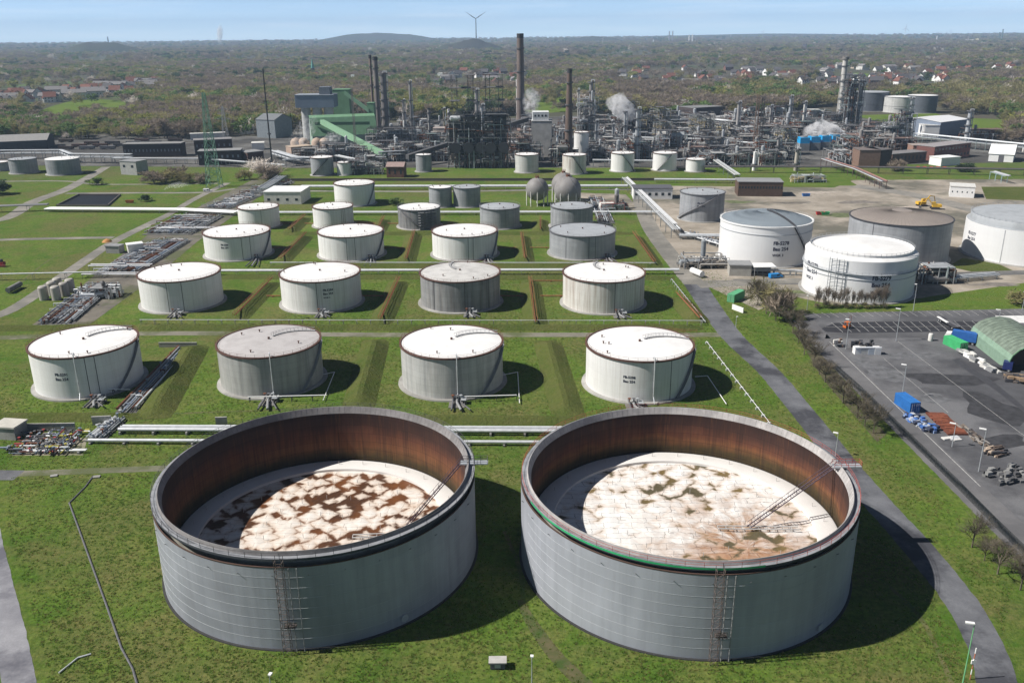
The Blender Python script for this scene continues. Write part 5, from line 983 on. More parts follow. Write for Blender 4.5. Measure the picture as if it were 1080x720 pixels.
def rack(label, pts, z, w, levels, seed, fm=M((.22, .24, .25)), bent=9., mats=(LSTEEL, SILV, PIPEG, LSTEEL, STEEL), name='pipe_rack'):
    P = [Vector((*G(*p)[:2], 0)) for p in pts]; t = thing(name, label, 'pipe rack', P[0]); r_ = random.Random(seed); m = MB()
    for a, b in zip(P, P[1:]):
        d = b-a; L = d.length; d.normalize(); e = Vector((-d.y, d.x, 0))*w/2
        for k in range(int(L/bent)+1):
            p = a+d*min(L, bent*k+.5)
            for s in (e, -e): m.bar(p+s, p+s+Vector((0, 0, z+(levels-1)*2.4+.3)), .35)
            for l in range(levels): m.bar(p+e+Vector((0, 0, z+l*2.4)), p-e+Vector((0, 0, z+l*2.4)), .32)
        for s in (e, -e): m.bar(a+s+Vector((0, 0, z+.05)), b+s+Vector((0, 0, z+.05)), .2)
    m.build('frame', fm, t); n = max(3, int(w/1.0))
    for l in range(levels):
        for k in range(n):
            r = r_.choice((.2, .28, .36, .45)); Q = []
            for j, p in enumerate(P):
                d = (P[min(j+1, len(P)-1)]-P[max(j-1, 0)]).normalized(); Q.append(p+Vector((-d.y, d.x, 0))*((k-(n-1)/2)*w/n)+Vector((0, 0, z+l*2.4+.2+r)))
            MB().tube(Q, r, 7).build('pipe', r_.choice(mats), t, True)
    return t
rack('wide silver pipe bridge running from the refinery toward the spheres road', [(659, 187, 5), (714, 242, 5)], 4.5, 4.5, 1, 1, bent=14, mats=(LSTEEL, SILV, LSTEEL))
tag(MB().strip(P2((661, 187, 6), (712.5, 236, 6)), 2.4, 6.0, 0, 300).build('pipe_bridge_cover', M((.60, .61, .62))), 'pale covered walkway along the silver pipe bridge', 'walkway')
rack('white pipe bridge sloping down at the left end of the yard', [(737, 157, 5), (778, 185, 5)], 5, 4.5, 1, 2, bent=16, mats=(WHITE, LSTEEL, LSTEEL))
rack('reddish-brown pipe bridge sloping down to the yard road', [(868, 175), (902, 186), (932, 200)], 5, 4.5, 1, 3, fm=M((.16, .10, .09)), mats=(M((.25, .13, .11)), LSTEEL, M((.30, .16, .14)), DGREY))
rack('long grey-green pipe rack along the right edge of the refinery', [(965, 151), (1020, 157), (1140, 170)], 6, 7, 2, 4, fm=M((.26, .33, .32)))
rack('silver pipe rack behind the coolers', [(750, 136), (860, 146.5), (905, 153)], 6, 7, 1, 5)
rack('pale pipe rack along the front of the left railway yard', [(-40, 168), (66, 167), (77, 171.5), (140, 172)], 4.5, 5, 2, 6)
rack('bright pipe rack in the middle of the pipe jungle', [(668, 152), (740, 154), (800, 159)], 6, 6, 1, 7)
rack('pale pipe rack behind the white tank pair', [(625, 176), (700, 177), (760, 171)], 5, 5, 1, 8)
rack('silver pipe rack at the back of the pipe jungle', [(660, 138), (745, 135), (780, 139)], 7, 8, 2, 9)
rack('grey pipe rack in front of the green hall', [(300, 176), (352, 170), (400, 181)], 5, 5, 1, 10)
rack('curved bundle of grey-green pipes under the green hall steam', [(290, 166), (312, 173), (340, 174)], 3, 7, 2, 11)
rack('long dark pipe trestle along the yard front', [(742, 182), (900, 182.5), (1000, 184), (1130, 186)], 4, 3, 1, 12, fm=M((.07, .06, .06)), bent=17, mats=(M((.10, .07, .065)), DGREY, M((.2, .15, .14))))
rack('grey pipe rack along the front of the brick buildings', [(120, 172.5), (215, 173), (300, 180)], 4, 4, 1, 13)
rack('pipe rack at the left of the furnace blocks', [(400, 172), (470, 168)], 6, 5, 2, 14)
rack('angled lattice pipe bridge behind the flat white roof', [(277, 206), (298, 192)], 4, 7, 1, 15, fm=M((.3, .36, .36)), bent=6)
rack('silver pipes between the two dome tanks and the bridge', [(716, 252), (780, 253), (812, 253)], 1.6, 4, 1, 16)
rack('pale pipe run along the foot of the dome tank', [(780, 289), (838, 290), (868, 293)], 1.6, 1.6, 1, 17, bent=7)
rack('pipe run behind the sapling tank beside the grey tank', [(965, 293), (1000, 297), (1050, 293)], 1.4, 5, 1, 18, bent=7)
rack('blue-grey pipe frame at the right edge of the yard', [(1046, 189), (1062, 194)], 5, 4, 1, 19, bent=8, fm=M((.35, .48, .48)))
ws = G(663, 133); tag(MB().sphere((ws.x, ws.y, 6), 5.5, 24).build('sphere_vessel', WHITE, smooth=True), 'small white sphere vessel in the pipe jungle', 'sphere tank')
t = thing('skid_equipment', 'cluster of pumps and white drum beside the bridge road', 'pump skid', G(735, 285)); unit_parts(t, G(722, 284).x, G(722, 284).y, 18, 10, 5, 77, STEEL, 2.2, 3)
P = G(735, 291); MB().cyl((P.x-1.5, P.y+3.5, 1.7), (P.x+1.5, P.y-3.5, 1.7), 1.3, n=16).build('white_drum', WHITE, t, True)
t = thing('pump_station', 'pump station with grey pipes beside the left corridor vessels', 'pump station', G(85, 318)); unit_parts(t, G(84, 316).x, G(84, 316).y, 13, 9, 4.5, 78, GREY, 2.5, 4)
t = thing('pump_station', 'red and white pump station behind the spheres road', 'pump station', G(640, 222)); unit_parts(t, G(634, 222).x, G(634, 222).y, 14, 8, 4, 79, M((.4, .12, .10)), 2., 3)
t = thing('pump_station', 'grey stepped pipework right of the lettered sapling tank', 'pump station', G(975, 297)); unit_parts(t, G(972, 300).x, G(972, 300).y, 13, 9, 7, 80, STEEL, 1.6, 1)
t = thing('pump_station', 'low pipework along the green strip at the yard edge', 'pump station', G(840, 192)); unit_parts(t, G(838, 193).x, G(838, 193).y, 20, 7, 5, 81, LSTEEL, 1.4, 1)
for k, (x, y) in enumerate([(47, 316), (56, 311), (62, 307), (60, 316), (69, 312), (75, 308)]):
    P = G(x, y); t = tag(MB().lathe([(1.8, 0), (1.8, 5.2), (1.4, 5.7), (.01, 5.9)], 24, (P.x, P.y)).build('storage_drum', shell_mat('drum_%d' % k, (.44, .42, .38), (.22, .2, .18), .1, .6, .1) if k == 0 else bpy.data.materials['drum_0'], smooth=True), ('front left', 'middle left', 'back left', 'front right', 'middle right', 'back right')[k]+' of the six beige upright drums in the left corridor', 'drum')
# dark basin on the left meadow
t = thing('basin', 'rectangular dark settling basin sunk in the left meadow', 'basin', G(60, 216)); c = P2((60, 217.5), (114, 217.5), (127, 206), (83, 206)); m = MB()
for a, b in zip(c, c[1:]+c[:1]): d = b-a; m.box(((a.x+b.x)/2, (a.y+b.y)/2, .5), (d.length+.5, .5, 1.0), atan2(d.y, d.x))
m.build('rim_wall', M((.14, .12, .11)), t); struct(MB().sheet(c, .06).build('water', M((.01, .01, .012), .55)))
# ---------------------------------------------------------------- car park things
def container(label, P, rz, L, mat, seed=0, W=2.44, H=2.6, z=0.):
    t = thing('container', label, 'container', (0, 0, 0)); m = MB(); m.box((0, 0, H/2+.05), (L-.12, W-.12, H-.16)); n = int(L/.4)
    for k in range(n):
        for s in (-1, 1): m.box((-L/2+.3+k*(L-.6)/(n-1), s*(W/2-.05), H/2+.05), (.2, .08, H-.3))
    m.build('corrugated_body', mat, t); m = MB()
    for x in (-1, 1):
        for y in (-1, 1): m.box((x*(L/2-.07), y*(W/2-.07), H/2), (.16, .16, H))
        for zz in (.08, H-.06): m.box((x*(L/2-.07), 0, zz), (.15, W-.3, .16))
    for y in (-1, 1):
        for zz in (.08, H-.06): m.box((0, y*(W/2-.07), zz), (L-.3, .13, .16))
    m.build('frame', mat, t)
    for s in (-1, 1):
        d = MB(); d.box((L/2+.02, s*W*.24, H/2), (.05, W*.44, H-.35)); dd = d.build('door', mat, t)
        d = MB()
        for q in (.12, .32): d.cyl((L/2+.09, s*W*q, .3), (L/2+.09, s*W*q, H-.3), .03, n=6)
        d.build('lock_rod', LSTEEL, dd)
    t.location = (P[0], P[1], z); t.rotation_euler = (0, 0, rz); return t
def hdg(a, b): d = G(*b)-G(*a); return atan2(d.y, d.x)
LOTA = hdg((875, 360.5), (1034, 513))
p = G(956, 430); container('blue shipping container beside the lamp post in the car park', p, hdg((951, 424), (964, 433)), 7.6, BLUE, W=3.0, H=3.2)
p = G(1007, 366); container('bright green container beside the green arched hall', p, hdg((999, 362), (1014, 369)), 8, GREENB, H=2.9, W=3)
# arched hall
A, B = G(1022, 359), G(1060, 389); d = (B-A).normalized(); e = Vector((-d.y, d.x, 0)); L = (B-A).length+2; W = 17; t = thing('arched_hall', 'green arched storage hall with dark open end in the car park', 'hall', A); q = lambda x, y, z: A+d*x+e*y+Vector((0, 0, z))
pr = [(0, 0), (0, 3.6), (.6, 5.2), (2.2, 6.9), (4.8, 8.2), (8.5, 8.8), (12.2, 8.2), (14.8, 6.9), (16.4, 5.2), (17, 3.6), (17, 0)]; m = MB(); m2 = MB(); ns = 14
for k in range(ns):
    for (a, b) in zip(pr, pr[1:]):
        tgt = m if (a[1] < 5.2 and b[1] <= 5.21) else m2
        for x0, x1, o in ((L*k/ns, L*(k+.92)/ns, 0), (L*(k+.92)/ns, L*(k+1)/ns, .08)): tgt.add([q(x0, a[0], a[1]+o*(a[1] > 5)), q(x1, a[0], a[1]+o*(a[1] > 5)), q(x1, b[0], b[1]+o*(b[1] > 5)), q(x0, b[0], b[1]+o*(b[1] > 5))], [(0, 1, 2, 3)])
m.build('wall', M((.21, .31, .235), .6, 0, .15), t); m2.build('roof', M((.16, .20, .16), .6, 0, .35), t)
MB().add([q(.1, y, z) for y, z in pr], [tuple(range(len(pr)))]).build('end_wall', M((.30, .42, .34)), t)
m = MB()
for a, b in zip(pr, pr[1:]): m.bar(q(L, *a), q(L, *b), .35)
m.build('portal_frame', GREENP, t); MB().add([q(L-6, y, z) for y, z in pr], [tuple(range(len(pr)))]).build('back_partition', M((.09, .06, .05)), t)
def wheel(t, x, y, r=.42, w=.3):
    o = MB().cyl((x, y-w/2, r), (x, y+w/2, r), r, n=14).build('wheel', DARK, t); MB().cyl((x, y-w/2-.02, r), (x, y+w/2+.02, r), r*.5, n=10).build('rim', STEEL, o)
def van(label, P, rz, L=5.2, mat=BLUE, H=2.0, W=1.95):
    t = thing('van', label, 'van', (0, 0, 0)); pr = [(-L/2, .35), (L/2, .35), (L/2, .95), (L/2-.9, 1.12), (L/2-1.7, H), (-L/2+.1, H), (-L/2, H-.2)]; m = MB()
    n = len(pr); m.add([(x, -W/2, z) for x, z in pr]+[(x, W/2, z) for x, z in pr], [tuple(range(n)), tuple(range(n, 2*n))[::-1]]+[(k, n+k, n+(k+1) % n, (k+1) % n) for k in range(n)]); m.build('body', mat, t)
    x0, x1 = L/2-1.62, L/2-.98; MB().add([(x0, -.8, H-.12), (x0, .8, H-.12), (x1+.06, .85, 1.2), (x1+.06, -.85, 1.2)], [(0, 1, 2, 3)]).build('windscreen', GLASS, t).location.x = .06
    for s in (-1, 1): MB().bx(L/2-2.9, L/2-1.75, s*(W/2+.005), s*(W/2+.03), 1.15, H-.2).build('side_window', GLASS, t)
    for x in (-L*.3, L*.3):
        for y in (-W/2+.1, W/2-.1): wheel(t, x, y)
    t.location = P; t.rotation_euler = (0, 0, rz); return t
van('bright blue van parked in front of the dome-roofed tank', G(818, 293), .25, 6.0, M((.02, .22, .55), .4))
van('white van on the far corridor road left of the pylon', G(219, 202), 0, 5.5, WHITE); van('white van parked behind the white drum beside the green strip', G(691, 209), 1.2, 5.2, OFFW)
t = thing('box_truck', 'white-cabbed truck with tall blue box next to the green hall', 'truck', (0, 0, 0)); MB().box((-1.2, 0, 2.6), (7.5, 2.6, 3.0)).build('cargo_box', M((.03, .12, .38), .5), t)
m = MB(); m.add([(2.8, -1.2, .6), (4.9, -1.2, .6), (4.9, -1.2, 1.7), (4.4, -1.2, 3.0), (2.8, -1.2, 3.2), (2.8, 1.2, .6), (4.9, 1.2, .6), (4.9, 1.2, 1.7), (4.4, 1.2, 3.0), (2.8, 1.2, 3.2)], [(0, 1, 2, 3, 4), (9, 8, 7, 6, 5), (0, 5, 6, 1), (1, 6, 7, 2), (2, 7, 8, 3), (3, 8, 9, 4), (4, 9, 5, 0)]); c = m.build('cab', WHITE, t)
MB().add([(4.95, -1.05, 1.8), (4.95, 1.05, 1.8), (4.47, 1.05, 2.9), (4.47, -1.05, 2.9)], [(0, 1, 2, 3)]).build('windscreen', GLASS, c); MB().box((0, 0, .8), (8.6, 1.2, .35)).build('chassis', DARK, t)
for x in (-4, -2.6, 3.9):
    for y in (-1.1, 1.1): wheel(t, x, y, .52, .35)
t.location = G(1012, 361); t.rotation_euler = (0, 0, 2.55)
t = thing('truck', 'dark blue truck cab parked at the open end of the green hall', 'truck', (0, 0, 0)); MB().bx(-1.3, 1.3, -1.2, 1.2, .7, 3.1).build('cab', M((.02, .03, .12), .4), t); MB().bx(1.31, 1.34, -1, 1, 1.7, 2.8).build('windscreen', GLASS, t); MB().bx(-4.5, -1.3, -1, 1, .8, 1.2).build('chassis', DARK, t)
for x in (-3.6, .5):
    for y in (-1.05, 1.05): wheel(t, x, y, .5, .35)
t.location = G(1062, 391); t.rotation_euler = (0, 0, -.6)
t = thing('flatbed_trailer', 'black and white flatbed trailer parked across the stall lines', 'trailer', (0, 0, 0)); MB().bx(-6, 6, -1.25, 1.25, 1.0, 1.25).build('bed', DARK, t); MB().bx(-6, 1, -1.25, -.4, 1.253, 1.5).build('white_load', WHITE, t); MB().bx(-2, 6, .2, 1.2, 1.253, 1.45).build('dark_load', DGREY, t)
for x in (-4.5, -3.3, 4.6):
    for y in (-1.05, 1.05): wheel(t, x, y, .5, .3)
t.location = G(1000, 343); t.rotation_euler = (0, 0, hdg((993, 338), (1008, 347)))
t = thing('forklift', 'small orange work lift parked on the island of stalls', 'forklift', (0, 0, 0)); OR = M((.55, .14, .03), .5)
MB().bx(-1.2, 1.1, -.75, .75, .35, 1.2).build('chassis', OR, t); MB().bx(-1.2, -.6, -.7, .7, 1.203, 1.5).build('counterweight', DARK, t); m = MB()
for x in (-.7, .8):
    for y in (-.65, .65): m.bar((x, y, 1.2), (x, y, 2.3), .09)
m.bx(-.8, .9, -.75, .75, 2.303, 2.4); m.build('roll_cage', OR, t); m = MB()
for y in (-.4, .4): m.bar((1.25, y, .1), (1.25, y, 4.6), .12); m.bx(1.3, 2.5, y-.07, y+.07, .1, .18)
m.build('mast', RUST, t)
for x in (-.8, .8):
    for y in (-.7, .7): wheel(t, x, y, .38, .3)
t.location = G(893, 346); t.rotation_euler = (0, 0, .4)
def heap_boxes(name, label, cat, P, rz, n, sx, sy, sz, size, mats, seed, lay=1):
    t = thing(name, label, cat, (0, 0, 0)); r_ = random.Random(seed); pn = {'crates': 'crate', 'scrap heap': 'plank', 'concrete blocks': 'block', 'metal sheets': 'sheet', 'panels': 'panel'}[cat]
    for mi, mt in enumerate(mats):
        for k in range(n//len(mats)): s = r_.uniform(.6, 1.2); MB().box((r_.uniform(-sx, sx), r_.uniform(-sy, sy), size[2]*s/2+r_.randint(0, lay-1)*size[2]), (size[0]*s, size[1]*r_.uniform(.7, 1.2), size[2]*s), r_.uniform(-.25, .25)).build(pn, mt, t)
    t.location = P; t.rotation_euler = (0, 0, rz); return t
a1 = hdg((962, 440), (985, 455))
heap_boxes('crate_heap', 'jumbled blue crates and frames behind the blue container', 'crates', G(972, 448), a1, 60, 5.5, 2.0, 1, (1.2, .9, .7), [M((.06, .15, .42)), M((.22, .30, .48)), M((.05, .06, .10)), M((.45, .47, .5))], 1, 2)
t = thing('sheet_stack', 'flat field of rust-red metal sheets beside the blue crates', 'metal sheets', G(995, 450)); m = MB(); Pc = P2((976, 436), (995, 436.5), (1021, 459), (1000, 459)); m.prism(Pc, .02, .5); m.build('base_layer', M((.15, .05, .03), .85, 0, .4, 1.2), t)
r_ = random.Random(4); m = MB(); u, v = Pc[1]-Pc[0], Pc[3]-Pc[0]
for k in range(24): p = Pc[0]+u*r_.uniform(.12, .88)+v*r_.uniform(.06, .94); m.box((p.x, p.y, .503+.1*r_.random()), (2.2, 1.1, .2), atan2(u.y, u.x)+r_.uniform(-.06, .06))
m.build('loose_sheet', M((.20, .065, .035), .85, 0, .3, 1.), t)
heap_boxes('timber_heap', 'brown scrap timber heap behind the rust-red sheets', 'scrap heap', G(1030, 463), hdg((1018, 452), (1046, 474)), 70, 7.5, 1.2, 1, (2.0, .3, .4), [M((.10, .08, .07)), M((.17, .14, .115)), M((.05, .045, .045)), M((.28, .26, .24))], 2, 2)
heap_boxes('timber_heap', 'darker end of the scrap heap with pale planks', 'scrap heap', G(1052, 478), .2, 30, 2.6, 1.8, 1, (2.2, .5, .6), [M((.12, .09, .075)), M((.45, .36, .28)), DARK], 3, 2)
heap_boxes('block_pile', 'grey concrete block pile at the right edge of the car park', 'concrete blocks', G(1064, 503), .3, 45, 5, 3, 1, (1.2, .8, .7), [M((.17, .17, .17)), M((.25, .25, .245)), M((.08, .08, .085))], 5, 2)
heap_boxes('sheet_heap', 'small white sheet pile near the scrap timber', 'metal sheets', G(1003, 463), .3, 6, 1.8, 1.0, 1, (2.2, 1.2, .3), [LSTEEL, OFFW], 6, 1)
for k, (x, y, n) in enumerate([(1018, 374, 'first pile of white wrapped panels next to the green container'), (1031, 382, 'middle pile of white wrapped panels along the green hall'), (1044, 390, 'last pile of white wrapped panels near the open end of the green hall')]):
    heap_boxes('panel_pile', n, 'panels', G(x, y), LOTA*.7-.25, 14, 2.4, 1.0, 1, (2.8, 1.2, .7), [WHITE, OFFW, M((.5, .5, .48)), GREY], 10+k, 2)
heap_boxes('pallet_stack', 'dark and brown mixed goods heap at the right edge beyond the truck', 'scrap heap', G(1075, 402), -.4, 30, 4, 2, 1, (1.8, 1.2, .9), [M((.12, .10, .09)), M((.28, .20, .13)), DARK], 14, 2)
t = thing('pallet_stack', 'white wrapped long stack standing alone on the car park', 'panels', G(915, 374)); P = G(915, 374)
for k in range(4): MB().bx(P.x-4.2+2.12*k, P.x-2.15+2.12*k, P.y-.1*k, P.y+2.3-.1*k, .05, 2.3-.12*(k % 3)).build('wrapped_bundle', (WHITE, OFFW, M((.55, .60, .66)), WHITE)[k], t)
MB().bx(P.x-4.3, P.x+4.4, P.y-.2, P.y+.6, 2.32, 2.5).build('cover_sheet', M((.5, .52, .56)), t)
heap_boxes('pallet_stack', 'dark pallets and poles behind the white wrapped stack', 'scrap heap', G(908, 366), 0, 18, 3.6, .8, 1, (1., .9, 1.2), [DARK, DGREY, M((.2, .16, .14))], 16, 2)
heap_boxes('pallet_stack', 'brown stacked gear at the foot of the leftmost car park lamp', 'scrap heap', G(884, 365), 0, 12, 1.6, 1.2, 1, (1., .9, 1.2), [M((.25, .17, .13)), OFFW, DGREY], 17, 2)
P = G(981, 359); t = tag(MB().lathe([(.75, 0), (.75, 2.3), (.6, 2.5), (.01, 2.55)], 20, (P.x, P.y)).build('tank_silo', OFFW, smooth=True), 'small white upright silo standing in the car park', 'silo')
tag(MB().box((G(1080, 352).x, G(1080, 352).y+3, 2.2), (14, 8, 4.4)).build('canopy', M((.66, .66, .65))), 'white flat canopy behind the green hall at the edge', 'canopy')
van('red and white car at the right edge behind the green hall', G(1077, 356), 2.9, 4.6, RED, 1.6)
# lamps
def lamp(label, base, top, head=1.4, mat=GALV, ang=0., grp=None, double=False):
    P = G(*base); h = ZT(P, top); t = thing('lamp_post', label, 'lamp post', P); MB().cyl((P.x, P.y, 0), (P.x, P.y, h), .13, .07, 8).build('pole', mat, t)
    m = MB(); m.box((P.x+cos(ang)*head/2, P.y+sin(ang)*head/2, h+.08), (head, .5, .2), ang); m.build('lamp_head', WHITE, t)
    if double: MB().box((P.x-cos(ang)*head/2, P.y-sin(ang)*head/2, h+.08), (head, .5, .2), ang).build('lamp_head', WHITE, t)
for a in [('lamp post above the blue container', (951, 419), 385, 1.4), ('lamp post among the rust-red sheets', (1004, 471), 447, 1.4), ('lamp post at the edge of the scrap heap', (1032, 497), 453, 1.5), ('tall lamp post at the kerb of the lot, middle', (945, 359.5), 326, 1.5), ('lamp post at the left corner of the car park', (892, 368), 337, 1.2), ('tall lamp post at the kerb of the lot, behind the green hall', (1051, 351), 327, 1.5),
          ('lamp post beside the service road at the right open tank', (881, 481), 457, 1.2), ('lamp post at the car park hedge right of the sapling tank', (963, 328), 300, .8), ('lamp post at the car park hedge left of the sapling tank', (851, 327), 312, .6), ('lamp post at the right edge of the hedge', (1078, 327), 308, .6)]:
    lamp(a[0], a[1], a[2], a[3], ang=2.6)
lamp('green lamp post with white head at the bottom right road curve', (1014, 727), 657.5, 1.3, M((.16, .42, .20)), 2.9); lamp('slim lamp post standing on the grass at bottom centre', (561, 735), 693, .5, GALV, 1.5); lamp('lamp post cut by the bottom edge left of centre', (289, 752), 712, .6, GALV, 1.3)
lamp('slim lamp post on the grass right of the second row', (776, 345), 334, .5, GALV, 0.); lamp('pale lamp post by the far lawn', (601, 189), 168, .5)
P = G(1023, 716); t = thing('marker_post', 'red and white marker post at the road edge, bottom right', 'marker post', P); h = ZT(P, 683)
for k in range(6): MB().cyl((P.x, P.y, h*k/6), (P.x, P.y, h*(k+1)/6), .09, n=8).build('band', WHITE if k % 2 else M((.45, .16, .10)), t)
MB().bx(P.x-.35, P.x+.35, P.y-.1, P.y+.1, h*.5, h*.62).build('sign_plate', WHITE, t)
P = G(525, 703); t = thing('pump_box', 'small grey box shelter on the grass at bottom centre', 'pump box', P); MB().bx(P.x-1.25, P.x+1.25, P.y-.7, P.y+.7, .15, 1.35).build('cabinet', DGREY, t); MB().bx(P.x-1.5, P.x+1.5, P.y-.9, P.y+.9, 1.353, 1.55).build('roof', M((.42, .41, .39)), t); MB().bx(P.x-.5, P.x+.5, P.y-.76, P.y-.7, .4, 1.1).build('hatch', STEEL, t)
m = MB()
for s in (-1, 1): m.bar((P.x+s*1.1, P.y-.6, 0), (P.x+s*1.1, P.y-.6, .3), .1); m.bar((P.x+s*1.1, P.y+.6, 0), (P.x+s*1.1, P.y+.6, .3), .1)
m.build('leg', GREY, t)
tag(MB().box((*G(57, 502)[:2], .12), (1.6, 1.1, .3), .3).build('manhole_cover', CONC), 'pale concrete cover by the gravel path, left one', 'cover'); tag(MB().box((*G(102, 503)[:2], .12), (1.6, 1.1, .3), .2).build('manhole_cover', CONC), 'pale concrete cover by the gravel path at the conduit end', 'cover')
P = G(762, 517); t = thing('fence', 'dark wire fence between the lane and the car park road', 'fence', G(877, 388)); FP = [G(876, 386), G(905, 412), G(1008, 513), G(1050, 556), G(1110, 615)]; m = MB(); pp = None; i = 0
for a, b in zip(FP, FP[1:]):
    L = (b-a).length; n = int(L/2.5)
    for k in range(n):
        p = a+(b-a)*k/n
        if pp is None: pp = MB().cyl((p.x, p.y, 0), (p.x, p.y, 2.1), .05, n=5).build('post', DARK, t); p0 = p
        elif i < 95: o = pp.copy(); COL.objects.link(o); o.parent = t; o.location = p-p0
        i += 1
    for z in [.15+.24*k for k in range(9)]: m.cyl(a+Vector((0, 0, z)), b+Vector((0, 0, z)), .045, n=4)
m.build('wire_mesh', M((.012, .016, .015)), t)
def railing(label, pts, mat, z=1.1, step=3.):
    P = [G(*q) for q in pts]; t = thing('railing', label, 'railing', P[0]); m = MB()
    for a, b in zip(P, P[1:]):
        for zz in (z, z*.5): m.cyl(a+Vector((0, 0, zz)), b+Vector((0, 0, zz)), .06, n=4)
        n = int((b-a).length/step)
        for k in range(n+1): p = a+(b-a)*k/max(n, 1); m.cyl(p, p+Vector((0, 0, z)), .06, n=4)
    m.build('rail', mat, t)
railing('grey railing in front of the dome-roofed tank', [(786, 281), (790, 291), (862, 293)], STEEL, 2.2, 5); railing('rusty railing behind the front row at right', [(640, 349), (735, 351)], ORANGE, 1.2, 2)
P = G(776, 316); t = container('green steel container at the bend of the service road', P, hdg((770, 309), (784, 314))-1.2, 9, M((.10, .36, .18), .6, 0, .1), H=3.2, W=3.)
tag(MB().box((*G(778, 328)[:2], 1.), (.3, 6, 2.0), .5).build('white_screen', WHITE), 'white board beside the green container', 'board')
def excavator(label, P, rz):
    t = thing('excavator', label, 'excavator', (0, 0, 0))
    for s in (-1, 1):
        m = MB(); m.add([(x, y, z) for y in (s*1.0, s*1.7) for x, z in [(-2.2, .5), (-1.8, .05), (1.8, .05), (2.2, .5), (1.8, .95), (-1.8, .95)]], [tuple(range(6)), tuple(range(6, 12))[::-1]]+[(k, (k+1) % 6, 6+(k+1) % 6, 6+k) for k in range(6)]); m.build('track', DARK, t)
    MB().bx(-2.6, 1.4, -1.4, 1.4, 1.1, 2.3).build('body', YELL, t); c = MB().bx(.2, 1.7, .2, 1.4, 2.303, 3.5).build('cab', M((.55, .35, .05)), t); MB().bx(1.71, 1.74, .3, 1.3, 2.5, 3.3).build('windscreen', GLASS, c)
    m = MB(); m.bar((1.2, -.2, 1.8), (3.4, -.2, 5.0), .45); m.bar((3.4, -.2, 5.0), (5.6, -.2, 4.6), .4); m.build('boom', YELL, t); MB().bar((5.6, -.2, 4.6), (6.6, -.2, 1.4), .32).build('arm', YELL, t)
    MB().add([(6.2, -.8, 1.5), (7.2, -.8, 1.3), (6.9, -.8, .3), (6.0, -.8, .5), (6.2, .4, 1.5), (7.2, .4, 1.3), (6.9, .4, .3), (6.0, .4, .5)], [(0, 1, 2, 3), (7, 6, 5, 4), (0, 4, 5, 1), (1, 5, 6, 2), (2, 6, 7, 3), (3, 7, 4, 0)]).build('bucket', DGREY, t)
    t.location = P; t.rotation_euler = (0, 0, rz); t.scale = (1.25,)*3
excavator('yellow excavator on the yard, left and further one', G(972, 217.5), .1); excavator('yellow excavator on the yard, right and nearer one', G(986, 220.5), 2.9)
def skip(label, P, mat, rz=0.):
    t = thing('skip', label, 'skip', P); m = MB(); c = [(-2.5, -1), (2.5, -1), (2.5, 1), (-2.5, 1)]; m.add([(P.x+x*.8, P.y+y*.9, .1) for x, y in c]+[(P.x+x, P.y+y, 1.7) for x, y in c]+[(P.x+x*.94, P.y+y*.9, 1.7) for x, y in c]+[(P.x+x*.76, P.y+y*.8, .3) for x, y in c], [(3, 2, 1, 0)]+[(k, (k+1) % 4, 4+(k+1) % 4, 4+k) for k in range(4)]+[(4+k, 4+(k+1) % 4, 8+(k+1) % 4, 8+k) for k in range(4)]+[(8+k, 8+(k+1) % 4, 12+(k+1) % 4, 12+k) for k in range(4)]+[(12, 13, 14, 15)]); m.build('skip_body', mat, t)
skip('red open skip on the sandy yard', G(865, 226.5), RED); skip('green open skip beside the red one on the sandy yard', G(870, 226.5), GREENB); skip('blue open skip near the brown brick building', G(850, 207), BLUE); skip('orange open skip in the left meadow', G(137, 214), M((.45, .14, .04)))
t = thing('tank_trailer', 'grey tank trailer lying by the left corridor vessels', 'trailer', G(14, 308)); A = G(9, 310); B = G(22, 303); MB().cyl(A+Vector((0, 0, 1.6)), B+Vector((0, 0, 1.6)), 1.1, n=14).build('drum', M((.2, .2, .19)), t, True); m = MB(); m.bar(A+Vector((0, 0, .4)), B+Vector((0, 0, .4)), .4); m.build('chassis', DARK, t)
t = thing('machine', 'red farm machine standing at the left edge of the meadow', 'machine', G(2, 280)); P = G(2, 281); MB().bx(P.x-2, P.x+1.5, P.y-1, P.y+1, .8, 2.2).build('body', M((.30, .04, .04)), t); MB().bx(P.x-2.5, P.x+2.5, P.y-1.6, P.y-1.1, .2, 1.).build('blade', M((.25, .05, .05)), t); MB().bx(P.x-.8, P.x+.6, P.y-.8, P.y+.8, 2.203, 3.4).build('cab', DARK, t)
tag(MB().lathe([(2.6, 0), (1.6, 1.0), (.01, 1.7)], 18, G(113, 255)[:2]).build('sand_heap', M((.45, .22, .07))), 'small orange sand heap on the left field path', 'heap')
for k in range(5):
    P = G(968+7*k, 177.6+.1*k); van('red car parked in the row before the brick buildings, number %s from the left' % ('one', 'two', 'three', 'four', 'five')[k], P, 1.4, 4.4, RED, 1.5) if False else van(('leftmost', 'second', 'middle', 'fourth', 'rightmost')[k]+' red car parked in the row before the brick buildings', P, 1.4, 4.4, RED, 1.5)

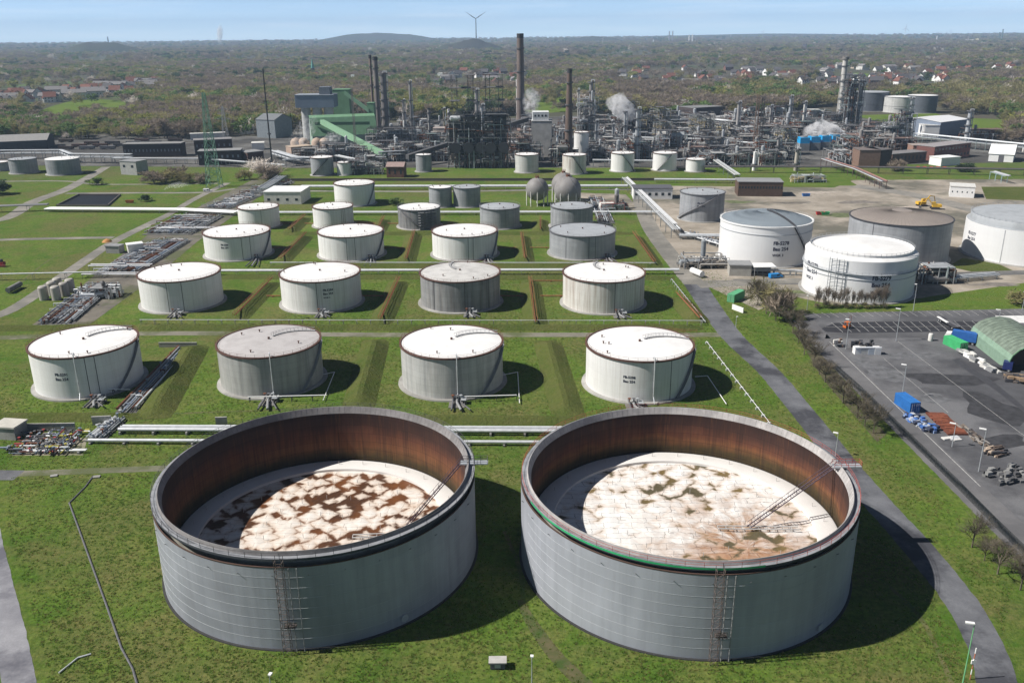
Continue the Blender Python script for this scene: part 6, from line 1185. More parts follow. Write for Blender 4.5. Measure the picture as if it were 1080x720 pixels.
# ---------------------------------------------------------------- trees
def leafmat(name, a, b):
    t = NT(name); f = t.noise(t.pos, .25, 3, .6, .3, .7); oi = t.n.new('ShaderNodeObjectInfo').outputs['Random']
    c = t.mix(f, a, b); hsv = t.n.new('ShaderNodeHueSaturation'); t.l.new(c, hsv.inputs['Color']); t.l.new(t.ramp(oi, -.9, 1.2), hsv.inputs['Value']); hsv.inputs['Value'].default_value = 1
    mr = t.n.new('ShaderNodeMapRange'); t.l.new(oi, mr.inputs[0]); mr.inputs[3].default_value = .78; mr.inputs[4].default_value = 1.2; t.l.new(mr.outputs[0], hsv.inputs['Value'])
    t.out(hsv.outputs[0], .95, 0, .05); tb = t.n.new('ShaderNodeBsdfTranslucent'); t.l.new(hsv.outputs[0], tb.inputs[0]); ms = t.n.new('ShaderNodeMixShader'); ms.inputs[0].default_value = .42; t.l.new(t.b.outputs[0], ms.inputs[1]); t.l.new(tb.outputs[0], ms.inputs[2]); t.l.new(ms.outputs[0], t.n['Material Output'].inputs[0])
    return t.mat
LM_ = {'bare': leafmat('twigs_brown', (.297, .242, .187), (.226, .189, .154)), 'olive': leafmat('buds_olive', (.275, .270, .116), (.297, .248, .143)), 'lime': leafmat('leaves_lime', (.286, .292, .083), (.231, .242, .083)), 'green': leafmat('leaves_green', (.114, .179, .054), (.136, .200, .072)), 'dark': leafmat('leaves_dark', (.051, .083, .043), (.072, .097, .051)), 'pale': leafmat('blossom_pale', (.686, .629, .586), (.515, .458, .400))}
def crown_mb(seed, n, size, thin=False):
    r_ = random.Random(seed); m = MB(); cl = [(r_.gauss(0, .17), r_.gauss(0, .17), r_.uniform(.42, .9), r_.uniform(.14, .24)) for _ in range(9)]
    for k in range(n):
        c = cl[k % 9]; v = Vector((r_.gauss(0, 1), r_.gauss(0, 1), r_.gauss(0, 1))).normalized()*c[3]*r_.random()**.4
        p = Vector((c[0], c[1], c[2]))+v; p.z = max(p.z, .18); a = Vector((r_.gauss(0, 1), r_.gauss(0, 1), r_.gauss(0, .8))).normalized(); b = a.orthogonal().normalized(); s = size*r_.uniform(.6, 1.3)
        if thin: a, b = (v.normalized()*.8+a*.5+Vector((0, 0, .4))).normalized()*1.5, b*.28
        m.add([p+a*s, p+b*s*.8, p-a*s, p-b*s*.8], [(0, 1, 2, 3)])
    return m
def trunk_mb(seed):
    r_ = random.Random(seed); m = MB(); m.cyl((0, 0, -.02), (0, 0, .5), .022, .012, 5)
    for k in range(6):
        a = r_.uniform(0, 6.28); z = r_.uniform(.28, .5); m.cyl((0, 0, z), (.22*cos(a), .22*sin(a), z+r_.uniform(.2, .35)), .009, .003, 4)
    return m
PT = {}
for k, (kind, n, s, thin) in enumerate([('bare', 380, .085, True), ('olive', 360, .078, True), ('lime', 320, .056, False), ('green', 320, .058, False), ('dark', 320, .058, False), ('pale', 300, .07, True)]):
    for j in range(2):
        c = crown_mb(50+7*k+j, n, s, thin); me = c.build('crown', LM_[kind]); COL.objects.unlink(me); me.location = (0, 0, 0)
        # re-centre: vertices were made relative to base centre of bbox
        xs, ys, zs = zip(*c.v); off = Vector(((min(xs)+max(xs))/2, (min(ys)+max(ys))/2, min(zs)))
        me.data.transform(Matrix.Translation(off)); PT[kind, j] = me
TRK = []
for j in range(2):
    c = trunk_mb(j); o = c.build('trunk', BARK); COL.objects.unlink(o); xs, ys, zs = zip(*c.v); o.data.transform(Matrix.Translation(Vector(((min(xs)+max(xs))/2, (min(ys)+max(ys))/2, min(zs))))); o.location = (0, 0, 0); TRK.append(o)
def tree(label, P, h, kind, group, rz, wide=1., two=False):
    j = rng.randrange(2); t = thing('bare_tree' if kind in ('bare',) else 'tree', label, 'tree', P, group); t.rotation_euler = (0, 0, rz); t.scale = (h*wide, h*wide, h)
    for src in (TRK[j], PT[kind, j])+((PT[kind, 1-j],) if two else ()): o = src.copy(); COL.objects.link(o); o.parent = t
    return t
def PX(x, y, z=0.):
    d = Vector((x, y, z-CAMH)); zz = d.dot(FW); return 540+FPX*d.dot(RT)/zz, 360-FPX*d.dot(UP)/zz
def interp(tab, x):
    for (a, b), (c, d) in zip(tab, tab[1:]):
        if a <= x <= c: return b+(d-b)*(x-a)/(c-a)
    return tab[0][1] if x < tab[0][0] else tab[-1][1]
EDGE = [(-150, 150), (200, 146.5), (290, 141.5), (320, 136), (400, 127), (470, 127), (560, 121), (600, 118), (640, 121), (690, 124), (770, 122), (810, 119), (880, 112), (930, 103), (985, 109), (1000, 120), (1058, 123), (1064, 150), (1200, 156)]
FIELD = [[(20, 126), (55, 112), (85, 104), (130, 106), (140, 116), (95, 128), (45, 130)], [(545, 121), (560, 106), (600, 101), (600, 118)], [(178, 96), (205, 92), (240, 94), (200, 98)], [(610, 60), (680, 56), (700, 62), (640, 66)]]
for k_, f_ in enumerate(FIELD[:2]+[[(900, 122), (985, 119), (1000, 124), (1058, 126), (1062, 140), (1020, 138), (990, 133), (940, 131)], [(395, 60), (450, 56), (470, 62), (410, 66)], [(885, 80), (905, 77), (930, 79), (910, 83)], [(1010, 80), (1060, 77), (1080, 81), (1030, 84)]]): area('meadow', P2(*f_), .05, GRASS)
TOWN = [[(-80, 116), (-80, 101), (60, 93), (165, 87), (172, 99), (100, 109), (30, 116)], [(835, 98), (840, 85), (930, 79), (1005, 80), (1005, 96), (930, 98)], [(640, 90), (655, 72), (760, 70), (850, 73), (840, 88), (740, 96)], [(440, 100), (455, 76), (560, 76), (560, 92), (480, 100)], [(860, 76), (1080, 70), (1080, 78), (870, 84)]]
def inpoly(p, x, y):
    c = False; n = len(p)
    for i in range(n):
        (a, b), (d, e) = p[i], p[(i+1) % n]
        if (b > y) != (e > y) and x < (d-a)*(y-b)/(e-b)+a: c = not c
    return c
STUFF = {k: [] for k in ('bare', 'olive', 'lime', 'green', 'dark', 'pale')}; NEAR = []
tr_ = random.Random(21)
for D0, D1, sp, hs, keep in [(780, 1350, 9.2, 1., .9), (1350, 2200, 12, 1.05, .9), (2200, 4000, 17, 1.1, .85), (4000, 9000, 36, 1.5, .85), (9000, 15000, 100, 2.4, .8)]:
    N = int(.5*1.24*(D1*D1-D0*D0)/(sp*sp))
    for _ in range(N):
        D = sqrt(tr_.uniform(D0*D0, D1*D1)); a = tr_.uniform(-.62, .62); x, y = D*sin(a), D*cos(a); px, py = PX(x, y)
        if py > interp(EDGE, px): continue
        if any(inpoly(f, px, py) for f in FIELD) and tr_.random() > .06: continue
        if any(inpoly(f, px, py) for f in TOWN) and tr_.random() > .04: continue
        n1 = mnoise.noise(Vector((x*.0022, y*.0014, 0))); n2 = mnoise.noise(Vector((x*.006, y*.004, 5)))
        if D > 1700 and n1 < -.16-.0 and tr_.random() > .12: continue
        if tr_.random() > keep: continue
        g = n2+tr_.uniform(-.35, .35); u = tr_.random()
        kind = 'bare' if g < -.02 else ('olive' if g < .26 else ('green' if u < .6 else 'olive'))
        if n1 > .30 and u < .5: kind = 'dark'
        if u > .975: kind = 'pale'
        if u < .05: kind = 'lime'
        if (60 < px < 150 and 119 < py < 150 or 425 < px < 482 and 108 < py < 126) and u < .62: kind = 'lime' if u < .42 else 'olive'
        if 985 < px and 90 < py < 122 and u < .5: kind = 'olive'
        if px < 90 and py > 125 and u < .5: kind = 'green'
        if D < 3200 and mnoise.noise(Vector((x*.0028, y*.0075, 11))) > .22 and u < .7: kind = 'green' if u < .35 else ('lime' if u < .5 else 'olive')
        h = tr_.uniform(10, 19)*hs*(.75 if 20 < px < 150 and py > 115 else 1.)
        near = D < 1350 and py > interp(EDGE, px)-3.2
        (NEAR if near else STUFF[kind]).append((x, y, h, kind, px) if near else (x, y, h))
NEAR.sort(key=lambda q: q[1]); EXTRA = NEAR[250:]; NEAR = NEAR[:250]
for x, y, h, kind, px in EXTRA: STUFF[kind].append((x, y, h))
KW = {'bare': 'bare brown tree', 'olive': 'budding olive-brown tree', 'lime': 'yellow-green budding tree', 'green': 'leafy green tree', 'dark': 'dark green tree', 'pale': 'pale blossoming tree'}
for x, y, h, kind, px in NEAR:
    reg = 'left of the green pylon' if px < 210 else 'between the green pylon and the green hall' if px < 400 else 'behind the middle of the refinery' if px < 690 else 'behind the pipe jungle' if px < 880 else 'behind the far dark tanks and lawn'
    lab = '%s at the wood edge %s' % (KW[kind], reg); tree(lab, (x, y, 0), h, kind, lab.replace(' tree ', ' trees '), tr_.uniform(0, 6.28), tr_.uniform(.9, 1.25))
def gn_stuff(name, label, pts, kind):
    srcs = [PT[kind, 0], PT[kind, 1]]
    for j in range(2):
        P = pts[j::2]; me = bpy.data.meshes.new(name); me.from_pydata([(x, y, 0) for x, y, h in P], [], [])
        at = me.attributes.new('size', 'FLOAT', 'POINT'); at.data.foreach_set('value', [h for x, y, h in P])
        ar = me.attributes.new('turn', 'FLOAT', 'POINT'); ar.data.foreach_set('value', [tr_.uniform(0, 6.28) for _ in P])
        o = bpy.data.objects.new(name, me); COL.objects.link(o); tag(o, None, None, None, 'stuff')
        ng = bpy.data.node_groups.new(name, 'GeometryNodeTree'); ng.interface.new_socket('Geometry', in_out='INPUT', socket_type='NodeSocketGeometry'); ng.interface.new_socket('Geometry', in_out='OUTPUT', socket_type='NodeSocketGeometry')
        gi, go = ng.nodes.new('NodeGroupInput'), ng.nodes.new('NodeGroupOutput'); ip = ng.nodes.new('GeometryNodeInstanceOnPoints'); ob = ng.nodes.new('GeometryNodeObjectInfo'); ob.inputs[0].default_value = srcs[j]
        na = ng.nodes.new('GeometryNodeInputNamedAttribute'); na.data_type = 'FLOAT'; na.inputs[0].default_value = 'size'; nb = ng.nodes.new('GeometryNodeInputNamedAttribute'); nb.data_type = 'FLOAT'; nb.inputs[0].default_value = 'turn'
        cx = ng.nodes.new('ShaderNodeCombineXYZ'); cs = ng.nodes.new('ShaderNodeCombineXYZ'); mm = ng.nodes.new('ShaderNodeMath'); mm.operation = 'MULTIPLY'; mm.inputs[1].default_value = 1.45
        L = ng.links.new; L(gi.outputs[0], ip.inputs['Points']); L(ob.outputs['Geometry'], ip.inputs['Instance']); L(nb.outputs[0], cx.inputs[2]); L(cx.outputs[0], ip.inputs['Rotation']); L(na.outputs[0], mm.inputs[0]); L(mm.outputs[0], cs.inputs[0]); L(mm.outputs[0], cs.inputs[1]); L(na.outputs[0], cs.inputs[2]); L(cs.outputs[0], ip.inputs['Scale']); L(ip.outputs[0], go.inputs[0])
        md = o.modifiers.new('scatter', 'NODES'); md.node_group = ng
for kind in STUFF:
    if STUFF[kind]: gn_stuff({'bare': 'bare_woodland', 'olive': 'budding_woodland', 'lime': 'lime_woodland', 'green': 'green_woodland', 'dark': 'dark_woodland', 'pale': 'blossom_woodland'}[kind], '', STUFF[kind], kind)
print('trees', {k: len(v) for k, v in STUFF.items()}, len(NEAR))
# near bare trees and bushes with real twigs
def twig_mesh(seed, spread=.33, lev=5):
    r_ = random.Random(seed); m = MB()
    def br(p, d, L, r, l):
        q = p+d*L; m.cyl(p, q, r, r*.62, 4 if l < 2 else 3, False)
        if l >= lev: return
        for k in range((9, 5, 4, 4, 3)[l]):
            e = (d+Vector((r_.gauss(0, spread*1.5), r_.gauss(0, spread*1.5), r_.gauss(.12, .22)))).normalized(); br(p+d*L*r_.uniform(.45, 1), e, L*r_.uniform(.55, .78), r*.55, l+1)
    br(Vector((0, 0, 0)), Vector((0, 0, 1)), .27, .0115, 0); return m
TW = []
TWD = M((.135, .115, .085), .95, 0, .3, 2.)
TWM = M((.215, .175, .135), .95, 0, .3, 2.)
for j in range(3):
    c = twig_mesh(60+j); o = c.build('branches', TWM); COL.objects.unlink(o); xs, ys, zs = zip(*c.v); o.data.transform(Matrix.Scale(1/max(zs), 4) @ Matrix.Translation(Vector(((min(xs)+max(xs))/2, (min(ys)+max(ys))/2, 0)))); o.location = (0, 0, 0); TW.append(o)
TWH = []
for o in TW: q = o.copy(); q.data = o.data.copy(); q.data.materials[0] = TWD; TWH.append(q)
def baretree(label, P, h, grp=None, w=1.2, kind=None):
    t = thing('bare_tree', label, 'tree', P, grp); t.rotation_euler = (0, 0, tr_.uniform(0, 6)); t.scale = (h*w, h*w, h); o = (TW if grp and 'sapling' in grp else TWH)[tr_.randrange(3)].copy(); COL.objects.link(o); o.parent = t
    if kind: o = PT[kind, 0].copy(); COL.objects.link(o); o.parent = t; o.location = (0, 0, -.1)
    return t
for k, (x, y, h) in enumerate([(829, 338, 9), (836, 351, 9.5), (848, 374, 9.5), (858, 386, 9.5), (870, 403, 8.5), (889, 425, 8.8), (904, 441, 9), (921, 457, 9.5), (1025, 577, 8), (1052, 605, 8), (1076, 622, 8)]):
    baretree(['bare shrub nearest the parking corner', 'bare shrub second along the car park lane', 'bare tree third along the car park lane', 'bare tree fourth along the car park lane', 'bare tree fifth along the car park lane', 'lone bare tree sixth along the lane, left of the fence', 'bare tree seventh along the lane', 'largest bare tree of the lane, by the wire fence', 'bare bush at the fence, right of the service road', 'double bare bush by the fence at the right', 'bare bush at the right picture edge'][k], G(x, y), h, w=1.25)
for k, (x, y, h, kd) in enumerate([(799, 322, 11, 'olive'), (808, 331, 12, 'olive'), (818, 338, 12, 'bare'), (828, 330, 10, 'olive')]): baretree(['green-brown bush at the bend of the service road', 'large olive bush beside the service road', 'bare brown bush in front of the olive bush', 'brown bush at the left corner of the car park'][k], G(x, y), h, w=1.1, kind=kd)
for k in range(27):
    x = 859+2.9*k+tr_.uniform(-1.5, 1.5); baretree('thin bare sapling in the row before the big lettered tank', G(x, 324.5+tr_.uniform(-.8, .8)), tr_.uniform(5.5, 10), 'saplings before the big lettered tank', .48, None)
for k in range(8):
    x = 862+10*k; baretree('low brown-green bush at the foot of the big lettered tank', G(x, 325), tr_.uniform(2, 3.2), 'low bushes before the big lettered tank', 1.9, 'olive')
for k, (x, y, h, kd, n) in enumerate([(163, 194, 8, 'bare', 'brown bush on the left before the brick buildings'), (176, 193, 9, 'olive', 'olive bush on the left before the brick buildings'), (187, 190, 9, 'bare', 'tall brown bush in the middle of the left bushes'), (200, 193, 7, 'olive', 'low hedge bush left of the pylon foot'), (212, 193, 6, 'bare', 'low hedge bush at the pylon foot'), (277, 187, 13, 'pale', 'white blossoming tree under the flare mast'), (286, 189, 9, 'bare', 'brown bush right of the blossoming tree'), (258, 190, 7, 'olive', 'dark low bush left of the blossoming tree'), (102, 195, 5, 'green', 'round green bush beside the left road'), (153, 212.5, 4, 'dark', 'dark round bush on the left meadow'), (417, 216, 4, 'green', 'small green bush near the white back tank'), (1022, 181, 6, 'dark', 'dark green hedge bush before the marquee'), (1012, 181, 5, 'dark', 'dark green hedge bush left of the other hedge'), (944, 180, 7, 'bare', 'brown tree before the low brick building'), (1072, 320, 5, 'olive', 'olive bush at the right edge behind the car park'), (0, 205, 9, 'dark', 'dark tree at the left edge by the left road'), (1050, 148, 9, 'olive', 'brown bushes at the far right by the rusty unit'), (1068, 150, 12, 'bare', 'bare brown tree at the far right by the lawn'), (1020, 138, 5, 'olive', 'low bush on the far lawn')]):
    tree(n, G(x, y)-Vector((0, 0, h*.22)), h*1.25, kd, None, k*1.3, 1.9, True)
for k, (x, y, h) in enumerate([(842, 362, 6), (853, 380, 6.5), (864, 395, 6.5), (879, 414, 6.5), (897, 433, 6.5), (912, 449, 7), (1038, 591, 5.5), (1064, 614, 5.5), (822, 332, 8), (805, 327, 8), (833, 344, 7), (844, 356, 7)]):
    baretree('bare shrub of the hedge between the car park lane and the service road', G(x, y), h, 'hedge shrubs along the car park lane', 1.3, None) if k % 3 != 1 else None
area('hedge_floor', P2((838, 350), (848, 348), (880, 388), (935, 458), (925, 466), (868, 400)), .028, paving('hedge_floor', (.075, .07, .04), (.12, .105, .065), (.05, .075, .02), .2, .8))
# ---- railway yard on the left
for k, (y, x0, x1) in enumerate([(162, 60, 130), (158, 70, 200), (155.5, 80, 200), (153, 90, 205), (150.5, 60, 250)]):
    A, B = G(x0, y), G(x1, y-(x1-x0)*.006); d = (B-A).normalized(); e = Vector((-d.y, d.x, 0)); m = MB(); m.strip([A, B], 4, .03, 0, 400); struct(m.build('track_bed', M((.085, .075, .068), .95, 0, .35, .2)))
    m = MB()
    for s_ in (.75, -.75): m.bar(A+e*s_+Vector((0, 0, .15)), B+e*s_+Vector((0, 0, .15)), .14)
    struct(m.build('rails', M((.22, .19, .17), .5, .3)))
wr = random.Random(9)
for k, (x, y) in enumerate([(70, 158), (92, 157.8), (114, 157.7), (84, 155.4), (106, 155.2), (128, 155), (150, 154.8), (97, 152.8), (119, 152.6), (141, 152.5), (163, 152.3), (70, 150.3), (150, 150), (185, 149.6)]):
    P = G(x, y); t = thing('rail_wagon', 'dark freight wagon in the left railway yard', 'rail wagon', P, 'freight wagons in the left railway yard'); mt = wr.choice((M((.05, .045, .05)), M((.10, .06, .05)), M((.13, .13, .14)), M((.07, .05, .045)))); L = 14
    m = MB(); m.bx(P.x-L/2, P.x+L/2, P.y-1.4, P.y+1.4, 1.1, 3.4); m.build('wagon_body', mt, t); MB().bx(P.x-L/2-.4, P.x+L/2+.4, P.y-1.2, P.y+1.2, .8, 1.09).build('chassis', DARK, t)
    for q in (-L/2+2, -L/2+3.8, L/2-3.8, L/2-2): MB().cyl((P.x+q, P.y-.8, .5), (P.x+q, P.y+.8, .5), .48, n=10).build('wheelset', DARK, t)
# ---- tufts of longer grass in the foreground
def near_line(L, x, y, d):
    for a, b in zip(L, L[1:]):
        v = b-a; u = max(0, min(1, ((x-a.x)*v.x+(y-a.y)*v.y)/(v.x*v.x+v.y*v.y)))
        if hypot(x-a.x-v.x*u, y-a.y-v.y*u) < d: return True
    return False
LINES = [(P2(*MAINR[3:]), 4.4), (P2((-60, 497), (-8, 508), (-12, 560), (2, 620), (14, 668), (26, 730), (34, 790)), 3.6), (P2((-60, 359), (20, 355.5), (772, 353)), 2.8), (P2((-10, 500), (60, 498), (260, 492)), 2.0), (P2((846, 338), (890, 385), (960, 455), (1056, 549), (1110, 602)), 7.5)]
CIRC = [(-38.9, 155.7, 31.8), (33.9, 153.4, 33.0), (-130.2, 250.8, 17), (-73.9, 250.7, 17), (-18.2, 248, 17), (38, 244.9, 17.4), (-131, 334, 17.3), (-75, 333, 17.3), (-20, 331, 17.3), (36, 328, 17.6)]
gr_ = random.Random(77); TUFT = {0: [], 1: []}
while len(TUFT[0])+len(TUFT[1]) < 60000:
    y = 95+290*gr_.random()**1.25; x = gr_.uniform(-.68, .66)*y*1.02; n = mnoise.noise(Vector((x*.07, y*.07, 2)))+.6*mnoise.noise(Vector((x*.3, y*.3, 7)))
    if n < gr_.uniform(-1., .8): continue
    if y > 262 and x < -150+.2*y: continue
    if any(hypot(x-a, y-b) < r for a, b, r in CIRC) or x > 62+(560-y)*.16 and y > 250: continue
    if any(near_line(L, x, y, d) for L, d in LINES): continue
    q = PX(x, y)
    if q[0] > 845 and q[1] < 372+(q[0]-877)*.95: continue
    TUFT[0 if gr_.random() < .62+.25*mnoise.noise(Vector((x*.04, y*.04, 0))) else 1].append((x, y, gr_.uniform(.14, .36)))
for k, mt in ((0, leafmat('tuft_green', (.125, .215, .034), (.16, .25, .05))), (1, leafmat('tuft_straw', (.27, .255, .09), (.22, .235, .075)))):
    for j in range(2):
        m = MB()
        for i in range(9):
            a = gr_.uniform(0, 6.28); r = gr_.uniform(0, .7); p = Vector((r*cos(a), r*sin(a), 0)); b = gr_.uniform(0, 6.28); w = Vector((cos(b), sin(b), 0))*.16; m.add([p+w, p-w, p+Vector((gr_.gauss(0, .25), gr_.gauss(0, .25), gr_.uniform(.5, 1)))], [(0, 1, 2)])
        o = m.build('tuft', mt); COL.objects.unlink(o); o.location = (0, 0, 0); PT['tuft%d' % k, j] = o
    gn_stuff(('grass_tufts', 'dry_grass_tufts')[k], '', TUFT[k], 'tuft%d' % k)
# ---------------------------------------------------------------- houses and far landmarks
def house_proto(wm, rm, W, Dp, h, r):
    t = thing('house', '', 'house'); MB().add([(-W/2, -Dp/2, 0), (W/2, -Dp/2, 0), (W/2, Dp/2, 0), (-W/2, Dp/2, 0), (-W/2, -Dp/2, h), (W/2, -Dp/2, h), (W/2, Dp/2, h), (-W/2, Dp/2, h), (-W/2, 0, h+r), (W/2, 0, h+r)], [(0, 1, 5, 4), (1, 2, 6, 9, 5), (2, 3, 7, 6), (3, 0, 4, 8, 7)]).build('wall', wm, t)
    e = .6; m = MB(); m.add([(-W/2-e, -Dp/2-e, h-.3), (W/2+e, -Dp/2-e, h-.3), (W/2+e, 0, h+r+.1), (-W/2-e, 0, h+r+.1), (-W/2-e, Dp/2+e, h-.3), (W/2+e, Dp/2+e, h-.3), (-W/2-e, 0, h+r+.5), (W/2+e, 0, h+r+.5), (-W/2-e, -Dp/2-e, h+.1), (W/2+e, -Dp/2-e, h+.1), (-W/2-e, Dp/2+e, h+.1), (W/2+e, Dp/2+e, h+.1)], [(8, 9, 7, 6), (6, 7, 11, 10), (0, 1, 9, 8), (4, 10, 11, 5), (0, 8, 6, 3), (3, 6, 10, 4), (1, 2, 7, 9), (2, 5, 11, 7)]); rf = m.build('roof', rm, t)
    MB().bx(W*.2, W*.2+.9, .6, 1.5, h+r-1.2, h+r+1.4).build('chimney', BRICK, rf); f = None
    for k in range(int(W/3)):
        for z in (1.6, 4.2):
            if z+1 > h: continue
            x = -W/2+1.5+3*k; w_ = MB().bx(x-.5, x+.5, -Dp/2-.05, -Dp/2+.02, z-.6, z+.7).build('window', GLASS, t)
    return t
RR = M((.17, .072, .052), .85, 0, .25); RD = M((.085, .08, .085), .85); RG = M((.2, .19, .19), .85)
HP = [house_proto(WHITE, RR, 11, 10, 5.5, 4.5), house_proto(WHITE, RD, 11, 10, 5.5, 4.5), house_proto(M((.5, .42, .34)), RR, 12, 9, 5, 4), house_proto(OFFW, RG, 22, 11, 7, 3), house_proto(BRICK, RD, 14, 10, 5.5, 4)]
HL = ['white house with red roof', 'white house with dark roof', 'tan house with red roof', 'long pale house with grey roof', 'brick house with dark roof']; usedH = set(); hr_ = random.Random(8)
for reg, (x0, x1, ya, yb, n, ks, sl) in {'in the near village left of the wood': (-10, 168, 110, 91, 78, (0, 0, 0, 1, 1, 3, 3), 1), 'in the roofs behind the right process block': (845, 1000, 91, 82, 40, (1, 1, 1, 4, 0), 0), 'in the scattered suburb above the middle wood': (645, 850, 93, 74, 44, (0, 1, 1, 2, 3, 4), 0), 'in the suburb behind the furnace blocks': (430, 565, 92, 77, 26, (2, 3, 1, 4, 0), 0), 'in the distant suburb on the right': (870, 1078, 82, 70, 34, (3, 1, 0, 2), 0), 'in the distant suburb on the left': (180, 345, 85, 72, 30, (3, 1, 2, 0), 0)}.items():
    for k in range(n):
        u = hr_.random(); x = x0+(x1-x0)*u; y = (ya+(yb-ya)*u+hr_.uniform(-5, 5)*(1 if sl else 0)) if sl else hr_.uniform(yb, ya); P = G(x, y); i = hr_.choice(ks); lab = HL[i]+' '+reg; rz = hr_.choice((.15, .15+pi/2, .4, -.2)); s = hr_.uniform(1.25, 1.7)
        if i in usedH: dup(HP[i], P, rz, s, lab, lab.replace('house ', 'houses ', 1))
        else: usedH.add(i); HP[i].location = P; HP[i].rotation_euler = (0, 0, rz); HP[i].scale = (s,)*3; HP[i]['label'] = lab; HP[i]['group'] = lab.replace('house ', 'houses ', 1)
for lab, x, y, w, yt, m_ in [('white tower block pair in the far suburb left of the steel stack', 372, 86, 3, 79, WHITE), ('low white hall among the far trees left of centre', 352, 82, 6, 79, OFFW), ('white hall with bright roof behind the furnace blocks', 466, 80, 9, 77.5, WHITE), ('dark flat office block left of the slim pale column', 420, 106, 13, 98, DARK), ('long low pale hall above the column group', 416, 84, 16, 80, OFFW), ('blue-roofed hall behind the slim pale column', 444, 84, 7, 80, M((.16, .27, .38))), ('dark grey house block at the meadow left of the tallest chimney', 594, 80, 8, 75.5, M((.2, .22, .26))), ('pale yellow house right of the brown chimney', 639, 83, 7, 79.5, M((.66, .60, .25))), ('white high-rise on the left horizon wood', 225, 70, 3, 65, WHITE), ('long white hall on the far right horizon', 1019, 46, 14, 42, WHITE), ('white hall pair on the right horizon', 1002, 47.5, 8, 44, OFFW), ('yellowish hall on the right horizon', 1030, 46, 3.5, 41, M((.6, .55, .35))), ('dark tower house on the right far wood', 848, 55, 4, 46.5, M((.13, .13, .16))), ('white warehouse in the left suburb', 137, 80, 6, 77.5, WHITE), ('white row house block at the far left', 190, 80.5, 12, 77.5, WHITE), ('brick industrial block in the left village', 103, 92, 8, 84, M((.13, .08, .07)))]:
    P = G(x, y); s = PPM(P); block(lab, (x-w/2, y), (x+w/2, y), min(40, w/s), ZT(P, yt), m_, m_ if m_ != DARK else GREY, None, name='distant_building')
P = G(330, 81); t = thing('church', 'church with green copper spire in the far suburb', 'church', P); s = PPM(P); w = 3.3/s; hh = ZT(P, 72); MB().bx(P.x-w/2, P.x+w/2, P.y, P.y+w, 0, hh).build('tower', M((.12, .09, .085)), t); MB().lathe([(w*.55, hh), (w*.3, hh+(ZT(P, 61)-hh)*.5), (.05, ZT(P, 61))], 8, (P.x, P.y+w/2)).build('spire', M((.12, .34, .30)), t); MB().bx(P.x+w/2+.01, P.x+w*2.6, P.y, P.y+w*1.2, 0, hh*.45).build('nave', BRICK, t)
def turbine(label, x, yb, z0, yhub, L, angs, mat=M((.55, .56, .58))):
    P = G(x, yb); s = PPM(P); h = ZT(P, yhub); t = thing('wind_turbine', label, 'wind turbine', P); l = L/s; MB().lathe([(l*.055, z0), (l*.03, h)], 12, (P.x, P.y)).build('tower', mat, t, True); MB().box((P.x, P.y, h+l*.01), (l*.07, l*.2, l*.07)).build('nacelle', mat, t)
    for a in angs:
        d = Vector((sin(a), 0, cos(a))); e = Vector((cos(a), 0, -sin(a))); o = Vector((P.x, P.y-l*.13, h)); MB().add([o+e*l*.02, o-e*l*.02, o+d*l*.25-e*l*.045, o+d*l, o+d*l*.25+e*l*.03]+[q+Vector((0, -l*.015, 0)) for q in (o+e*l*.02, o-e*l*.02, o+d*l*.25-e*l*.045, o+d*l, o+d*l*.25+e*l*.03)], [(0, 1, 2, 3, 4), (9, 8, 7, 6, 5)]+[(k, (k+1) % 5, 5+(k+1) % 5, 5+k) for k in range(5)]).build('blade', mat, t)
turbine('large wind turbine with three blades on the dark spoil heap', 502.5, 53, 30, 20, 13.5, (-1.0, 1.02, 3.14), M((.20, .23, .27)))
turbine('small white wind turbine on the right horizon', 953.5, 43, 0, 30, 5.5, (.1, 2.2, 4.3), WHITE); turbine('small white wind turbine on the middle horizon', 635.5, 49, 0, 41, 3, (.3, 2.4, 4.5), WHITE); turbine('tiny wind turbine on the right horizon edge', 1001.5, 42, 0, 33, 3, (.6, 2.7, 4.8)); turbine('faint wind turbine above the right far wood', 804, 44, 0, 33.5, 3.2, (.4, 2.5, 4.6))
for lab, x, yb, yt, w, m_ in [('left one of the thin twin chimneys on the horizon', 705.5, 46, 33, 1.3, M((.35, .37, .42))), ('right one of the thin twin chimneys on the horizon', 709, 46, 33, 1.3, M((.35, .37, .42))), ('left one of the white twin chimneys on the horizon', 726.5, 47, 37, 1.4, WHITE), ('right one of the white twin chimneys on the horizon', 730, 47, 36.5, 1.4, WHITE), ('left dark twin spire on the right horizon', 1053, 44, 34, 1.3, M((.1, .16, .17))), ('right dark twin spire on the right horizon', 1056, 44, 31, 1.4, M((.1, .16, .17))), ('white chimney on the right horizon', 987.5, 45, 38, 1.3, WHITE), ('tiny dark tower on the left horizon', 115, 50, 39, 1.6, M((.15, .17, .2))), ('white mast on the middle horizon', 689, 47, 42, 1.3, WHITE)]:
    P = G(x, yb); s = PPM(P); h = ZT(P, yt); MBo = MB().lathe([(w/2/s, 0), (w/2.4/s, h*.97), (w/2.2/s, h*.975), (w/2.2/s, h), (.1, h)], 14, (P.x, P.y)).build('distant_chimney', m_); tag(MBo, lab, 'chimney')
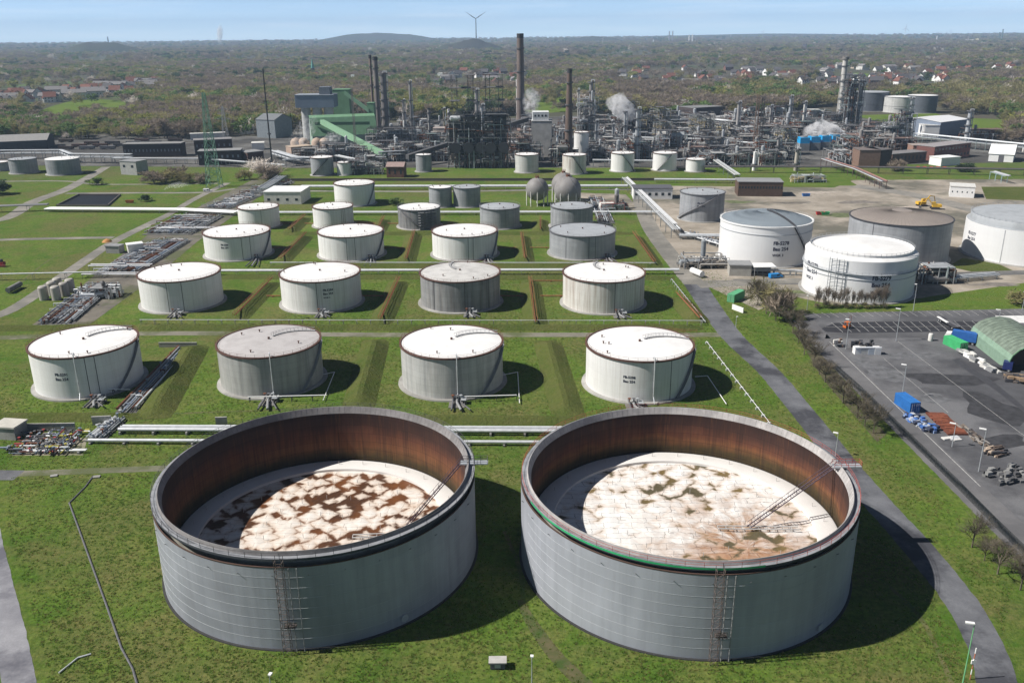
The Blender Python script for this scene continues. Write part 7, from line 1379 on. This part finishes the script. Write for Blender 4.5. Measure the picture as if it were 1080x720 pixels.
# ---------------------------------------------------------------- steam and haze
def steam(label, pts, rad, dens, seed, thr=.42):
    "one closed lumpy plume along points (world), density broken up by noise"
    m = MB(); n = 14; P = [Vector(p) for p in pts]; Q = []
    for i in range(len(P)-1):
        for k in range(6): Q.append((P[i]+(P[i+1]-P[i])*k/6, rad[i]+(rad[i+1]-rad[i])*k/6))
    Q.append((P[-1], rad[-1])); vs = []; N = len(Q)
    for i, (p, r) in enumerate(Q):
        d = (Q[min(i+1, N-1)][0]-Q[max(i-1, 0)][0]).normalized(); a = d.orthogonal().normalized(); b = d.cross(a); f = sqrt(max(0.02, 1-(max(0, i/(N-1)*2-1))**2*.9))
        for k in range(n):
            t = 2*pi*k/n; o = a*cos(t)+b*sin(t); vs.append(p+o*r*f*(1+.35*mnoise.noise(p*.09+o*1.3+Vector((seed, 0, 0)))))
    fs = [(i*n+k, i*n+(k+1) % n, (i+1)*n+(k+1) % n, (i+1)*n+k) for i in range(N-1) for k in range(n)]+[tuple(range(n))[::-1], tuple(range((N-1)*n, N*n))]
    mt = bpy.data.materials.new('steam'); mt.use_nodes = True; nn, ll = mt.node_tree.nodes, mt.node_tree.links; nn.clear(); o = nn.new('ShaderNodeOutputMaterial'); v = nn.new('ShaderNodeVolumePrincipled'); v.inputs['Color'].default_value = (.97, .97, .98, 1)
    g = nn.new('ShaderNodeNewGeometry'); z = nn.new('ShaderNodeTexNoise'); z.inputs['Scale'].default_value = 2.6/max(rad); z.inputs['Detail'].default_value = 5; z.inputs['Roughness'].default_value = .65; mr = nn.new('ShaderNodeMapRange'); mr.inputs[1].default_value = thr; mr.inputs[2].default_value = thr+.34; mr.inputs[4].default_value = dens
    ll.new(g.outputs['Position'], z.inputs['Vector']); ll.new(z.outputs[0], mr.inputs[0]); tcn = nn.new('ShaderNodeTexCoord'); sb = nn.new('ShaderNodeVectorMath'); sb.operation = 'SUBTRACT'; sb.inputs[1].default_value = (.5, .5, .5); ll.new(tcn.outputs['Generated'], sb.inputs[0]); le = nn.new('ShaderNodeVectorMath'); le.operation = 'LENGTH'; ll.new(sb.outputs[0], le.inputs[0]); fo = nn.new('ShaderNodeMapRange'); fo.inputs[1].default_value = .66; fo.inputs[2].default_value = .25; ll.new(le.outputs['Value'], fo.inputs[0]); mu = nn.new('ShaderNodeMath'); mu.operation = 'MULTIPLY'; ll.new(mr.outputs[0], mu.inputs[0]); ll.new(fo.outputs[0], mu.inputs[1]); ll.new(mu.outputs[0], v.inputs['Density']); ll.new(v.outputs[0], o.inputs['Volume'])
    ob = m.add(vs, fs).build('steam_plume', mt); tag(ob, label, 'steam')
def SP(x, y, d): P = G(x, d); return Vector((P.x, P.y, ZT(P, y)))
steam('white steam jet blowing along the left meadow path', [SP(171, 201.5, 202), SP(180, 196, 202), SP(190, 195, 202), SP(204, 194, 202)], [.4, 1.3, 1.9, 1.5], 1.8, 1, .50)
steam('thin grey steam rising between the coal bunker and green hall', [SP(310, 158, 163), SP(318, 146, 163), SP(327, 134, 163), SP(338, 118, 163)], [7, 9, 9, 6], .2, 2, .5)
steam('white steam puff at the end of the green hall', [SP(340, 154, 165), SP(352, 146, 165), SP(362, 140, 165)], [4, 6, 4], .6, 3, .5)
steam('steam column between the tallest chimney and the concrete tower', [SP(563, 124, 158), SP(561, 112, 158), SP(560, 101, 158), SP(558, 92, 158)], [5, 8, 9, 6], .3, 4, .44)
steam('white steam cloud at the framed reactor', [SP(668, 125, 150), SP(658, 117, 150), SP(650, 110, 150), SP(638, 106, 150)], [6, 10, 12, 8], .5, 5, .42)
steam('broad white steam bank beside the pale chimney', [SP(890, 147, 152), SP(876, 143, 152), SP(862, 140, 152), SP(846, 138, 152)], [6, 11, 12, 8], 1.0, 6, .45)
steam('thin white steam plume on the left horizon', [SP(232, 46, 50), SP(233, 38, 50), SP(234, 32, 50), SP(236, 25, 50)], [18, 26, 28, 20], .05, 7, .3)
hz = MB().bx(-19600, 19600, -19600, 19600, -3, 420).build('haze', bpy.data.materials.new('haze_air'), origin=(0, 0, 0)); hz['kind'] = 'stuff'
hm = bpy.data.materials['haze_air']; hm.use_nodes = True; hn = hm.node_tree.nodes; hn.clear(); ho = hn.new('ShaderNodeOutputMaterial'); hv = hn.new('ShaderNodeVolumePrincipled'); hv.inputs['Color'].default_value = (.52, .72, 1.0, 1); hv.inputs['Density'].default_value = 7.0e-5; hm.node_tree.links.new(hv.outputs[0], ho.inputs['Volume'])
